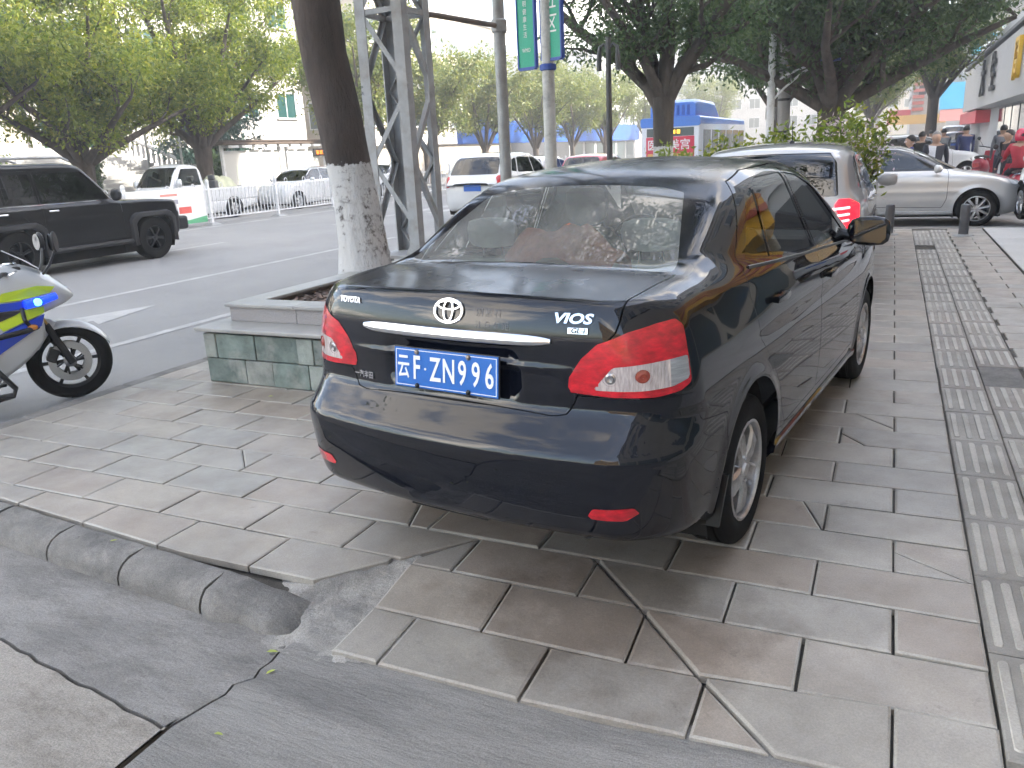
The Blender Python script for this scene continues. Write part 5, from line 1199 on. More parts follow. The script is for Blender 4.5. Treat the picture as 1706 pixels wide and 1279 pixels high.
# ------------------------------------------------------------------ trees
def bark(name, c, wash=None, wash_z=0):
    m = mat(name, c, .9, var=.45, vscale=4, bump=1.0, bscale=11, stretch=(1, 1, .3), bdist=.05, dirt=tuple(q*1.9 for q in c), dscale=2.5)
    if wash:
        nt = m.node_tree; N, L = nt.nodes, nt.links; b = N['Principled BSDF']; src = b.inputs['Base Color'].links[0].from_socket
        g = N.new('ShaderNodeNewGeometry'); sp = N.new('ShaderNodeSeparateXYZ'); L.new(g.outputs['Position'], sp.inputs[0])
        n = N.new('ShaderNodeTexNoise'); n.inputs['Scale'].default_value = 16; n.inputs['Detail'].default_value = 9; n.inputs['Roughness'].default_value = .75; L.new(g.outputs['Position'], n.inputs['Vector'])
        n2 = N.new('ShaderNodeTexNoise'); n2.inputs['Scale'].default_value = 2.2; L.new(g.outputs['Position'], n2.inputs['Vector'])
        ma = N.new('ShaderNodeMath'); ma.operation = 'MULTIPLY_ADD'; L.new(n.outputs['Fac'], ma.inputs[0]); ma.inputs[1].default_value = .22; L.new(sp.outputs['Z'], ma.inputs[2])
        lt = N.new('ShaderNodeMath'); lt.operation = 'LESS_THAN'; L.new(ma.outputs[0], lt.inputs[0]); lt.inputs[1].default_value = wash_z+.11
        ad = N.new('ShaderNodeMath'); ad.operation = 'MULTIPLY_ADD'; L.new(n2.outputs['Fac'], ad.inputs[0]); ad.inputs[1].default_value = .55; L.new(n.outputs['Fac'], ad.inputs[2])
        rp = N.new('ShaderNodeValToRGB'); e = rp.color_ramp.elements; e[0].position, e[1].position = .80, .95; e[0].color, e[1].color = (1, 1, 1, 1), (0, 0, 0, 1); L.new(ad.outputs[0], rp.inputs[0])
        mu = N.new('ShaderNodeMath'); mu.operation = 'MULTIPLY'; L.new(lt.outputs[0], mu.inputs[0]); L.new(rp.outputs[0], mu.inputs[1])
        x = N.new('ShaderNodeMix'); x.data_type = 'RGBA'; L.new(mu.outputs[0], x.inputs[0]); L.new(src, x.inputs[6]); x.inputs[7].default_value = (*wash, 1); L.new(x.outputs[2], b.inputs['Base Color'])
    return m
def leaf_mat(name, cols, trans=.35):
    m = bpy.data.materials.new(name); m.use_nodes = True; nt = m.node_tree; N, L = nt.nodes, nt.links; b = N['Principled BSDF']; out = N['Material Output']
    g = N.new('ShaderNodeNewGeometry'); r = N.new('ShaderNodeValToRGB')
    while len(r.color_ramp.elements) < len(cols): r.color_ramp.elements.new(.5)
    for i, c in enumerate(cols): e = r.color_ramp.elements[i]; e.position = i/(len(cols)-1); e.color = (*c, 1)
    L.new(g.outputs['Random Per Island'], r.inputs[0]); L.new(r.outputs[0], b.inputs['Base Color']); b.inputs['Roughness'].default_value = .42; b.inputs['Specular IOR Level'].default_value = .4
    t = N.new('ShaderNodeBsdfTranslucent'); mx = N.new('ShaderNodeMixShader'); mx.inputs[0].default_value = trans
    hs = N.new('ShaderNodeHueSaturation'); hs.inputs['Saturation'].default_value = 1.1; hs.inputs['Value'].default_value = 1.7; L.new(r.outputs[0], hs.inputs['Color']); L.new(hs.outputs[0], t.inputs[0])
    L.new(b.outputs[0], mx.inputs[1]); L.new(t.outputs[0], mx.inputs[2]); L.new(mx.outputs[0], out.inputs[0]); return m
M['bark'] = bark('tree_bark', (.075, .06, .05)); M['bark_wash'] = bark('whitewashed_bark', (.062, .048, .041), (.56, .555, .54), 1.50); M['bark_wash2'] = bark('whitewashed_bark_low', (.06, .05, .042), (.5, .495, .48), 1.50)
M['leaf_lit'] = leaf_mat('lit_ficus_leaf', trans=.42, cols= [(.06, .10, .02), (.13, .18, .028), (.24, .27, .04), (.15, .20, .032), (.36, .34, .06)])  # sunlit yellow brightness put into the leaf colours
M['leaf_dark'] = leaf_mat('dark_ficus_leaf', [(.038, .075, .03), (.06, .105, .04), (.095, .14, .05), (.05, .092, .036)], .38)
M['leaf_far'] = leaf_mat('far_leaf', [(.09, .13, .038), (.14, .17, .045), (.21, .21, .055), (.11, .15, .042)])
M['leaf_hedge'] = leaf_mat('hedge_leaf', [(.15, .22, .03), (.22, .27, .04), (.10, .16, .03)])

def leaves(P, D, size, rg, flat=.5):
    """diamond leaves (4 corners, folded along the rib) at points P leaning along D"""
    n = len(P); a = rg.normal(size=(n, 3)); a = a*flat+D*1.0; a /= np.linalg.norm(a, axis=1)[:, None]
    u = np.cross(a, rg.normal(size=(n, 3))); u /= np.linalg.norm(u, axis=1)[:, None]; nn = np.cross(a, u)
    s = size*rg.uniform(.65, 1.25, n)[:, None]; w = s*.42
    V = np.stack([P-a*s, P+u*w+nn*w*.35, P+a*s, P-u*w+nn*w*.35], 1).reshape(-1, 3)
    i = np.arange(n)*4; F = np.concatenate([np.stack([i, i+1, i+2], 1), np.stack([i, i+2, i+3], 1)]); return V, F

def make_tree(name, label, cat_group, loc, trunk, limbs, n_leaf, size, leafm, barkm, seed, blob=.9, flatten=.75, twig=True, tip_only=False, droop=0.0, levels=2):
    """TRUNK: [(x,y,z,r)...]; LIMBS: list of polylines [(x,y,z,r)...] starting on the trunk; foliage clumps gather at limb ends and side twigs"""
    rg = np.random.RandomState(seed); root = empty(name, loc, 0, label, 'tree', cat_group)
    b = MB(); b.tube([q[:3] for q in trunk], [q[3] for q in trunk], 18); b.build('trunk', barkm, root, True, 80)
    tips = []
    def grow(p, d, l, r, lev):
        n = 4; path = [p.copy()]; dd = d.copy()
        for i in range(n):
            dd = dd+rg.normal(size=3)*.22+np.array([0, 0, .10-droop]); dd /= np.linalg.norm(dd); path.append(path[-1]+dd*l/n)
        if r > .012:
            q = MB(); q.tube([tuple(x) for x in path], list(np.linspace(r, r*.45, n+1)), 7 if r > .05 else 5); BR.append(q)
        tips.append((path[-1], l)); tips.append((path[2], l*.8))
        if lev > 0:
            for k in range(3 if lev > 1 else 2):
                t = rg.uniform(.35, 1.0); i = min(n-1, int(t*n)); side = rg.normal(size=3); side[2] = abs(side[2])*.4-droop; side /= np.linalg.norm(side)
                grow(path[i], (dd*.5+side*.9), l*rg.uniform(.55, .8), r*.5, lev-1)
    for L_ in limbs:
        BR = []; P = [np.array(q[:3], float) for q in L_]
        q = MB(); q.tube([tuple(x) for x in P], [v[3] for v in L_], 12); BR.append(q)
        for i in range(1, len(P)):
            d = P[i]-P[i-1]; l = np.linalg.norm(d); d /= l; r = L_[i][3]
            for k in range(2 if i < len(P)-1 else 3):
                side = rg.normal(size=3); side[2] = abs(side[2])*.5-droop; side /= np.linalg.norm(side)
                grow(P[i], d*.5+side, blob*rg.uniform(1.0, 1.7), max(.014, r*.55), levels-1)
        m = MB()
        for q in BR: n0 = len(m.v); m.v += q.v; m.f += [tuple(i+n0 for i in f) for f in q.f]; m.m += q.m
        m.build('limb', barkm, root, True, 80)
    T_ = np.array([t[0] for t in tips]); R_ = np.array([max(.35, t[1]*.55) for t in tips])*blob
    k = rg.randint(0, len(T_), n_leaf); off = rg.normal(size=(n_leaf, 3)); off /= np.linalg.norm(off, axis=1)[:, None]
    off *= (rg.uniform(0, 1, n_leaf)**.45)[:, None]*R_[k][:, None]; off[:, 2] *= flatten
    P = T_[k]+off; D = off/np.maximum(np.linalg.norm(off, axis=1), 1e-6)[:, None]*.6+np.array([0, 0, -.25-droop])
    V, F = leaves(P, D, size, rg); tag(link('crown', np_mesh('crown', V, F, leafm, smooth=False), root), kind=None)
    return root

def limbset(seed, base, n, z0, reach, rise, r0, spread=6.283, a0=0.0):
    rg = random.Random(seed); out = []
    for k in range(n):
        a = a0+spread*k/n+rg.uniform(-.3, .3); rr = reach*rg.uniform(.75, 1.15); h = rise*rg.uniform(.75, 1.2)
        p = [(base[0], base[1], z0, r0)]
        for t in (.3, .65, 1.0):
            p.append((base[0]+rr*t*math.cos(a)+rg.uniform(-.15, .15), base[1]+rr*t*math.sin(a)+rg.uniform(-.15, .15), z0+h*(t**.8)+rg.uniform(-.15, .15), r0*(1-.72*t)))
        out.append(p)
    return out
# whitewashed tree in the planter
make_tree('ficus_tree', 'thick leaning tree with whitewashed lower trunk growing in the stone planter', 'street trees', (-4.44, 6.31, .44),
    [(0, 0, 0, .30), (.0, .0, .08, .255), (.0, 0, .35, .225), (-.03, 0, .75, .205), (-.08, -.01, 1.15, .20), (-.12, -.02, 1.5, .205), (-.20, -.03, 2.0, .20), (-.24, -.03, 2.6, .215), (-.25, -.02, 3.2, .24)],
    limbset(5, (-.25, -.02), 6, 3.1, 4.6, 3.0, .14)+limbset(15, (-.25, -.02), 5, 3.2, 2.6, 4.2, .13), 60000, .06, M['leaf_dark'], M['bark_wash'], 21, blob=1.1)
# big tree in the middle: low fork, dark limbs
L = [[(0, 0, 2.2, .17), (-.35, 0, 2.75, .14), (-.95, .1, 3.3, .12), (-1.9, .1, 4.0, .10), (-2.9, .2, 4.9, .07)],
     [(0, 0, 2.3, .17), (-.25, .1, 3.1, .15), (-.55, .2, 4.2, .12), (-.8, .3, 5.6, .08)],
     [(0, 0, 2.4, .17), (.1, -.1, 3.3, .16), (.12, -.1, 4.4, .13), (.0, -.2, 6.0, .08)],
     [(0, 0, 2.3, .17), (.35, .0, 2.95, .15), (.85, .0, 3.6, .13), (1.6, -.1, 4.6, .09), (2.4, -.2, 5.6, .06)],
     [(0, 0, 2.4, .14), (.3, .5, 3.2, .12), (.9, 1.3, 4.3, .09), (1.3, 2.0, 5.2, .06)],
     [(0, 0, 2.4, .13), (-.3, -.6, 3.3, .10), (-.9, -1.4, 4.4, .07)]]
make_tree('ficus_tree', 'big dark tree with wide forked limbs standing in front of the bus', 'street trees', (-4.52, 17.8, 0), [(0, 0, 0, .30), (0, 0, .15, .25), (0, 0, .8, .225), (0, 0, 1.6, .21), (0, 0, 2.1, .22), (0, 0, 2.5, .25)], L, 22000, .06, M['leaf_dark'], M['bark_wash2'], 33, blob=.95)
# dark broad tree beyond the side street
make_tree('ficus_tree', 'broad dark evergreen tree overhanging the side street above the silver sedan', 'street trees', (-1.75, 25.2, 0), [(0, 0, 0, .45), (.05, 0, 1.0, .36), (.1, 0, 1.9, .36), (.1, 0, 2.6, .40)],
    limbset(8, (.1, 0), 9, 2.2, 3.7, 2.4, .2)+limbset(18, (.1, 0), 6, 2.4, 2.6, 4.6, .2), 62000, .08, M['leaf_dark'], M['bark'], 44, blob=1.25)
make_tree('ficus_tree', 'smaller grey-green tree behind the broad dark tree, nearer the shops', 'street trees', (1.6, 47, 0), [(0, 0, 0, .3), (0, 0, 2.6, .24), (0, 0, 3.4, .26)], limbset(9, (0, 0), 6, 3.0, 1.7, 2.4, .15), 11000, .10, M['leaf_far'], M['bark'], 45, blob=1.15)
# left row, sunlit
ll = 'leaf_lit'
for i, (x, y, s, sd_, t) in enumerate(((-24.2, 19.1, 1.0, 51, 'sunlit tree with low forked trunk behind the black off-road car'), (-24.3, 24.5, 1.0, 52, 'sunlit tree with orange-lit trunk beside the bus shelter'), (-24.0, 14.2, 1.0, 53, 'leafy tree at the far left edge of the picture'))):
    make_tree('ficus_tree', t, 'trees along the left pavement', (x, y, 0), [(0, 0, 0, .42), (0, 0, .3, .33), (.05, 0, 1.3, .29), (.05, 0, 1.9+.4*(i == 1), .34)],
        limbset(60+i, (.05, 0), 7, 1.7+.4*(i == 1), 3.2, 2.3, .15)+limbset(160+i, (.05, 0), 6, 1.9+.4*(i == 1), 2.4, 5.2, .15), 60000, .08, M[ll], M['bark'], sd_, blob=1.1, flatten=.9)
# far rows
specs = [(-24.0, 34.5, 6.2, 'sunlit tree rising behind the lattice tower'), (-24.2, 41.5, 6.0, 'tree with bare low stems just past the bus shelter'), (-24.2, 49, 6.0, 'roadside tree in front of the cream apartment block'), (-24.0, 57, 6.2, 'roadside tree at the near end of the blue fascia'), (-24.1, 65, 6.4, 'roadside tree behind the banner post'),
         (-24.2, 74, 6.6, 'pale roadside tree behind the garden lamp'), (-23.5, 86, 7.0, 'hazy roadside tree to the left of the bus'), (-20, 104, 7.5, 'far hazy tree above the roof of the bus')]
for i, (x, y, h, t) in enumerate(specs):
    make_tree('ficus_tree', t, 'trees along the left pavement', (x, y, 0), [(0, 0, 0, .26), (0, 0, 1.0, .2), (0, 0, 1.7, .22)], limbset(80+i, (0, 0), 7, 1.5, 2.5, h-2.0, .11), 13000, .12, M['leaf_far'], M['bark'], 70+i, blob=1.1, flatten=.95)
for i, (x, y, t) in enumerate(((-1.6, 62, 'roadside tree between the utility pole and the shops, far off'), (-2.0, 84, 'second far tree on the right-hand pavement'), (-4.2, 34, 'tree just behind the white street lamp'))):
    make_tree('ficus_tree', t, 'street trees', (x, y, 0), [(0, 0, 0, .25), (0, 0, 1.8, .2), (0, 0, 2.6, .22)], limbset(95+i, (0, 0), 6, 2.4, 2.6, 3.4, .12), 12000, .11, M['leaf_far' if i < 2 else 'leaf_dark'], M['bark'], 90+i, blob=1.1)
# dark layered conifer by the civic building
make_tree('cedar_tree', 'dark drooping cedar in front of the civic building', None, (-30.5, 31.5, 0), [(0, 0, 0, .2), (0, 0, 3, .14), (0, 0, 6, .06)], limbset(99, (0, 0), 9, 1.6, 2.0, 1.0, .05)+limbset(98, (0, 0), 8, 3.2, 1.5, .8, .05), 9000, .12, leaf_mat('cedar_leaf', [(.02, .06, .045), (.035, .085, .06)], .1), M['bark'], 77, blob=.7, droop=.35)

# hedges and shrubs
def shrub(name, label, loc, size, n, leaf, m, seed, stems=7, cat='shrub', group=None, sparse=1.0):
    rg = np.random.RandomState(seed); root = empty(name, loc, 0, label, cat, group)
    b = MB(); tips = []
    for k in range(stems):
        a = rg.uniform(0, 6.28); t = np.array([math.cos(a)*size[0]*rg.uniform(.2, .9), math.sin(a)*size[1]*rg.uniform(.2, .9), size[2]*rg.uniform(.6, 1.0)])
        b.tube([(t[0]*.15, t[1]*.15, 0), tuple(t*.5+rg.normal(size=3)*.03), tuple(t)], [.018, .012, .006], 5); tips += [t, t*.75, t*.5]
    b.build('stem', M['bark'], root, True)
    T_ = np.array(tips); k = rg.randint(0, len(T_), n); P = T_[k]+rg.normal(size=(n, 3))*np.array([size[0], size[1], size[2]*.6])*.16*sparse
    P[:, 2] = np.maximum(P[:, 2], .03); V, F = leaves(P, rg.normal(size=(n, 3))*.6+np.array([0, 0, .4]), leaf, rg)
    link('crown', np_mesh('crown', V, F, m, smooth=False), root); return root
for i, (x, y, z, s, t, mm) in enumerate(((-31.5, 19.5, 1.5, (1.2, 2.2, .9), 'clipped yellow-green hedge on the white retaining wall', 'leaf_hedge'), (-31.6, 15.5, 1.5, (1.2, 2.0, .9), 'clipped hedge at the left end of the retaining wall', 'leaf_hedge'), (-28.6, 22.6, 0, (.7, .7, 2.0), 'dark green shrub at the foot of the steps', 'leaf_dark'), (-27.4, 28.8, 0, (.8, .8, 1.9), 'round dark shrub beside the balustrade', 'leaf_dark'))):
    shrub('shrub', t, (x, y, z), s, 4200, .075, M[mm], 200+i, 14, group='shrubs by the steps')
# planting bed between the parked white car and the side street
bed2 = empty('flower_bed', (0, 0, 0), 0, 'low raised flower bed wall behind the parked white car', 'planter')
b = MB(); b.bx(-4.6, -.25, 11.6, 13.6, -.02, .5); b.build('bed_wall', M['granite_pink'], bed2, bevel=.02)
b = MB(); b.bx(-4.45, -.4, 11.75, 13.45, .501, .53); b.build('soil', M['earth'], bed2)
for i, (x, y, h, w, t) in enumerate(((-.55, 12.2, 1.15, .5, 'bushy shrub with pale flowers beside the tail of the silver sedan'), (-.95, 12.9, 1.35, .55, 'tall bright green shrub behind the white car roof'), (-1.6, 12.6, 1.05, .6, 'green shrub behind the middle of the white car'), (-2.3, 12.8, 1.0, .6, 'shrub left of the white car behind the sedan roof'), (-3.1, 12.8, .95, .6, 'shrub near the big dark tree'), (-.45, 13.1, 1.2, .45, 'shrub at the street end of the flower bed'))):
    shrub('shrub', t, (x, y, .5), (w, w, h), 1500, .05, M['leaf_hedge' if i in (1, 4) else 'leaf_lit'], 220+i, 10, group='shrubs in the flower bed')
fl = leaf_mat('pale_flower', [(.6, .5, .55), (.7, .62, .62), (.5, .36, .42)], .3); rg = np.random.RandomState(9)
P = np.array([-.55, 12.2, 1.35])+rg.normal(size=(420, 3))*np.array([.28, .28, .22]); V, F = leaves(P, rg.normal(size=(420, 3)), .035, rg)
fo = link('flowers', np_mesh('flowers', V, F, fl, smooth=False)); tag(fo, 'pale pink blossoms scattered over the shrub beside the silver sedan', 'flowers', kind='stuff')
# ------------------------------------------------------------------ other vehicles
M['black_paint'] = mat('suv_black_paint', (.004, .004, .005), .4, coat=.7, spec=.1)
M['silver_paint'] = mat('silver_paint', (.58, .58, .58), .32, .35, coat=1.0, var=.03)
M['red_paint'] = mat('red_paint', (.50, .02, .04), .3, coat=1.0)
M['grey_paint'] = mat('dark_grey_paint', (.10, .105, .115), .3, .3, coat=1.0)
M['trim_grey'] = mat('grey_cladding', (.013, .013, .015), .6)
M['brake_lit'] = mat('lit_brake_lamp', (.8, .03, .05), .2, emit=(1, .015, .03), estr=.4)
M['brake_core'] = mat('lit_brake_core', (1, .6, .6), .2, emit=(1, .30, .32), estr=.55)
M['head_lens'] = mat('headlamp_lens', (.6, .62, .65), .1, .3, coat=1.0)
M['plate_cn'] = mat('far_plate', (.02, .12, .5), .4)

def simple_car(root, sp, paint, res, wheels, win=(), wind=None, rearwin=None, doors=(), lamps=(), tint=None, handles=(), mirror=None, wheel_kw=None, plate_z=.75, extra=None, arch_r=.36):
    B = Body(sp); V, T = B.nets(res); lab = np.zeros(len(T), int)
    V, T, lab = split(V, T, lab, lambda V: V[:, 1], 99); k = lab != 99; T, lab = T[k], lab[k]
    side = lambda V: np.where(V[:, 1] > .45, -9., 9.)
    G_ = tint or M['dark_glass']
    for cx, cz, rr in wheels: V, T, lab = split(V, T, lab, lambda V: np.maximum(np.hypot(V[:, 0]-cx, V[:, 2]-cz)-arch_r, .5-V[:, 1]), 99)
    for i, pl in enumerate(win):
        f = poly_sd(pl, .015); V, T, lab = split(V, T, lab, lambda V: np.maximum(f(V[:, 0], V[:, 2]), side(V)), 20+i, [0])
    for i, (pl, c0, c1) in enumerate([q for q in (rearwin, wind) if q]):    # polygon in (y, x+z or x-z)
        f = poly_sd(pl, .02); sg = 1 if i == 0 and rearwin else -1
        V, T, lab = split(V, T, lab, lambda V: np.maximum(f(V[:, 1], V[:, 2]), np.where((V[:, 0] > c0) & (V[:, 0] < c1), -9., 9.)), 10+i, [0])
    for i, (pl, front) in enumerate(lamps):
        f = poly_sd(pl, .006); V, T, lab = split(V, T, lab, lambda V: np.maximum(f(V[:, 0]*(-1 if front else 1)+V[:, 1], V[:, 2]), np.where(V[:, 0] > 1.2, -9., 9.)*(1 if front else -1)), 30+i, [0])
    for i, pl in enumerate(doors):
        f = poly_sd(pl); V, T, lab = split(V, T, lab, lambda V: np.maximum(f(V[:, 0], V[:, 2]), side(V))-.004, 61+2*i, [0]); V, T, lab = split(V, T, lab, lambda V: np.maximum(f(V[:, 0], V[:, 2]), side(V))+.004, 60+2*i, [61+2*i])
    k = lab != 99; T, lab = T[k], lab[k]
    pan = lambda n, w, m, sides=(1, -1), push=0.0, par=root: panel_obj(B, n, V, T, lab, w, m, par, sides, push)
    pan('body_shell', [0], paint)
    for i, q in enumerate([q for q in (rearwin, wind) if q]): pan('rear_window' if (i == 0 and rearwin) else 'windscreen', [10+i], G_, push=-.004)
    dr = {}
    for s_ in (1, -1):
        for i, pl in enumerate(win): pan('side_window', [20+i], G_, (s_,), -.006)
        for i, pl in enumerate(doors):
            dr[(i, s_)] = pan('door', [60+2*i], paint, (s_,)); pan('shut_line', [61+2*i], M['gap'], (s_,), -.006)
        for i, (pl, front) in enumerate(lamps): pan('headlamp' if front else 'tail_lamp', [30+i], M['head_lens'] if front else sp.get('lampm', M['red_lens']), (s_,), .003)
        for hx, hz in handles:
            y = B.surf_y(hx, hz); b = MB(); b.box((hx, (y+.015)*s_, hz), (.19, .03, .03)); b.build('door_handle', sp.get('handlem', paint), root, bevel=.01)
        if mirror:
            mx, my, mz, sx, sz = mirror; rings = []
            for oy, q in ((0, .4), (.04, .9), (.11, 1.0), (.18, .85), (.2, .4)): rings.append([(mx+sx*q*math.cos(a)*(1 if math.cos(a) > 0 else .5), (my+oy)*s_, mz+sz*q*math.sin(a)) for a in np.linspace(0, 6.283, 12, endpoint=False)])
            b = MB(); b.loft(rings); b.build('door_mirror', sp.get('mirrorm', paint), root, True, 60)
        for cx, cz, rr in wheels:
            w = wheel('wheel', root, (cx, sp['track']*s_, cz), s_, rr, **(wheel_kw or {})); arch_liner(root, (cx, (sp['track']+.08)*s_, cz), arch_r+.01, .3, s_)
    b = MB(); b.bx(wheels[0][0]-.4, wheels[1][0]+.4, -.62, .62, .16, .5); b.build('floor_pan', M['under'], root)
    xx = B.surf_x(0, plate_z); b = MB(); b.bx(xx-.02, xx-.006, -.22, .22, plate_z-.07, plate_z+.07); b.build('number_plate', M['plate_cn'], root)
    # dark seats inside so that the glass is not empty
    for x_ in (.35, 1.25):
        for y_ in (-.38, .38): b = MB(); b.box((x_, y_, sp['zbelt']-.15), (.16, .46, .6)); b.box((x_-.02, y_, sp['zbelt']+.24), (.1, .26, .18)); b.build('seat', M['seat_dark'], root, bevel=.04)
    return B

# black off-road car
SUV = dict(Wp=[(-.95, .86), (-.7, .90), (0, .915), (2.6, .915), (3.3, .90), (3.6, .86)], inset=[(.25, .06), (.45, .02), (.7, 0), (1.0, .006), (1.15, .03), (1.3, .08)],
    T=[(-.95, 1.14), (0, 1.15), (1.9, 1.15), (2.3, 1.15), (3.3, 1.10), (3.6, 1.02)], xr=[(.3, -.80), (.6, -.84), (1.2, -.83), (1.7, -.76), (1.9, -.70)], xf=[(.3, 3.42), (.5, 3.56), (.8, 3.58), (1.1, 3.50), (1.3, 3.4)],
    P=[(-.95, .9), (-.83, 1.3), (-.74, 1.72), (-.62, 1.82), (0, 1.86), (1.2, 1.85), (1.48, 1.80), (1.62, 1.68), (2.12, 1.14), (2.4, .9)], taper=[(-1, .02), (0, 0), (2, .01), (2.5, .05)],
    wg=.87, tumble=.16, zbelt=1.14, kr=.04, kf=.12, rc=.09, rf=.12, rt=.05, crown=.02, rg=.07, gcrown=.02, kg=.03, zb=[(-1, .45), (-.5, .36), (0, .34), (2.8, .34), (3.6, .45)], arches=[(0, .40, .50), (2.75, .40, .50)], flare=.0, bounds=(-1.0, 3.75, 1.05, .2, 1.95), track=.80, handlem=M['chrome'], mirrorm=M['plastic'])
suv = empty('offroad_car', (-13.72, 8.66, ROAD_Z), math.pi/2, 'boxy black off-road car with grey wheel-arch cladding passing on the road', 'car')
SB = simple_car(suv, SUV, M['black_paint'], .035, [(0, .40, .40), (2.75, .40, .40)],
    win=[[(.62, 1.20), (.58, 1.66), (1.46, 1.66), (1.95, 1.20)][::1], [(-.28, 1.20), (-.28, 1.66), (.46, 1.66), (.50, 1.20)], [(-.68, 1.22), (-.66, 1.64), (-.38, 1.64), (-.38, 1.22)]],
    wind=([(-.9, 1.20), (.74, 1.20), (.68, 1.74), (-.9, 1.74)], 1.4, 2.3), rearwin=([(-.9, 1.22), (.62, 1.22), (.58, 1.68), (-.9, 1.68)], -1, -.6),
    doors=[[(.55, .50), (.55, 1.72), (1.52, 1.73), (2.08, 1.17), (2.1, .50)], [(-.33, 1.0), (-.33, 1.72), (.54, 1.72), (.54, .50), (.50, .50), (.4, .8), (.2, .98)]], handles=[(.72, 1.06), (-.18, 1.06)], mirror=(1.9, .93, 1.25, .09, .11),
    wheel_kw=dict(w=.27, rim_r=.225, rim=M['dark_alloy'], spokes=6, style='thin'), arch_r=.47, plate_z=.9, lamps=[([(-2.75, .85), (-2.75, 1.0), (-2.5, 1.0), (-2.5, .85)], True), ([(-.02, .9), (-.02, 1.1), (.08, 1.1), (.08, .9)], False)])
for s_ in (1, -1):
    for cx in (0, 2.75):
        b = MB(); rings = []
        for a in np.linspace(R(-12), R(192), 22):
            c, n = math.cos(a), math.sin(a); f = 1/max(abs(c), abs(n)*1.0, .80)*.80
            y = SB.surf_y(min(max(cx+.5*c, -.7), 3.3), .7)
            rings.append([(cx+r_*f*c*1.08, (y+o)*s_, .40+r_*f*n) for r_, o in ((.50, -.02), (.50, .055), (.53, .07), (.60, .055), (.63, .0), (.63, -.03))])
        b.loft(rings); b.build('arch_cladding', M['trim_grey'], suv, True, 40)
    b = MB(); b.tube([(.55, .93*s_, .40), (2.2, .93*s_, .40)], .045, 8); b.build('side_step', M['trim_grey'], suv, True)
    b = MB(); b.tube([(-.45, .68*s_, 1.90), (-.3, .70*s_, 1.93), (1.2, .70*s_, 1.93), (1.35, .68*s_, 1.87)], .022, 8); b.build('roof_rail', M['steel_grey'], suv, True)
    b = MB(); b.loft([[(X, (SB.surf_y(X, 1.17)+.0)*s_, 1.165), (X, (SB.surf_y(X, 1.17)+.008)*s_, 1.165), (X, (SB.surf_y(X, 1.17)+.008)*s_, 1.180), (X, SB.surf_y(X, 1.17)*s_, 1.180)] for X in np.linspace(-.7, 2.0, 8)]); b.build('belt_trim', M['chrome'], suv)
b = MB(); b.bx(3.42, 3.68, -.86, .86, .48, .74); b.build('front_bumper', M['trim_grey'], suv, bevel=.05)
b = MB(); b.lathe([(.1, -.12), (.36, -.12), (.40, -.08), (.40, .06), (.36, .1), (.1, .1)], 32, 'X', (-.98, 0, .98), closed=True); b.build('spare_wheel', M['rubber'], suv, True, 40)

# silver sedan crossing from the side street
SIL = dict(Wp=[(-1.05, .72), (-.8, .80), (-.3, .86), (.5, .875), (2.0, .875), (2.7, .86), (3.2, .80), (3.55, .68)], inset=[(.15, .07), (.3, .025), (.5, 0), (.75, .0), (.88, .02), (.98, .06), (1.1, .14)],
    T=[(-1.05, 1.0), (-.6, 1.03), (0, 1.01), (1.0, .985), (2.2, .97), (2.5, .955), (3.0, .88), (3.35, .76), (3.55, .62)], xr=[(.15, -.85), (.3, -.98), (.55, -1.03), (.8, -1.0), (1.0, -.97), (1.1, -.95)], xf=[(.15, 3.35), (.3, 3.48), (.5, 3.52), (.7, 3.47), (.9, 3.3)],
    P=[(-1.0, .85), (-.5, 1.02), (-.2, 1.14), (.3, 1.34), (.6, 1.41), (1.0, 1.44), (1.35, 1.43), (1.6, 1.37), (2.4, .99), (2.7, .84)], taper=[(-.8, .2), (-.3, .09), (.2, .02), (.7, 0), (1.6, 0), (2.1, .03), (2.6, .11)],
    wg=.80, tumble=.42, zbelt=.98, kr=.2, kf=.32, rc=.22, rf=.2, rt=.06, crown=.04, rg=.10, gcrown=.05, kg=.07, zb=[(-1.1, .26), (-.5, .2), (3, .2), (3.5, .24)], arches=[(0, .31, .355), (2.70, .31, .355)], flare=.02, flare_w=.05, bounds=(-1.1, 3.6, .98, .1, 1.5), track=.765, handlem=M['silver_paint'],
    creases=[(.62, .008, .05, -.3, 2.9)])
silver = empty('sedan_car', (-1.30, 17.43, ROAD_Z), 0.0, 'silver sedan driving out of the side street across the picture', 'car')
sl = lambda X: 1.02-.012*X
KB = simple_car(silver, SIL, M['silver_paint'], .025, [(0, .315, .315), (2.70, .315, .315)],
    win=[[(1.13, sl(1.13)), (1.10, 1.36), (1.35, 1.355), (1.55, 1.31), (2.10, 1.06), (2.08, sl(2.08))], [(.30, sl(.3)), (.42, 1.26), (.60, 1.33), (1.02, 1.365), (1.05, sl(1.05))]],
    wind=([(-.9, 1.0), (.70, 1.02), (.56, 1.36), (-.9, 1.40)], 1.62, 2.6), rearwin=([(-.9, 1.09), (.56, 1.09), (.46, 1.34), (-.9, 1.36)], -.5, .36),
    doors=[[(1.07, .36), (1.08, 1.40), (1.38, 1.395), (1.6, 1.33), (2.15, 1.05), (2.22, .95), (2.22, .5), (2.15, .34)], [(.02, .9), (.25, 1.2), (.5, 1.34), (1.06, 1.40), (1.05, .34), (.52, .34), (.36, .62), (.12, .76)]],
    handles=[(1.28, .88), (.35, .90)], mirror=(2.02, .86, 1.02, .10, .075), wheel_kw=dict(w=.205, rim_r=.215, spokes=9, style='thin'), arch_r=.365,
    lamps=[([(-2.80, .62), (-2.85, .70), (-2.60, .80), (-2.38, .84), (-2.45, .72)], True), ([(-.5, .72), (-.5, .9), (-.15, .92), (-.12, .76)], False)])
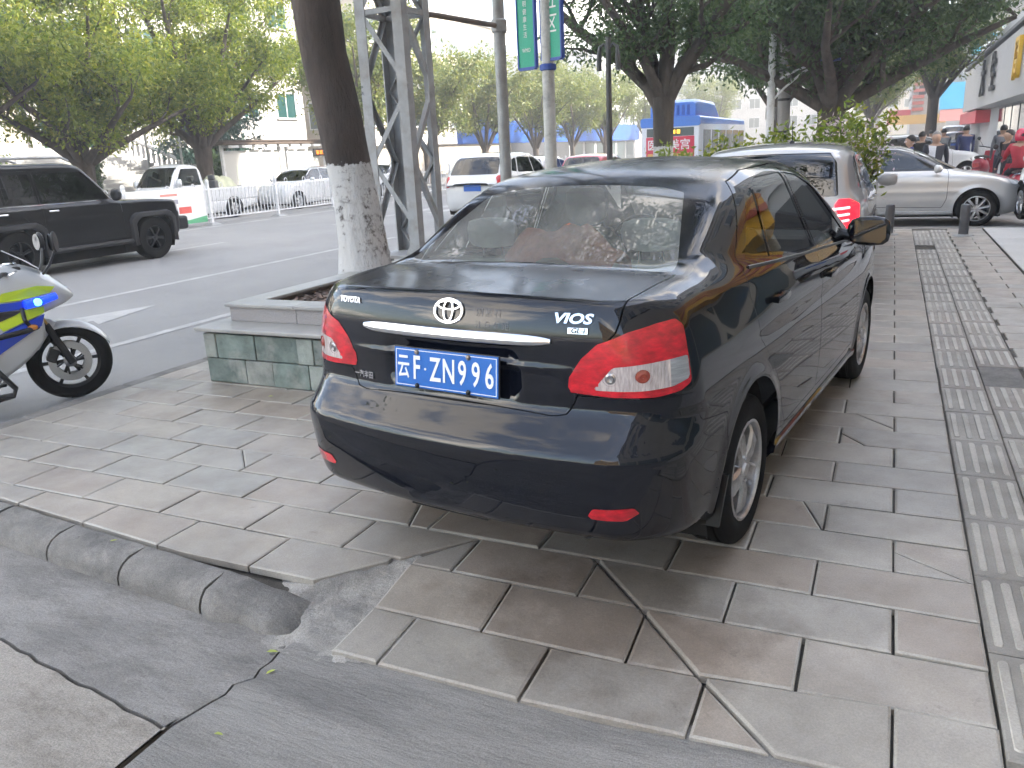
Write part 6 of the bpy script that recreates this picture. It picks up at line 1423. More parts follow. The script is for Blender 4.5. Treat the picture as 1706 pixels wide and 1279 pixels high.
b = MB(); b.loft([[(X, KB.surf_y(X, .25)+.0, .22), (X, KB.surf_y(X, .25)+.025, .23), (X, KB.surf_y(X, .25)+.025, .27), (X, KB.surf_y(X, .25), .29)] for X in np.linspace(.4, 2.3, 8)]); b.build('sill_trim', M['steel_grey'], silver)
b = MB(); b.loft([[(X, -(KB.surf_y(X, .25)+.0), .22), (X, -(KB.surf_y(X, .25)+.025), .23), (X, -(KB.surf_y(X, .25)+.025), .27), (X, -KB.surf_y(X, .25), .29)] for X in np.linspace(.4, 2.3, 8)]); b.build('sill_trim', M['steel_grey'], silver)

# white hatchback with its brake lamps on, parked ahead of the black sedan
HAT = dict(Wp=[(-.8, .74), (-.6, .80), (0, .845), (1, .85), (2.2, .845), (2.8, .80), (3.2, .68)], inset=[(.15, .06), (.3, .02), (.5, 0), (.8, .0), (.92, .02), (1.02, .06), (1.15, .13)],
    T=[(-.8, 1.0), (-.4, 1.04), (0, 1.03), (1.0, 1.0), (2.0, .99), (2.4, .97), (2.9, .86), (3.2, .68)], xr=[(.15, -.60), (.3, -.70), (.5, -.745), (.7, -.74), (.9, -.70), (1.05, -.66), (1.2, -.60)], xf=[(.15, 3.0), (.3, 3.15), (.5, 3.2), (.7, 3.15), (.9, 3.0)],
    P=[(-.9, .8), (-.70, 1.02), (-.52, 1.24), (-.36, 1.40), (-.22, 1.455), (.2, 1.49), (.8, 1.50), (1.2, 1.48), (1.5, 1.41), (2.2, 1.0), (2.6, .8)], taper=[(-.9, .14), (-.4, .06), (.1, .01), (.6, 0), (1.6, 0), (2.0, .03), (2.5, .1)],
    wg=.80, tumble=.33, zbelt=1.0, kr=.13, kf=.3, rc=.16, rf=.2, rt=.06, crown=.03, rg=.09, gcrown=.045, kg=.05, zb=[(-.8, .3), (-.4, .22), (2.6, .2), (3.2, .24)], arches=[(0, .30, .35), (2.5, .30, .35)], flare=.012, bounds=(-.85, 3.3, .95, .1, 1.55), track=.745, xmid=.6)
hb = dict(win=[[(1.06, 1.03), (1.03, 1.40), (1.30, 1.39), (1.5, 1.33), (1.95, 1.05)], [(.16, 1.06), (.30, 1.36), (.95, 1.405), (.98, 1.035)], [(-.12, 1.09), (.02, 1.31), (.20, 1.35), (.07, 1.07)]],
    wind=([(-.9, 1.02), (.72, 1.03), (.58, 1.40), (-.9, 1.43)], 1.5, 2.5), rearwin=([(-.9, 1.05), (.60, 1.05), (.56, 1.30), (.50, 1.375), (-.9, 1.395)], -.9, -.2),
    doors=[[(1.0, .34), (1.0, 1.44), (1.32, 1.43), (1.55, 1.35), (2.05, 1.02), (2.08, .5), (2.0, .32)], [(.0, .9), (.15, 1.2), (.26, 1.40), (.99, 1.45), (.985, .32), (.5, .32), (.38, .6), (.1, .76)]],
    handles=[(1.18, .92), (.28, .94)], mirror=(1.78, .85, 1.05, .09, .07), wheel_kw=dict(w=.19, rim_r=.195), arch_r=.36)
hl = [([(-.10, .78), (-.10, .95), (-.02, 1.0), (.12, 1.0), (.30, .95), (.24, .80), (.1, .76)], False), ([(-2.5, .62), (-2.5, .72), (-2.2, .85), (-2.0, .85), (-2.2, .66)], True)]
HAT['lampm'] = M['brake_lit']
hatch = empty('hatchback_car', (-1.02, 8.35, 0), math.pi/2-R(1.0), 'white hatchback with glowing red brake lamps parked ahead of the black sedan', 'car')
M['pearl_paint'] = mat('pearl_white_paint', (.42, .41, .40), .3, coat=1.0)
HB = simple_car(hatch, HAT, M['pearl_paint'], .022, [(0, .30, .30), (2.5, .30, .30)], lamps=hl, **hb)
for s_ in (1, -1):
    for z in (.82, .87, .925):
        b = MB(); xx = HB.surf_x(.66, z); b.tube([(HB.surf_x(.58, z)-.008, .58*s_, z), (HB.surf_x(.66, z)-.008, .66*s_, z+.005), (HB.surf_x(.72, z)-.008, .72*s_, z+.01)], .011, 8); b.build('lamp_core', M['brake_core'], hatch, True)
b = MB(); b.lathe([(.03, 0), (.022, .02), (.008, .03)], 12, 'Z', (.15, -.12, HB.surf_z(.15, .12)-.004)); b.tube([(.15, -.12, HB.surf_z(.15, .12)+.02), (.13, -.12, HB.surf_z(.15, .12)+.21)], [.005, .003], 6); b.build('antenna', M['satin'], hatch, True, 40)

# far cars share one simpler body
def far_car(label, paint, loc, rz, group='cars in the distance', name='car', s=(1, 1, 1), lampm=None):
    H2 = dict(HAT); H2['lampm'] = lampm or M['red_lens']; r_ = empty(name, loc, rz, label, 'car', group); r_.scale = s
    kw = dict(hb); kw['wheel_kw'] = dict(w=.19, rim_r=.195); simple_car(r_, H2, paint, .055, [(0, .30, .30), (2.5, .30, .30)], lamps=hl[:1], **kw); return r_
def far_copy(src, label, loc, rz, s=(1, 1, 1)):
    c = copy_tree(src); c.location = loc; c.rotation_euler = (0, 0, rz); c.scale = s; c['label'] = label; return c
w1 = far_car('white sport utility car seen from behind through the lattice tower', M['white_paint'], (-9.5, 19.2, ROAD_Z), math.pi/2, name='utility_car', s=(1.1, 1.08, 1.12))
far_copy(w1, 'white car ahead of the white utility car, left of the banner post', (-11.4, 26.5, ROAD_Z), math.pi/2)
far_copy(w1, 'white car parked broadside beyond the fence near the bus shelter', (-20.7, 27.0, ROAD_Z), -math.pi/2)
far_copy(w1, 'pale car parked by the shelter just left of the whitewashed tree', (-20.9, 33.0, ROAD_Z), -math.pi/2)
far_copy(w1, 'white car at the right edge of the picture with only its corner showing', (3.22, 14.2, 0), R(98))
far_copy(w1, 'white van-like car parked far off before the blue fascia', (3.9, 70, 0), math.pi/2, (1.2, 1.1, 1.3))
far_copy(w1, 'pale car waiting behind the roof of the silver sedan', (-.6, 28.5, 0), R(20))
rc_ = far_car('red car whose roof shows between the banner post and garden lamp', M['red_paint'], (-8.95, 25.4, ROAD_Z), math.pi/2)
g1 = far_car('dark grey car parked far off by the right-hand shops', M['grey_paint'], (3.3, 58, 0), math.pi/2)

# white pickup beyond the fence, heading the other way
PUK = dict(HAT, Wp=[(-.95, .78), (0, .80), (2, .80), (2.6, .78), (3.1, .70)], T=[(-.95, .62), (.95, .62), (1.05, 1.05), (1.2, 1.10), (2.2, 1.08), (2.5, 1.04), (3.0, .92), (3.2, .75)],
    P=[(.90, .8), (1.02, 1.3), (1.08, 1.66), (1.2, 1.76), (1.6, 1.80), (1.9, 1.76), (2.05, 1.68), (2.5, 1.1), (2.7, .85)], taper=[(.5, 0), (1, 0), (2.2, .01), (2.6, .05)], wg=.79, tumble=.2, zbelt=1.08, xr=[(.2, -1.3), (1.5, -1.3)], kr=.02, rc=.06, bounds=(-1.4, 3.3, .95, .1, 1.9), xmid=1.5)
pick = empty('pickup_truck', (-20.6, 20.95, ROAD_Z), -math.pi/2, 'small white pickup truck beyond the fence carrying a covered load', 'truck')
simple_car(pick, PUK, M['white_paint'], .04, [(-.1, .31, .31), (2.45, .31, .31)], win=[[(1.22, 1.14), (1.22, 1.62), (1.85, 1.62), (2.20, 1.14)]], wind=([(-.9, 1.14), (.68, 1.14), (.60, 1.66), (-.9, 1.68)], 1.95, 2.7),
    doors=[[(1.10, .45), (1.12, 1.70), (1.95, 1.70), (2.32, 1.12), (2.35, .5)]], handles=[(1.25, 1.0)], mirror=(2.2, .80, 1.22, .08, .13), wheel_kw=dict(w=.19, rim_r=.18), tint=M['glass'])
b = MB(); b.bx(-1.3, .98, -.80, .80, .60, .66); b.bx(-1.3, .98, -.80, -.75, .661, 1.0); b.bx(-1.3, .98, .75, .80, .661, 1.0); b.bx(-1.3, -1.25, -.749, .749, .661, 1.0); b.bx(.93, .98, -.749, .749, .661, 1.0); b.build('cargo_bed', M['white_paint'], pick)
load = crumple('covered_load', (0, 0, 0), .85, .65, .55, mat('tarpaulin', (.42, .43, .30), .8, var=.2), 8); load.location = (-20.6, 20.95+.25, ROAD_Z+.67); load.rotation_euler = (0, 0, -math.pi/2)
tag(load, 'olive tarpaulin heaped over the load of the white pickup', 'tarpaulin')

# city bus
bus = empty('city_bus', (-8.55, 40.6, ROAD_Z), math.pi/2, 'white city bus with blue roof hump and red rear advertisement', 'bus')
BL, BW, BH = 11.6, 1.25, 2.62
M['bus_white'] = mat('bus_white', (.72, .74, .78), .35, coat=.6); M['bus_blue'] = mat('bus_blue', (.03, .17, .60), .4, coat=.5); M['bus_red'] = mat('bus_red', (.62, .03, .07), .45)
def rrect(w, z0, z1, r, x, n=5):
    pts = []
    for cx, cz, a0 in ((w-r, z1-r, 0), (-w+r, z1-r, 90), (-w+r, z0+r, 180), (w-r, z0+r, 270)):
        for k in range(n): a = R(a0+90*k/(n-1)); pts.append((x, cx+r*math.cos(a), cz+r*math.sin(a)))
    return pts
b = MB(); b.loft([rrect(BW-.06, .3, BH-.04, .14, -BL/2), rrect(BW, .26, BH, .14, -BL/2+.12), rrect(BW, .26, BH, .14, BL/2-.2), rrect(BW-.1, .3, BH-.1, .2, BL/2)]); b.build('bus_body', M['bus_white'], bus, True, 40)
b = MB(); b.loft([rrect(BW+.01, BH-.26, BH+.12, .1, -BL/2-.02), rrect(BW+.015, BH-.26, BH+.14, .12, -BL/2+.2), rrect(BW+.015, BH-.2, BH+.12, .12, BL/2-.6)]); b.build('roof_band', M['bus_blue'], bus, True, 40)
b = MB(); b.loft([rrect(.95, BH+.0, BH+.70, .16, -BL/2+.45), rrect(1.02, BH, BH+.82, .18, -BL/2+.8), rrect(1.02, BH, BH+.82, .18, -BL/2+4.2), rrect(.95, BH, BH+.30, .12, -BL/2+5.6)]); b.build('roof_pod', M['bus_blue'], bus, True, 40)
for k in range(7): b = MB(); b.bx(-BL/2+.43, -BL/2+.449+.01, -.72+.22*k, -.60+.22*k, BH+.2, BH+.60); b.build('vent_slat', mat('vent_blue', (.015, .09, .38), .5), bus)
b = MB(); b.bx(-BL/2-.012, -BL/2+.05, -1.0, 1.0, 1.98, 2.32); rw = b.build('rear_window', M['win'], bus, bevel=.02)
b = MB(); b.bx(-BL/2-.02, -BL/2+.03, -1.02, 1.02, 1.12, 1.97); ad = b.build('advertisement', M['bus_red'], bus, bevel=.02)
for i, c in enumerate('医疗美宫'): text('advert_character', c, .46, M['white_print'], ad, .006, frame((-BL/2-.026, .74-.46*i, 1.62), (0, -1, 0), (0, 0, 1)), bold=.004)
b = MB(); b.bx(-BL/2-.024, -BL/2-.021, -.95, .95, 1.16, 1.30); b.build('advert_stripe', mat('advert_gold', (.7, .42, .12), .5), ad)
b = MB(); b.bx(-BL/2-.03, -BL/2-.013, -.45, .25, 2.05, 2.27); di = b.build('route_display', M['satin'], bus)
for i in range(3): b = MB(); b.bx(-BL/2-.035, -BL/2-.031, .05-.2*i-.08, .05-.2*i+.06, 2.08, 2.24); b.build('display_digit', mat('led_yellow', (1, .6, .05), .5, emit=(1, .55, .05), estr=.3), di)
for s_ in (1, -1):
    for k in range(6): b = MB(); x0 = -BL/2+.7+1.75*k; b.bx(x0, x0+1.5, (BW-.002)*s_-.012, (BW-.002)*s_+.012, 1.25, 2.2); b.build('side_window', M['win'], bus, bevel=.01)
    for k in range(4): b = MB(); x0 = -BL/2+.9+2.3*k; b.bx(x0, x0+1.7, (BW)*s_-.004, (BW)*s_+.008, .75, 1.15); b.build('side_panel', M['bus_red'], bus)
    for x in (-BL/2+3.0, BL/2-2.8): w = wheel('wheel', bus, (x, 1.08*s_, .48), s_, .48, w=.28, rim_r=.27, rim=M['galv'], spokes=8)
    b = MB(); b.bx(-BL/2-.02, -BL/2+.02, (1.08)*s_-.08, 1.08*s_+.08, .7, 1.05); b.build('tail_lamp', M['red_lens'], bus)
b = MB(); b.bx(-BL/2-.015, -BL/2, -.25, .25, .55, .68); b.build('number_plate', mat('bus_plate', (.65, .5, .05), .5), bus)
# ------------------------------------------------------------------ police motorcycle (x forward from the rear axle, y left)
mo = empty('police_motorcycle', (0, 0, 0), 0, 'white police motorcycle with blue and lime stripes and a lit blue lamp at the kerb', 'motorcycle')
M['moto_white'] = mat('moto_white', (.62, .64, .66), .28, coat=1.0); M['moto_blue'] = mat('moto_blue', (.02, .07, .55), .35, coat=.6); M['moto_lime'] = mat('moto_lime', (.62, .80, .03), .4, coat=.4)
M['moto_black'] = mat('moto_black', (.02, .02, .022), .4); M['moto_grey'] = mat('fork_grey', (.25, .25, .26), .3, .8); M['blue_lamp'] = mat('blue_lamp', (.02, .08, .7), .15, emit=(.01, .06, 1.0), estr=.22, coat=1.0); M['cyan_core'] = mat('lamp_core', (.3, .8, 1), .3, emit=(.10, .60, 1.0), estr=.7)
WB_ = 1.36; FR = .292
def moto_wheel(x, w, disc, steer=0.0, spokes=6, parent=mo):
    root = bpy.data.objects.new('wheel', None); col.objects.link(root); root.parent = parent; root.location = (x, 0, FR); root.rotation_euler = (0, 0, steer)
    b = MB(); b.lathe([(.205, -w*.42), (.235, -w*.5), (.262, -w*.46), (.283, -w*.28), (.292, 0), (.283, w*.28), (.262, w*.46), (.235, w*.5), (.205, w*.42)], 48, 'Y'); b.build('tyre', M['rubber'], root, True, 60)
    b = MB(); b.lathe([(.206, -w*.42), (.218, -w*.44), (.212, -w*.36), (.186, -.02), (.186, .02), (.212, w*.36), (.218, w*.44), (.206, w*.42)], 48, 'Y'); b.build('rim', M['moto_black'], root, True, 40)
    for k in range(spokes):
        a = 2*math.pi*k/spokes; b = MB(); p = lambda r, t: (r*math.cos(a)-t*math.sin(a), 0, r*math.sin(a)+t*math.cos(a))
        b.loft([[(p(r, -t)[0], -.012, p(r, -t)[2]), (p(r, t)[0], -.012, p(r, t)[2]), (p(r, t)[0], .012, p(r, t)[2]), (p(r, -t)[0], .012, p(r, -t)[2])] for r, t in ((.03, .014), (.12, .009), (.19, .013))]); b.build('spoke', M['moto_black'], root)
    b = MB(); b.lathe([(.02, -.05), (.045, -.045), (.045, .045), (.02, .05)], 20, 'Y'); b.build('hub', M['moto_grey'], root, True, 40)
    for s_ in disc:
        y = .055*s_; b = MB(); b.lathe([(.095, y-.0025), (.148, y-.0025), (.148, y+.0025), (.095, y+.0025)], 40, 'Y', closed=True); b.build('brake_disc', mat('disc_steel', (.5, .5, .5), .3, .9), root, True, 40)
        for k in range(6): a = 2*math.pi*k/6; b = MB(); b.tube([(.045*math.cos(a), y, .045*math.sin(a)), (.10*math.cos(a+.3), y, .10*math.sin(a+.3))], .007, 6); b.build('disc_carrier', M['moto_black'], root)
        b = MB(); b.box((-.105, y, .06), (.07, .05, .10), Matrix.Rotation(.5, 3, 'Y')); b.build('caliper', M['moto_black'], root, bevel=.012)
    return root
STEER = R(-6)
moto_wheel(0, .15, (-1,)); moto_wheel(WB_, .115, (-1, 1), STEER)
# fork, mudguard
for s_ in (1, -1):
    b = MB(); b.tube([(WB_+.005, .075*s_, FR-.01), (WB_-.12, .085*s_, FR+.30)], [.028, .026], 12); b.build('fork_leg', M['moto_black'], mo, True)
    b = MB(); b.tube([(WB_-.12, .085*s_, FR+.30), (WB_-.27, .085*s_, FR+.66)], [.020, .020], 12); b.build('fork_tube', mat('gold_fork', (.45, .33, .12), .3, .9), mo, True)
b = MB(); rings = []
for a in np.linspace(R(20), R(128), 12):
    rr = FR+.022; rings.append([(WB_+rr*math.cos(a)*(1)+(-.012 if abs(y) > .05 else 0), y, FR+(rr-.05*(abs(y)/.075)**2)*math.sin(a)) for y in (-.078, -.06, -.03, 0, .03, .06, .078)])
b.loft(rings, close=False); mg = b.build('front_mudguard', M['moto_white'], mo, True, 60); sm = mg.modifiers.new('thick', 'SOLIDIFY'); sm.thickness = .006
for s_ in (1, -1):
    b = MB(); b.prism([(WB_-.20, FR+.12), (WB_-.05, FR+.31), (WB_-.16, FR+.36), (WB_-.27, FR+.20)], .082*s_, .090*s_, lambda u, v, h: (u, h, v)); b.build('mudguard_stay', M['moto_white'], mo, bevel=.004)
# fairing: lofted half shells
def fair(name, stations, m, parent=mo, sub=1):
    """stations: (x, [(y, z) ...]) mirrored to both sides"""
    for s_ in (1, -1):
        b = MB(); b.loft([[(x, y*s_, z) for y, z in pts] for x, pts in stations], close=False); o = b.build(name, m, parent, True, 75)
        sf = o.modifiers.new('sub', 'SUBSURF'); sf.levels = 2; sf.render_levels = 2; so = o.modifiers.new('thick', 'SOLIDIFY'); so.thickness = .005; so.offset = 0
# upper fairing (nose to tank)
fair('upper_fairing', [(1.46, [(.0, .80), (.03, .80), (.05, .785), (.05, .77)]), (1.40, [(.0, .885), (.09, .865), (.125, .80), (.10, .735)]), (1.28, [(.0, .99), (.13, .945), (.185, .83), (.165, .70)]), (1.12, [(.06, 1.065), (.17, 1.00), (.215, .85), (.205, .66)]), (.95, [(.16, 1.03), (.20, .97), (.225, .83), (.22, .64)])], M['moto_white'])
# side fairing and belly
fair('side_fairing', [(1.22, [(.185, .72), (.20, .66), (.19, .58), (.16, .50)]), (1.08, [(.215, .72), (.23, .62), (.225, .48), (.19, .36)]), (.88, [(.225, .70), (.235, .58), (.225, .42), (.17, .24)]), (.66, [(.222, .66), (.23, .52), (.215, .38), (.15, .20)]), (.46, [(.20, .46), (.205, .40), (.19, .30), (.13, .19)]), (.34, [(.17, .34), (.17, .31), (.16, .26), (.11, .20)])], M['moto_white'])
def decal(name, pts, m, off, s_):
    """flat stripe wrapped on the fairing side"""
    b = MB(); b.add([(x, (y+off)*s_, z) for x, y, z in pts], [tuple(range(len(pts)))]); o = b.build(name, m, mo); so = o.modifiers.new('thick', 'SOLIDIFY'); so.thickness = .002
for s_ in (1, -1):
    decal('lime_stripe', [(1.34, .165, .865), (1.22, .205, .885), (1.0, .222, .86), (.94, .226, .80), (1.10, .222, .80), (1.30, .178, .825)], M['moto_lime'], .004, s_)
    decal('blue_stripe', [(1.30, .178, .815), (1.10, .222, .79), (.94, .226, .79), (.88, .228, .735), (1.10, .222, .735)], M['moto_blue'], .004, s_)
    decal('lime_stripe', [(1.24, .195, .735), (1.13, .222, .735), (.92, .234, .66), (.96, .236, .60), (1.14, .226, .66), (1.235, .198, .69)], M['moto_lime'], .004, s_)
    decal('blue_stripe', [(1.235, .196, .68), (1.13, .228, .65), (.95, .238, .59), (.80, .238, .52), (.74, .234, .42), (.90, .235, .44), (1.08, .232, .54), (1.20, .206, .60)], M['moto_blue'], .004, s_)
    b = MB(); b.prism([(-.05, -.02), (.05, -.02), (.05, .02), (-.05, .02)], 0, .001, lambda u, v, h: (0, 0, 0)) if False else None
    text('maker_lettering', 'SUZUKI', .062, M['moto_black'], mo, .002, frame((.56, .205*s_+.024*s_, .30), (-s_ if s_ > 0 else 1, 0, 0), (0, -.35*s_, 1)), bold=.002, xscale=1.15)
# dark cockpit shell and side vent panels
b = MB(); b.loft([[(x, w*math.cos(a), z+h_*math.sin(a)) for a in np.linspace(0, 6.283, 12, endpoint=False)] for x, w, z, h_ in ((1.30, .05, .86, .05), (1.20, .14, .86, .09), (1.05, .17, .84, .12), (.92, .15, .80, .10))]); b.build('cockpit_shell', M['moto_black'], mo, True, 80)
for s_ in (1, -1):
    decal('vent_panel', [(1.10, .226, .725), (.94, .236, .735), (.80, .236, .70), (.84, .238, .655), (.93, .239, .662), (1.06, .234, .705)], M['moto_black'], .003, s_)
    decal('vent_panel', [(.80, .236, .50), (.70, .232, .50), (.62, .228, .40), (.68, .224, .33), (.76, .228, .36)], M['moto_black'], .003, s_)
    b = MB(); b.lathe([(.001, .02), (.018, .015), (.022, 0)], 12, 'Y'); o = b.build('turn_signal', mat('amber_lens', (.6, .22, .03), .3, coat=1.0), mo, True, loc=(1.14, .232*s_, .60)); o.scale = (1.6, s_, 1)
# windscreen, headlamp
b = MB(); b.loft([[(1.30, y, .985-.5*y*y) for y in (-.10, -.05, 0, .05, .10)], [(1.20, y*1.25, 1.07-.6*y*y) for y in (-.10, -.05, 0, .05, .10)], [(1.08, y*1.3, 1.15-.7*y*y) for y in (-.10, -.05, 0, .05, .10)]], close=False); b.build('windscreen', glass('screen_glass', (.55, .6, .62)), mo, True, 80)
b = MB(); b.lathe([(.001, .05), (.05, .04), (.06, .0)], 16, 'X', (1.40, 0, .80)); b.build('headlamp', M['head_lens'], mo, True)
# blue light bar each side, on a bracket
for s_ in (1, -1):
    lb = MB(); lb.tube([(1.12, .25*s_, .765), (1.21, .235*s_, .775)], [.034, .034], 14); lamp_ = lb.build('warning_lamp', M['blue_lamp'], mo, True, 50)
    lb = MB(); lb.tube([(1.225, .232*s_, .777), (1.33, .205*s_, .80)], [.030, .026], 14); lb.build('warning_lamp', M['blue_lamp'], mo, True, 50)
    lb = MB(); lb.lathe([(.001, .012), (.022, .009), (.028, 0)], 14, 'Y'); o = lb.build('lamp_core', M['cyan_core'], lamp_, True, loc=(1.20, .268*s_, .775)); o.scale = (1, s_, 1)
    lb = MB(); lb.tube([(1.10, .22*s_, .74), (1.10, .25*s_, .66), (1.13, .22*s_, .60)], .014, 8); lb.build('lamp_bracket', M['moto_black'], mo, True)
    # crash bar
    b = MB(); b.tube([(1.22, .15*s_, .60), (1.10, .26*s_, .585), (.85, .31*s_, .56), (.80, .315*s_, .52), (.86, .31*s_, .35), (.95, .30*s_, .20), (.93, .29*s_, .15), (.80, .27*s_, .13)], .019, 10); b.build('crash_bar', M['moto_black'], mo, True, 80)
    b = MB(); b.box((.82, .27*s_, .15), (.24, .10, .025)); b.build('foot_plate', M['moto_black'], mo, bevel=.01)
    # mirror on a stalk, handlebar grip
    b = MB(); b.tube([(1.29, .12*s_, .96), (1.33, .20*s_, 1.02), (1.37, .32*s_, 1.13)], [.010, .009, .008], 8); b.build('mirror_stalk', M['moto_black'], mo, True)
    b = MB(); b.lathe([(.001, -.02), (.045, -.016), (.06, 0), (.055, .01), (.001, .012)], 18, 'X', (0, 0, 0)); o = b.build('mirror', M['moto_black'], mo, True, loc=(1.37, .35*s_, 1.18)); o.scale = (1, .75, 1.25); o.rotation_euler = (0, 0, .5*s_)
    b = MB(); b.lathe([(.001, -.0), (.05, -.001)], 18, 'X'); o2 = b.build('mirror_glass', M['mirror'], mo, True, loc=(1.345, .345*s_, 1.18)); o2.scale = (1, .75, 1.25); o2.rotation_euler = (0, 0, .5*s_)
    b = MB(); b.tube([(1.08, .10*s_, .98), (1.03, .22*s_, .99), (.98, .35*s_, .975)], .016, 10); b.build('handlebar', M['moto_black'], mo, True)
    b = MB(); b.tube([(1.12, .2*s_, 1.0), (1.05, .36*s_, .985)], .007, 6); b.build('brake_lever', M['chrome'], mo, True)
b = MB(); b.bx(1.02, 1.16, -.12, .12, .95, 1.03); b.build('instrument_panel', M['moto_black'], mo, bevel=.02)
b = MB(); b.lathe([(.03, 0), (.045, .02), (.04, .03)], 16, 'Z', (1.10, -.06, 1.03)); b.build('gauge', M['chrome'], mo, True)
# tank, seat, tail, engine, exhaust, stand
b = MB(); b.loft([[(x, w*math.cos(a), z0+h*max(math.sin(a), -.3)) for a in np.linspace(0, 6.283, 14, endpoint=False)] for x, w, z0, h in ((1.02, .10, .84, .10), (.92, .16, .84, .17), (.76, .175, .83, .18), (.58, .12, .80, .13), (.50, .07, .78, .06))]); b.build('fuel_tank', M['moto_white'], mo, True, 80)
b = MB(); b.loft([[(x, w*math.cos(a), z0+h*math.sin(a)) for a in np.linspace(0, 6.283, 12, endpoint=False)] for x, w, z0, h in ((.55, .09, .77, .04), (.35, .13, .78, .05), (.1, .14, .80, .05), (.0, .12, .84, .05), (-.25, .11, .90, .05), (-.38, .06, .93, .03))]); b.build('seat', M['moto_black'], mo, True, 80)
b = MB(); b.loft([[(x, w*math.cos(a), z0+h*math.sin(a)) for a in np.linspace(0, 6.283, 12, endpoint=False)] for x, w, z0, h in ((.40, .15, .70, .06), (.1, .16, .74, .07), (-.2, .14, .83, .07), (-.42, .07, .90, .04))]); b.build('tail_fairing', M['moto_white'], mo, True, 80)
b = MB(); b.bx(.45, .90, -.15, .15, .22, .60); b.build('engine', M['moto_grey'], mo, bevel=.04)
b = MB(); b.bx(.92, 1.0, -.16, .16, .38, .68); b.build('radiator', M['moto_black'], mo, bevel=.01)
b = MB(); b.tube([(.6, -.12, .25), (.2, -.16, .26), (-.1, -.20, .38), (-.3, -.21, .45)], [.025, .03, .055, .055], 14); b.build('exhaust', M['moto_grey'], mo, True)
b = MB(); b.tube([(0, .1, FR), (.45, .1, .38)], .03, 8); b.tube([(0, -.1, FR), (.45, -.1, .38)], .03, 8); b.build('swing_arm', M['moto_black'], mo)
b = MB(); b.tube([(.5, .13, .25), (.42, .30, .0)], .012, 8); b.build('side_stand', M['moto_black'], mo)
b = MB(); b.bx(-.45, -.08, -.2, .2, .97, 1.22); b.build('top_box', M['moto_white'], mo, bevel=.05)
# stands with the front wheel at the kerb
hx, hy = .47, .883; ang = math.atan2(hy, hx)
mo.location = (-5.56-hx*WB_, 3.97-hy*WB_, ROAD_Z); mo.rotation_euler = (R(-3), 0, ang)
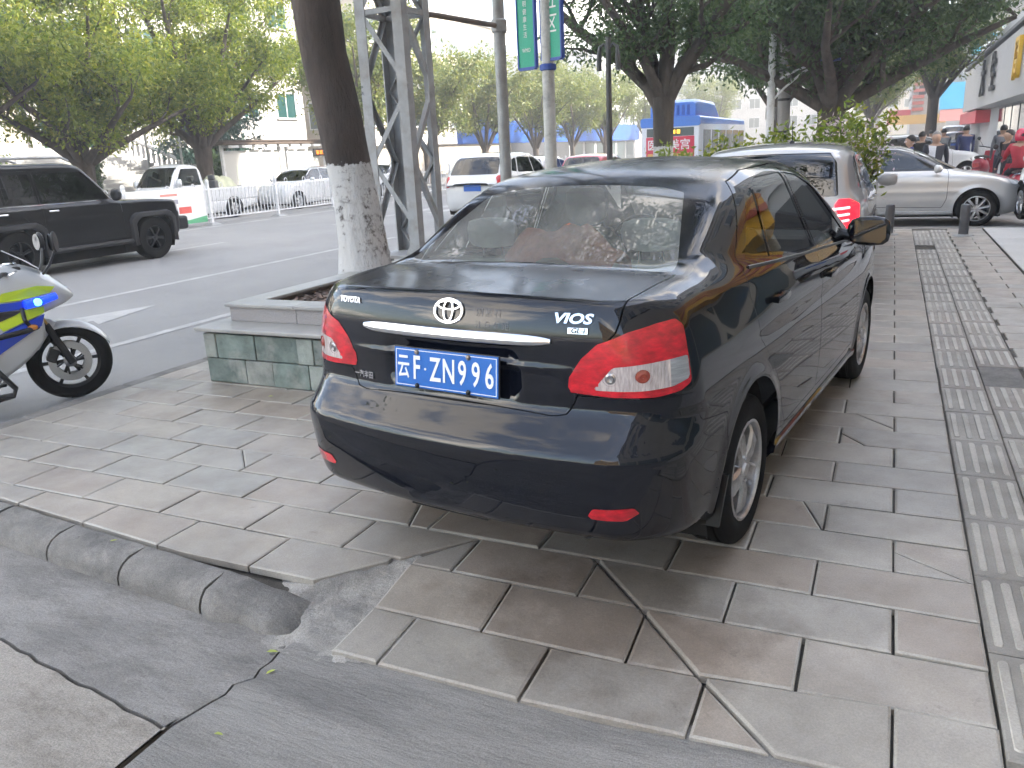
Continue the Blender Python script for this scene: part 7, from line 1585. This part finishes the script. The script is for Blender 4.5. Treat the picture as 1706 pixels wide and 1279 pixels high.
# ------------------------------------------------------------------ people
M['skin'] = mat('skin', (.45, .28, .20), .55); M['hair_black'] = mat('black_hair', (.015, .013, .012), .6); M['hair_grey'] = mat('grey_hair', (.28, .27, .26), .7)
def cloth_mat(c): return mat('clothing', c, .85, var=.15, vscale=8)
def person(label, loc, rz, h, top, legs, hair, pose='walk', shirt=None, shoes=(.03, .03, .03), group='pedestrians on the far side of the side street'):
    """one continuous body grown on a skeleton; x forward, y left"""
    s = h/1.70; root = empty('person', loc, rz, label, 'person', group)
    J = {'pelvis': (0, 0, .93), 'waist': (0, 0, 1.05), 'chest': (.01, 0, 1.27), 'neck': (0, 0, 1.44), 'head0': (.02, 0, 1.51), 'head1': (.02, 0, 1.58), 'head2': (.005, 0, 1.655)}
    Rr = {'pelvis': (.155, .13), 'waist': (.15, .125), 'chest': (.185, .14), 'neck': (.062, .062), 'head0': (.088, .098), 'head1': (.108, .122), 'head2': (.085, .10)}
    E_ = [('pelvis', 'waist'), ('waist', 'chest'), ('chest', 'neck'), ('neck', 'head0'), ('head0', 'head1'), ('head1', 'head2')]; reg = {'pelvis': 1, 'waist': 0, 'chest': 0, 'neck': 2, 'head0': 2, 'head1': 2, 'head2': 2}
    for sgn, n in ((1, 'l'), (-1, 'r')):
        st = {'walk': .16*sgn, 'stand': .02*sgn, 'ride': 0}[pose]; ar = {'walk': -.14*sgn, 'stand': .05, 'ride': .3}[pose]
        if pose == 'ride':
            leg = [('hip', (.04, .10*sgn, .90), (.10, .09)), ('knee', (.42, .15*sgn, .80), (.072, .068)), ('ankle', (.38, .15*sgn, .42), (.045, .045)), ('toe', (.52, .15*sgn, .38), (.045, .035))]
            arm = [('sh', (.02, .185*sgn, 1.37), (.082, .082)), ('el', (.18, .25*sgn, 1.15), (.046, .046)), ('wr', (.42, .22*sgn, 1.10), (.034, .032)), ('hand', (.50, .21*sgn, 1.09), (.034, .028))]
        else:
            leg = [('hip', (st*.2, .095*sgn, .88), (.092, .088)), ('knee', (st*.7+.03, .10*sgn, .49), (.062, .062)), ('ankle', (st*1.3-.02, .10*sgn, .09), (.042, .045)), ('toe', (st*1.3+.15, .11*sgn, .035), (.042, .03))]
            arm = [('sh', (.0, .185*sgn, 1.37), (.082, .082)), ('el', (ar*.6-.02, .235*sgn, 1.10), (.046, .046)), ('wr', (ar+.06, .23*sgn, .86), (.034, .032)), ('hand', (ar+.09, .225*sgn, .77), (.038, .026))]
        prev = 'pelvis'
        for k, p, r in leg: J[n+k], Rr[n+k] = p, r; E_.append((prev, n+k)); prev = n+k; reg[n+k] = 3 if k == 'toe' else 1
        prev = 'chest'
        for k, p, r in arm: J[n+k], Rr[n+k] = p, r; E_.append((prev, n+k)); prev = n+k; reg[n+k] = 2 if k == 'hand' else 0
    names = list(J); me = bpy.data.meshes.new('body'); me.from_pydata([tuple(c*s for c in J[n]) for n in names], [(names.index(a), names.index(c)) for a, c in E_], [])
    o = bpy.data.objects.new('body_skeleton', me); col.objects.link(o); sk = o.modifiers.new('skin', 'SKIN'); ss = o.modifiers.new('sub', 'SUBSURF'); ss.levels = 1
    for i, n in enumerate(names): me.skin_vertices[0].data[i].radius = (Rr[n][0]*s, Rr[n][1]*s); me.skin_vertices[0].data[i].use_root = n == 'pelvis'
    dg = bpy.context.evaluated_depsgraph_get(); bm_ = bpy.data.meshes.new_from_object(o.evaluated_get(dg)); bpy.data.objects.remove(o)
    bm_.name = 'body'; bm_.materials.clear()
    for m in (cloth_mat(top), cloth_mat(legs), M['skin'], cloth_mat(shoes), cloth_mat(shirt or top)): bm_.materials.append(m)
    P = np.array([J[n] for n in names])*s
    for f in bm_.polygons:
        c = np.array(f.center); i = int(((P-c)**2).sum(1).argmin()); k = reg[names[i]]
        if k == 0 and shirt and c[0] > .05*s and abs(c[1]) < .06*s and c[2] > 1.0*s: k = 4
        if k == 2 and c[2] < 1.2*s and abs(c[1]) < .175*s: k = 1
        if k == 1 and c[2] > .92*s: k = 0
        f.material_index = k
    bm_.shade_smooth(); body = link('body', bm_, root)
    hb_ = MB(); rings = []
    for t in np.linspace(0, 1, 7):
        a = R(-20)+R(108)*t; r = math.cos(a) if t > 0 else math.cos(a); rings.append([((-.006+.108*r*math.cos(q)-(.012 if t < .5 else 0))*s, .098*r*math.sin(q)*s, (1.60+.112*math.sin(a)+(.05*max(0, math.cos(q)) if t < .4 else 0))*s) for q in np.linspace(0, 6.283, 14, endpoint=False)])
    hb_.loft(rings); hb_.build('hair', hair, root, True, 80)
    nb = MB(); nb.loft([[((.085+dx)*s, dy*s, (1.565+dz)*s) for dx, dy, dz in ((0, -w, -w), (0, w, -w), (0, w*.6, w*1.8), (0, -w*.6, w*1.8))] for w in (.014,)]+[[((.085+.025)*s, dy*s, (1.56+dz)*s) for dy, dz in ((-.006, -.008), (.006, -.008), (.004, .0), (-.004, .0))]]); nb.build('nose', M['skin'], body)
    return root
person('man in a blue jacket walking behind the roof of the silver sedan', (.33, 20.4, ROAD_Z), math.pi, 1.60, (.03, .05, .22), (.05, .05, .07), M['hair_black'])
person('grey-haired man in a dark jacket and white shirt crossing behind the silver sedan', (.82, 20.2, ROAD_Z), R(-95), 1.66, (.03, .032, .045), (.04, .04, .05), M['hair_grey'], shirt=(.65, .66, .70))
person('woman in black standing between the two walking men', (.66, 24.6, 0), R(60), 1.55, (.02, .02, .022), (.02, .02, .024), M['hair_black'], 'stand')
person('pedestrian in grey further off along the pavement', (1.55, 33, 0), R(100), 1.62, (.20, .21, .22), (.06, .06, .08), M['hair_black'])
person('pedestrian in a white top by the parked cars far off', (1.3, 37, 0), R(80), 1.6, (.55, .56, .58), (.05, .06, .12), M['hair_black'])
person('woman in a dark jacket standing at the right beside the red scooter', (2.35, 21.9, ROAD_Z), R(200), 1.62, (.025, .022, .03), (.03, .03, .04), M['hair_black'], 'stand', shirt=(.30, .05, .07))
person('dark-haired pedestrian at the right edge near the shop fronts', (3.0, 24.4, 0), R(-100), 1.66, (.02, .02, .025), (.03, .03, .05), M['hair_black'], 'stand')
rider = person('scooter rider in a red jacket and red helmet seen from behind', (2.30, 19.4, ROAD_Z), R(92), 1.60, (.42, .04, .06), (.03, .03, .04), M['hair_black'], 'ride', group='people by the shops')
M['helmet'] = mat('red_helmet', (.60, .02, .07), .2, coat=1.0)
hm = MB(); hm.lathe([(.001, .135), (.06, .125), (.105, .085), (.128, .02), (.13, -.04), (.118, -.10), (.11, -.11)], 24, 'Z'); hm.build('helmet', M['helmet'], rider, True, 60, loc=(.015, 0, 1.51))
# red scooter
M['scooter_red'] = mat('scooter_red', (.48, .02, .05), .3, coat=1.0)
sco = empty('scooter', (2.32, 19.02, ROAD_Z), R(92), 'red motor scooter with chrome rack ridden away past the silver sedan', 'scooter')
for x in (0, 1.25):
    wr = bpy.data.objects.new('wheel', None); col.objects.link(wr); wr.parent = sco; wr.location = (x, 0, .24)
    b = MB(); b.lathe([(.15, -.05), (.19, -.06), (.235, -.035), (.24, 0), (.235, .035), (.19, .06), (.15, .05)], 24, 'Y'); b.build('tyre', M['rubber'], wr, True); b = MB(); b.lathe([(.02, -.03), (.15, -.03), (.15, .03), (.02, .03)], 20, 'Y'); b.build('rim', M['galv'], wr, True, 30)
b = MB(); b.loft([[(x, w*math.cos(a), z+h_*math.sin(a)) for a in np.linspace(0, 6.283, 12, endpoint=False)] for x, w, z, h_ in ((-.28, .10, .66, .08), (-.15, .17, .62, .17), (.15, .19, .58, .20), (.4, .16, .48, .20), (.5, .1, .42, .12))]); b.build('rear_body', M['scooter_red'], sco, True, 80)
b = MB(); b.loft([[(x, w, z) for w in (-.13, .13)]+[(x+.05, w, z) for w in (.13, -.13)] for x, z in ((.55, .30), (.95, .30))]); b.build('footboard', M['moto_black'], sco)
b = MB(); b.loft([[(1.0, -.19, .30), (1.0, .19, .30), (1.06, .12, .30), (1.06, -.12, .30)], [(.98, -.22, .60), (.98, .22, .60), (1.08, .14, .60), (1.08, -.14, .60)], [(.95, -.15, .95), (.95, .15, .95), (1.05, .1, .95), (1.05, -.1, .95)]]); b.build('leg_shield', M['scooter_red'], sco, True, 50)
b = MB(); b.loft([[(x, w*math.cos(a), z+.05*math.sin(a)) for a in np.linspace(0, 6.283, 10, endpoint=False)] for x, w, z in ((-.2, .11, .80), (.1, .15, .81), (.4, .12, .79))]); b.build('seat', M['moto_black'], sco, True, 80)
b = MB(); b.tube([(.98, -.33, 1.08), (1.0, 0, 1.02), (.98, .33, 1.08)], .016, 8); b.build('handlebar', M['moto_black'], sco, True)
for s_ in (1, -1):
    b = MB(); b.tube([(-.1, .17*s_, .72), (-.33, .16*s_, .78), (-.38, .08*s_, .80)], .012, 6); b.build('rack_tube', M['chrome'], sco, True)
    b = MB(); b.tube([(.98, .22*s_, 1.06), (1.0, .34*s_, 1.25)], .006, 6); b.build('mirror_stalk', M['moto_black'], sco); b = MB(); b.lathe([(.001, -.01), (.05, 0), (.001, .008)], 12, 'X', (1.0, .36*s_, 1.29)); b.build('mirror', M['moto_black'], sco, True)
b = MB(); b.bx(-.34, -.30, -.09, .09, .55, .65); b.build('tail_lamp', M['red_lens'], sco, bevel=.01)
b = MB(); b.bx(-.37, -.35, -.10, .10, .36, .50); b.build('number_plate', mat('scooter_plate', (.6, .1, .12), .5), sco)
b = MB(); b.tube([(1.25, 0, .24), (1.05, 0, .9)], .03, 8); b.build('fork', M['moto_black'], sco, True)

for (x, y, a, t) in ((2.95, 24.9, 95, 'red scooter parked at the far kerb right of the standing woman'), (2.2, 26.4, 70, 'red scooter parked further off behind the scooter rider'), (3.35, 26.0, 100, 'red scooter parked nearest the shop windows')):
    c = copy_tree(sco); c.location = (x, y, 0); c.rotation_euler = (0, 0, R(a)); c['label'] = t; c['group'] = 'scooters parked by the shops'
person('rider in a grey coat beside the parked scooters', (2.6, 25.6, 0), R(95), 1.62, (.16, .16, .18), (.03, .03, .05), M['hair_black'], 'stand', group='people by the shops')
person('man in a dark blue top walking away along the far pavement', (2.0, 29.5, 0), R(92), 1.66, (.03, .04, .12), (.03, .03, .04), M['hair_black'], group='people by the shops')
# ------------------------------------------------------------------ milky air
hz = MB(); hz.bx(-120, 120, -62, 330, -1.4, 60); ho = hz.build('haze', bpy.data.materials.new('haze')); tag(ho, kind='stuff')
hm_ = ho.data.materials[0]; hm_.use_nodes = True; _n = hm_.node_tree; [_n.nodes.remove(q) for q in list(_n.nodes) if q.type == 'BSDF_PRINCIPLED']
pv = _n.nodes.new('ShaderNodeVolumePrincipled'); pv.inputs['Color'].default_value = (1, .98, .94, 1); pv.inputs['Density'].default_value = .0034; pv.inputs['Anisotropy'].default_value = .3
_n.links.new(pv.outputs[0], _n.nodes['Material Output'].inputs['Volume'])
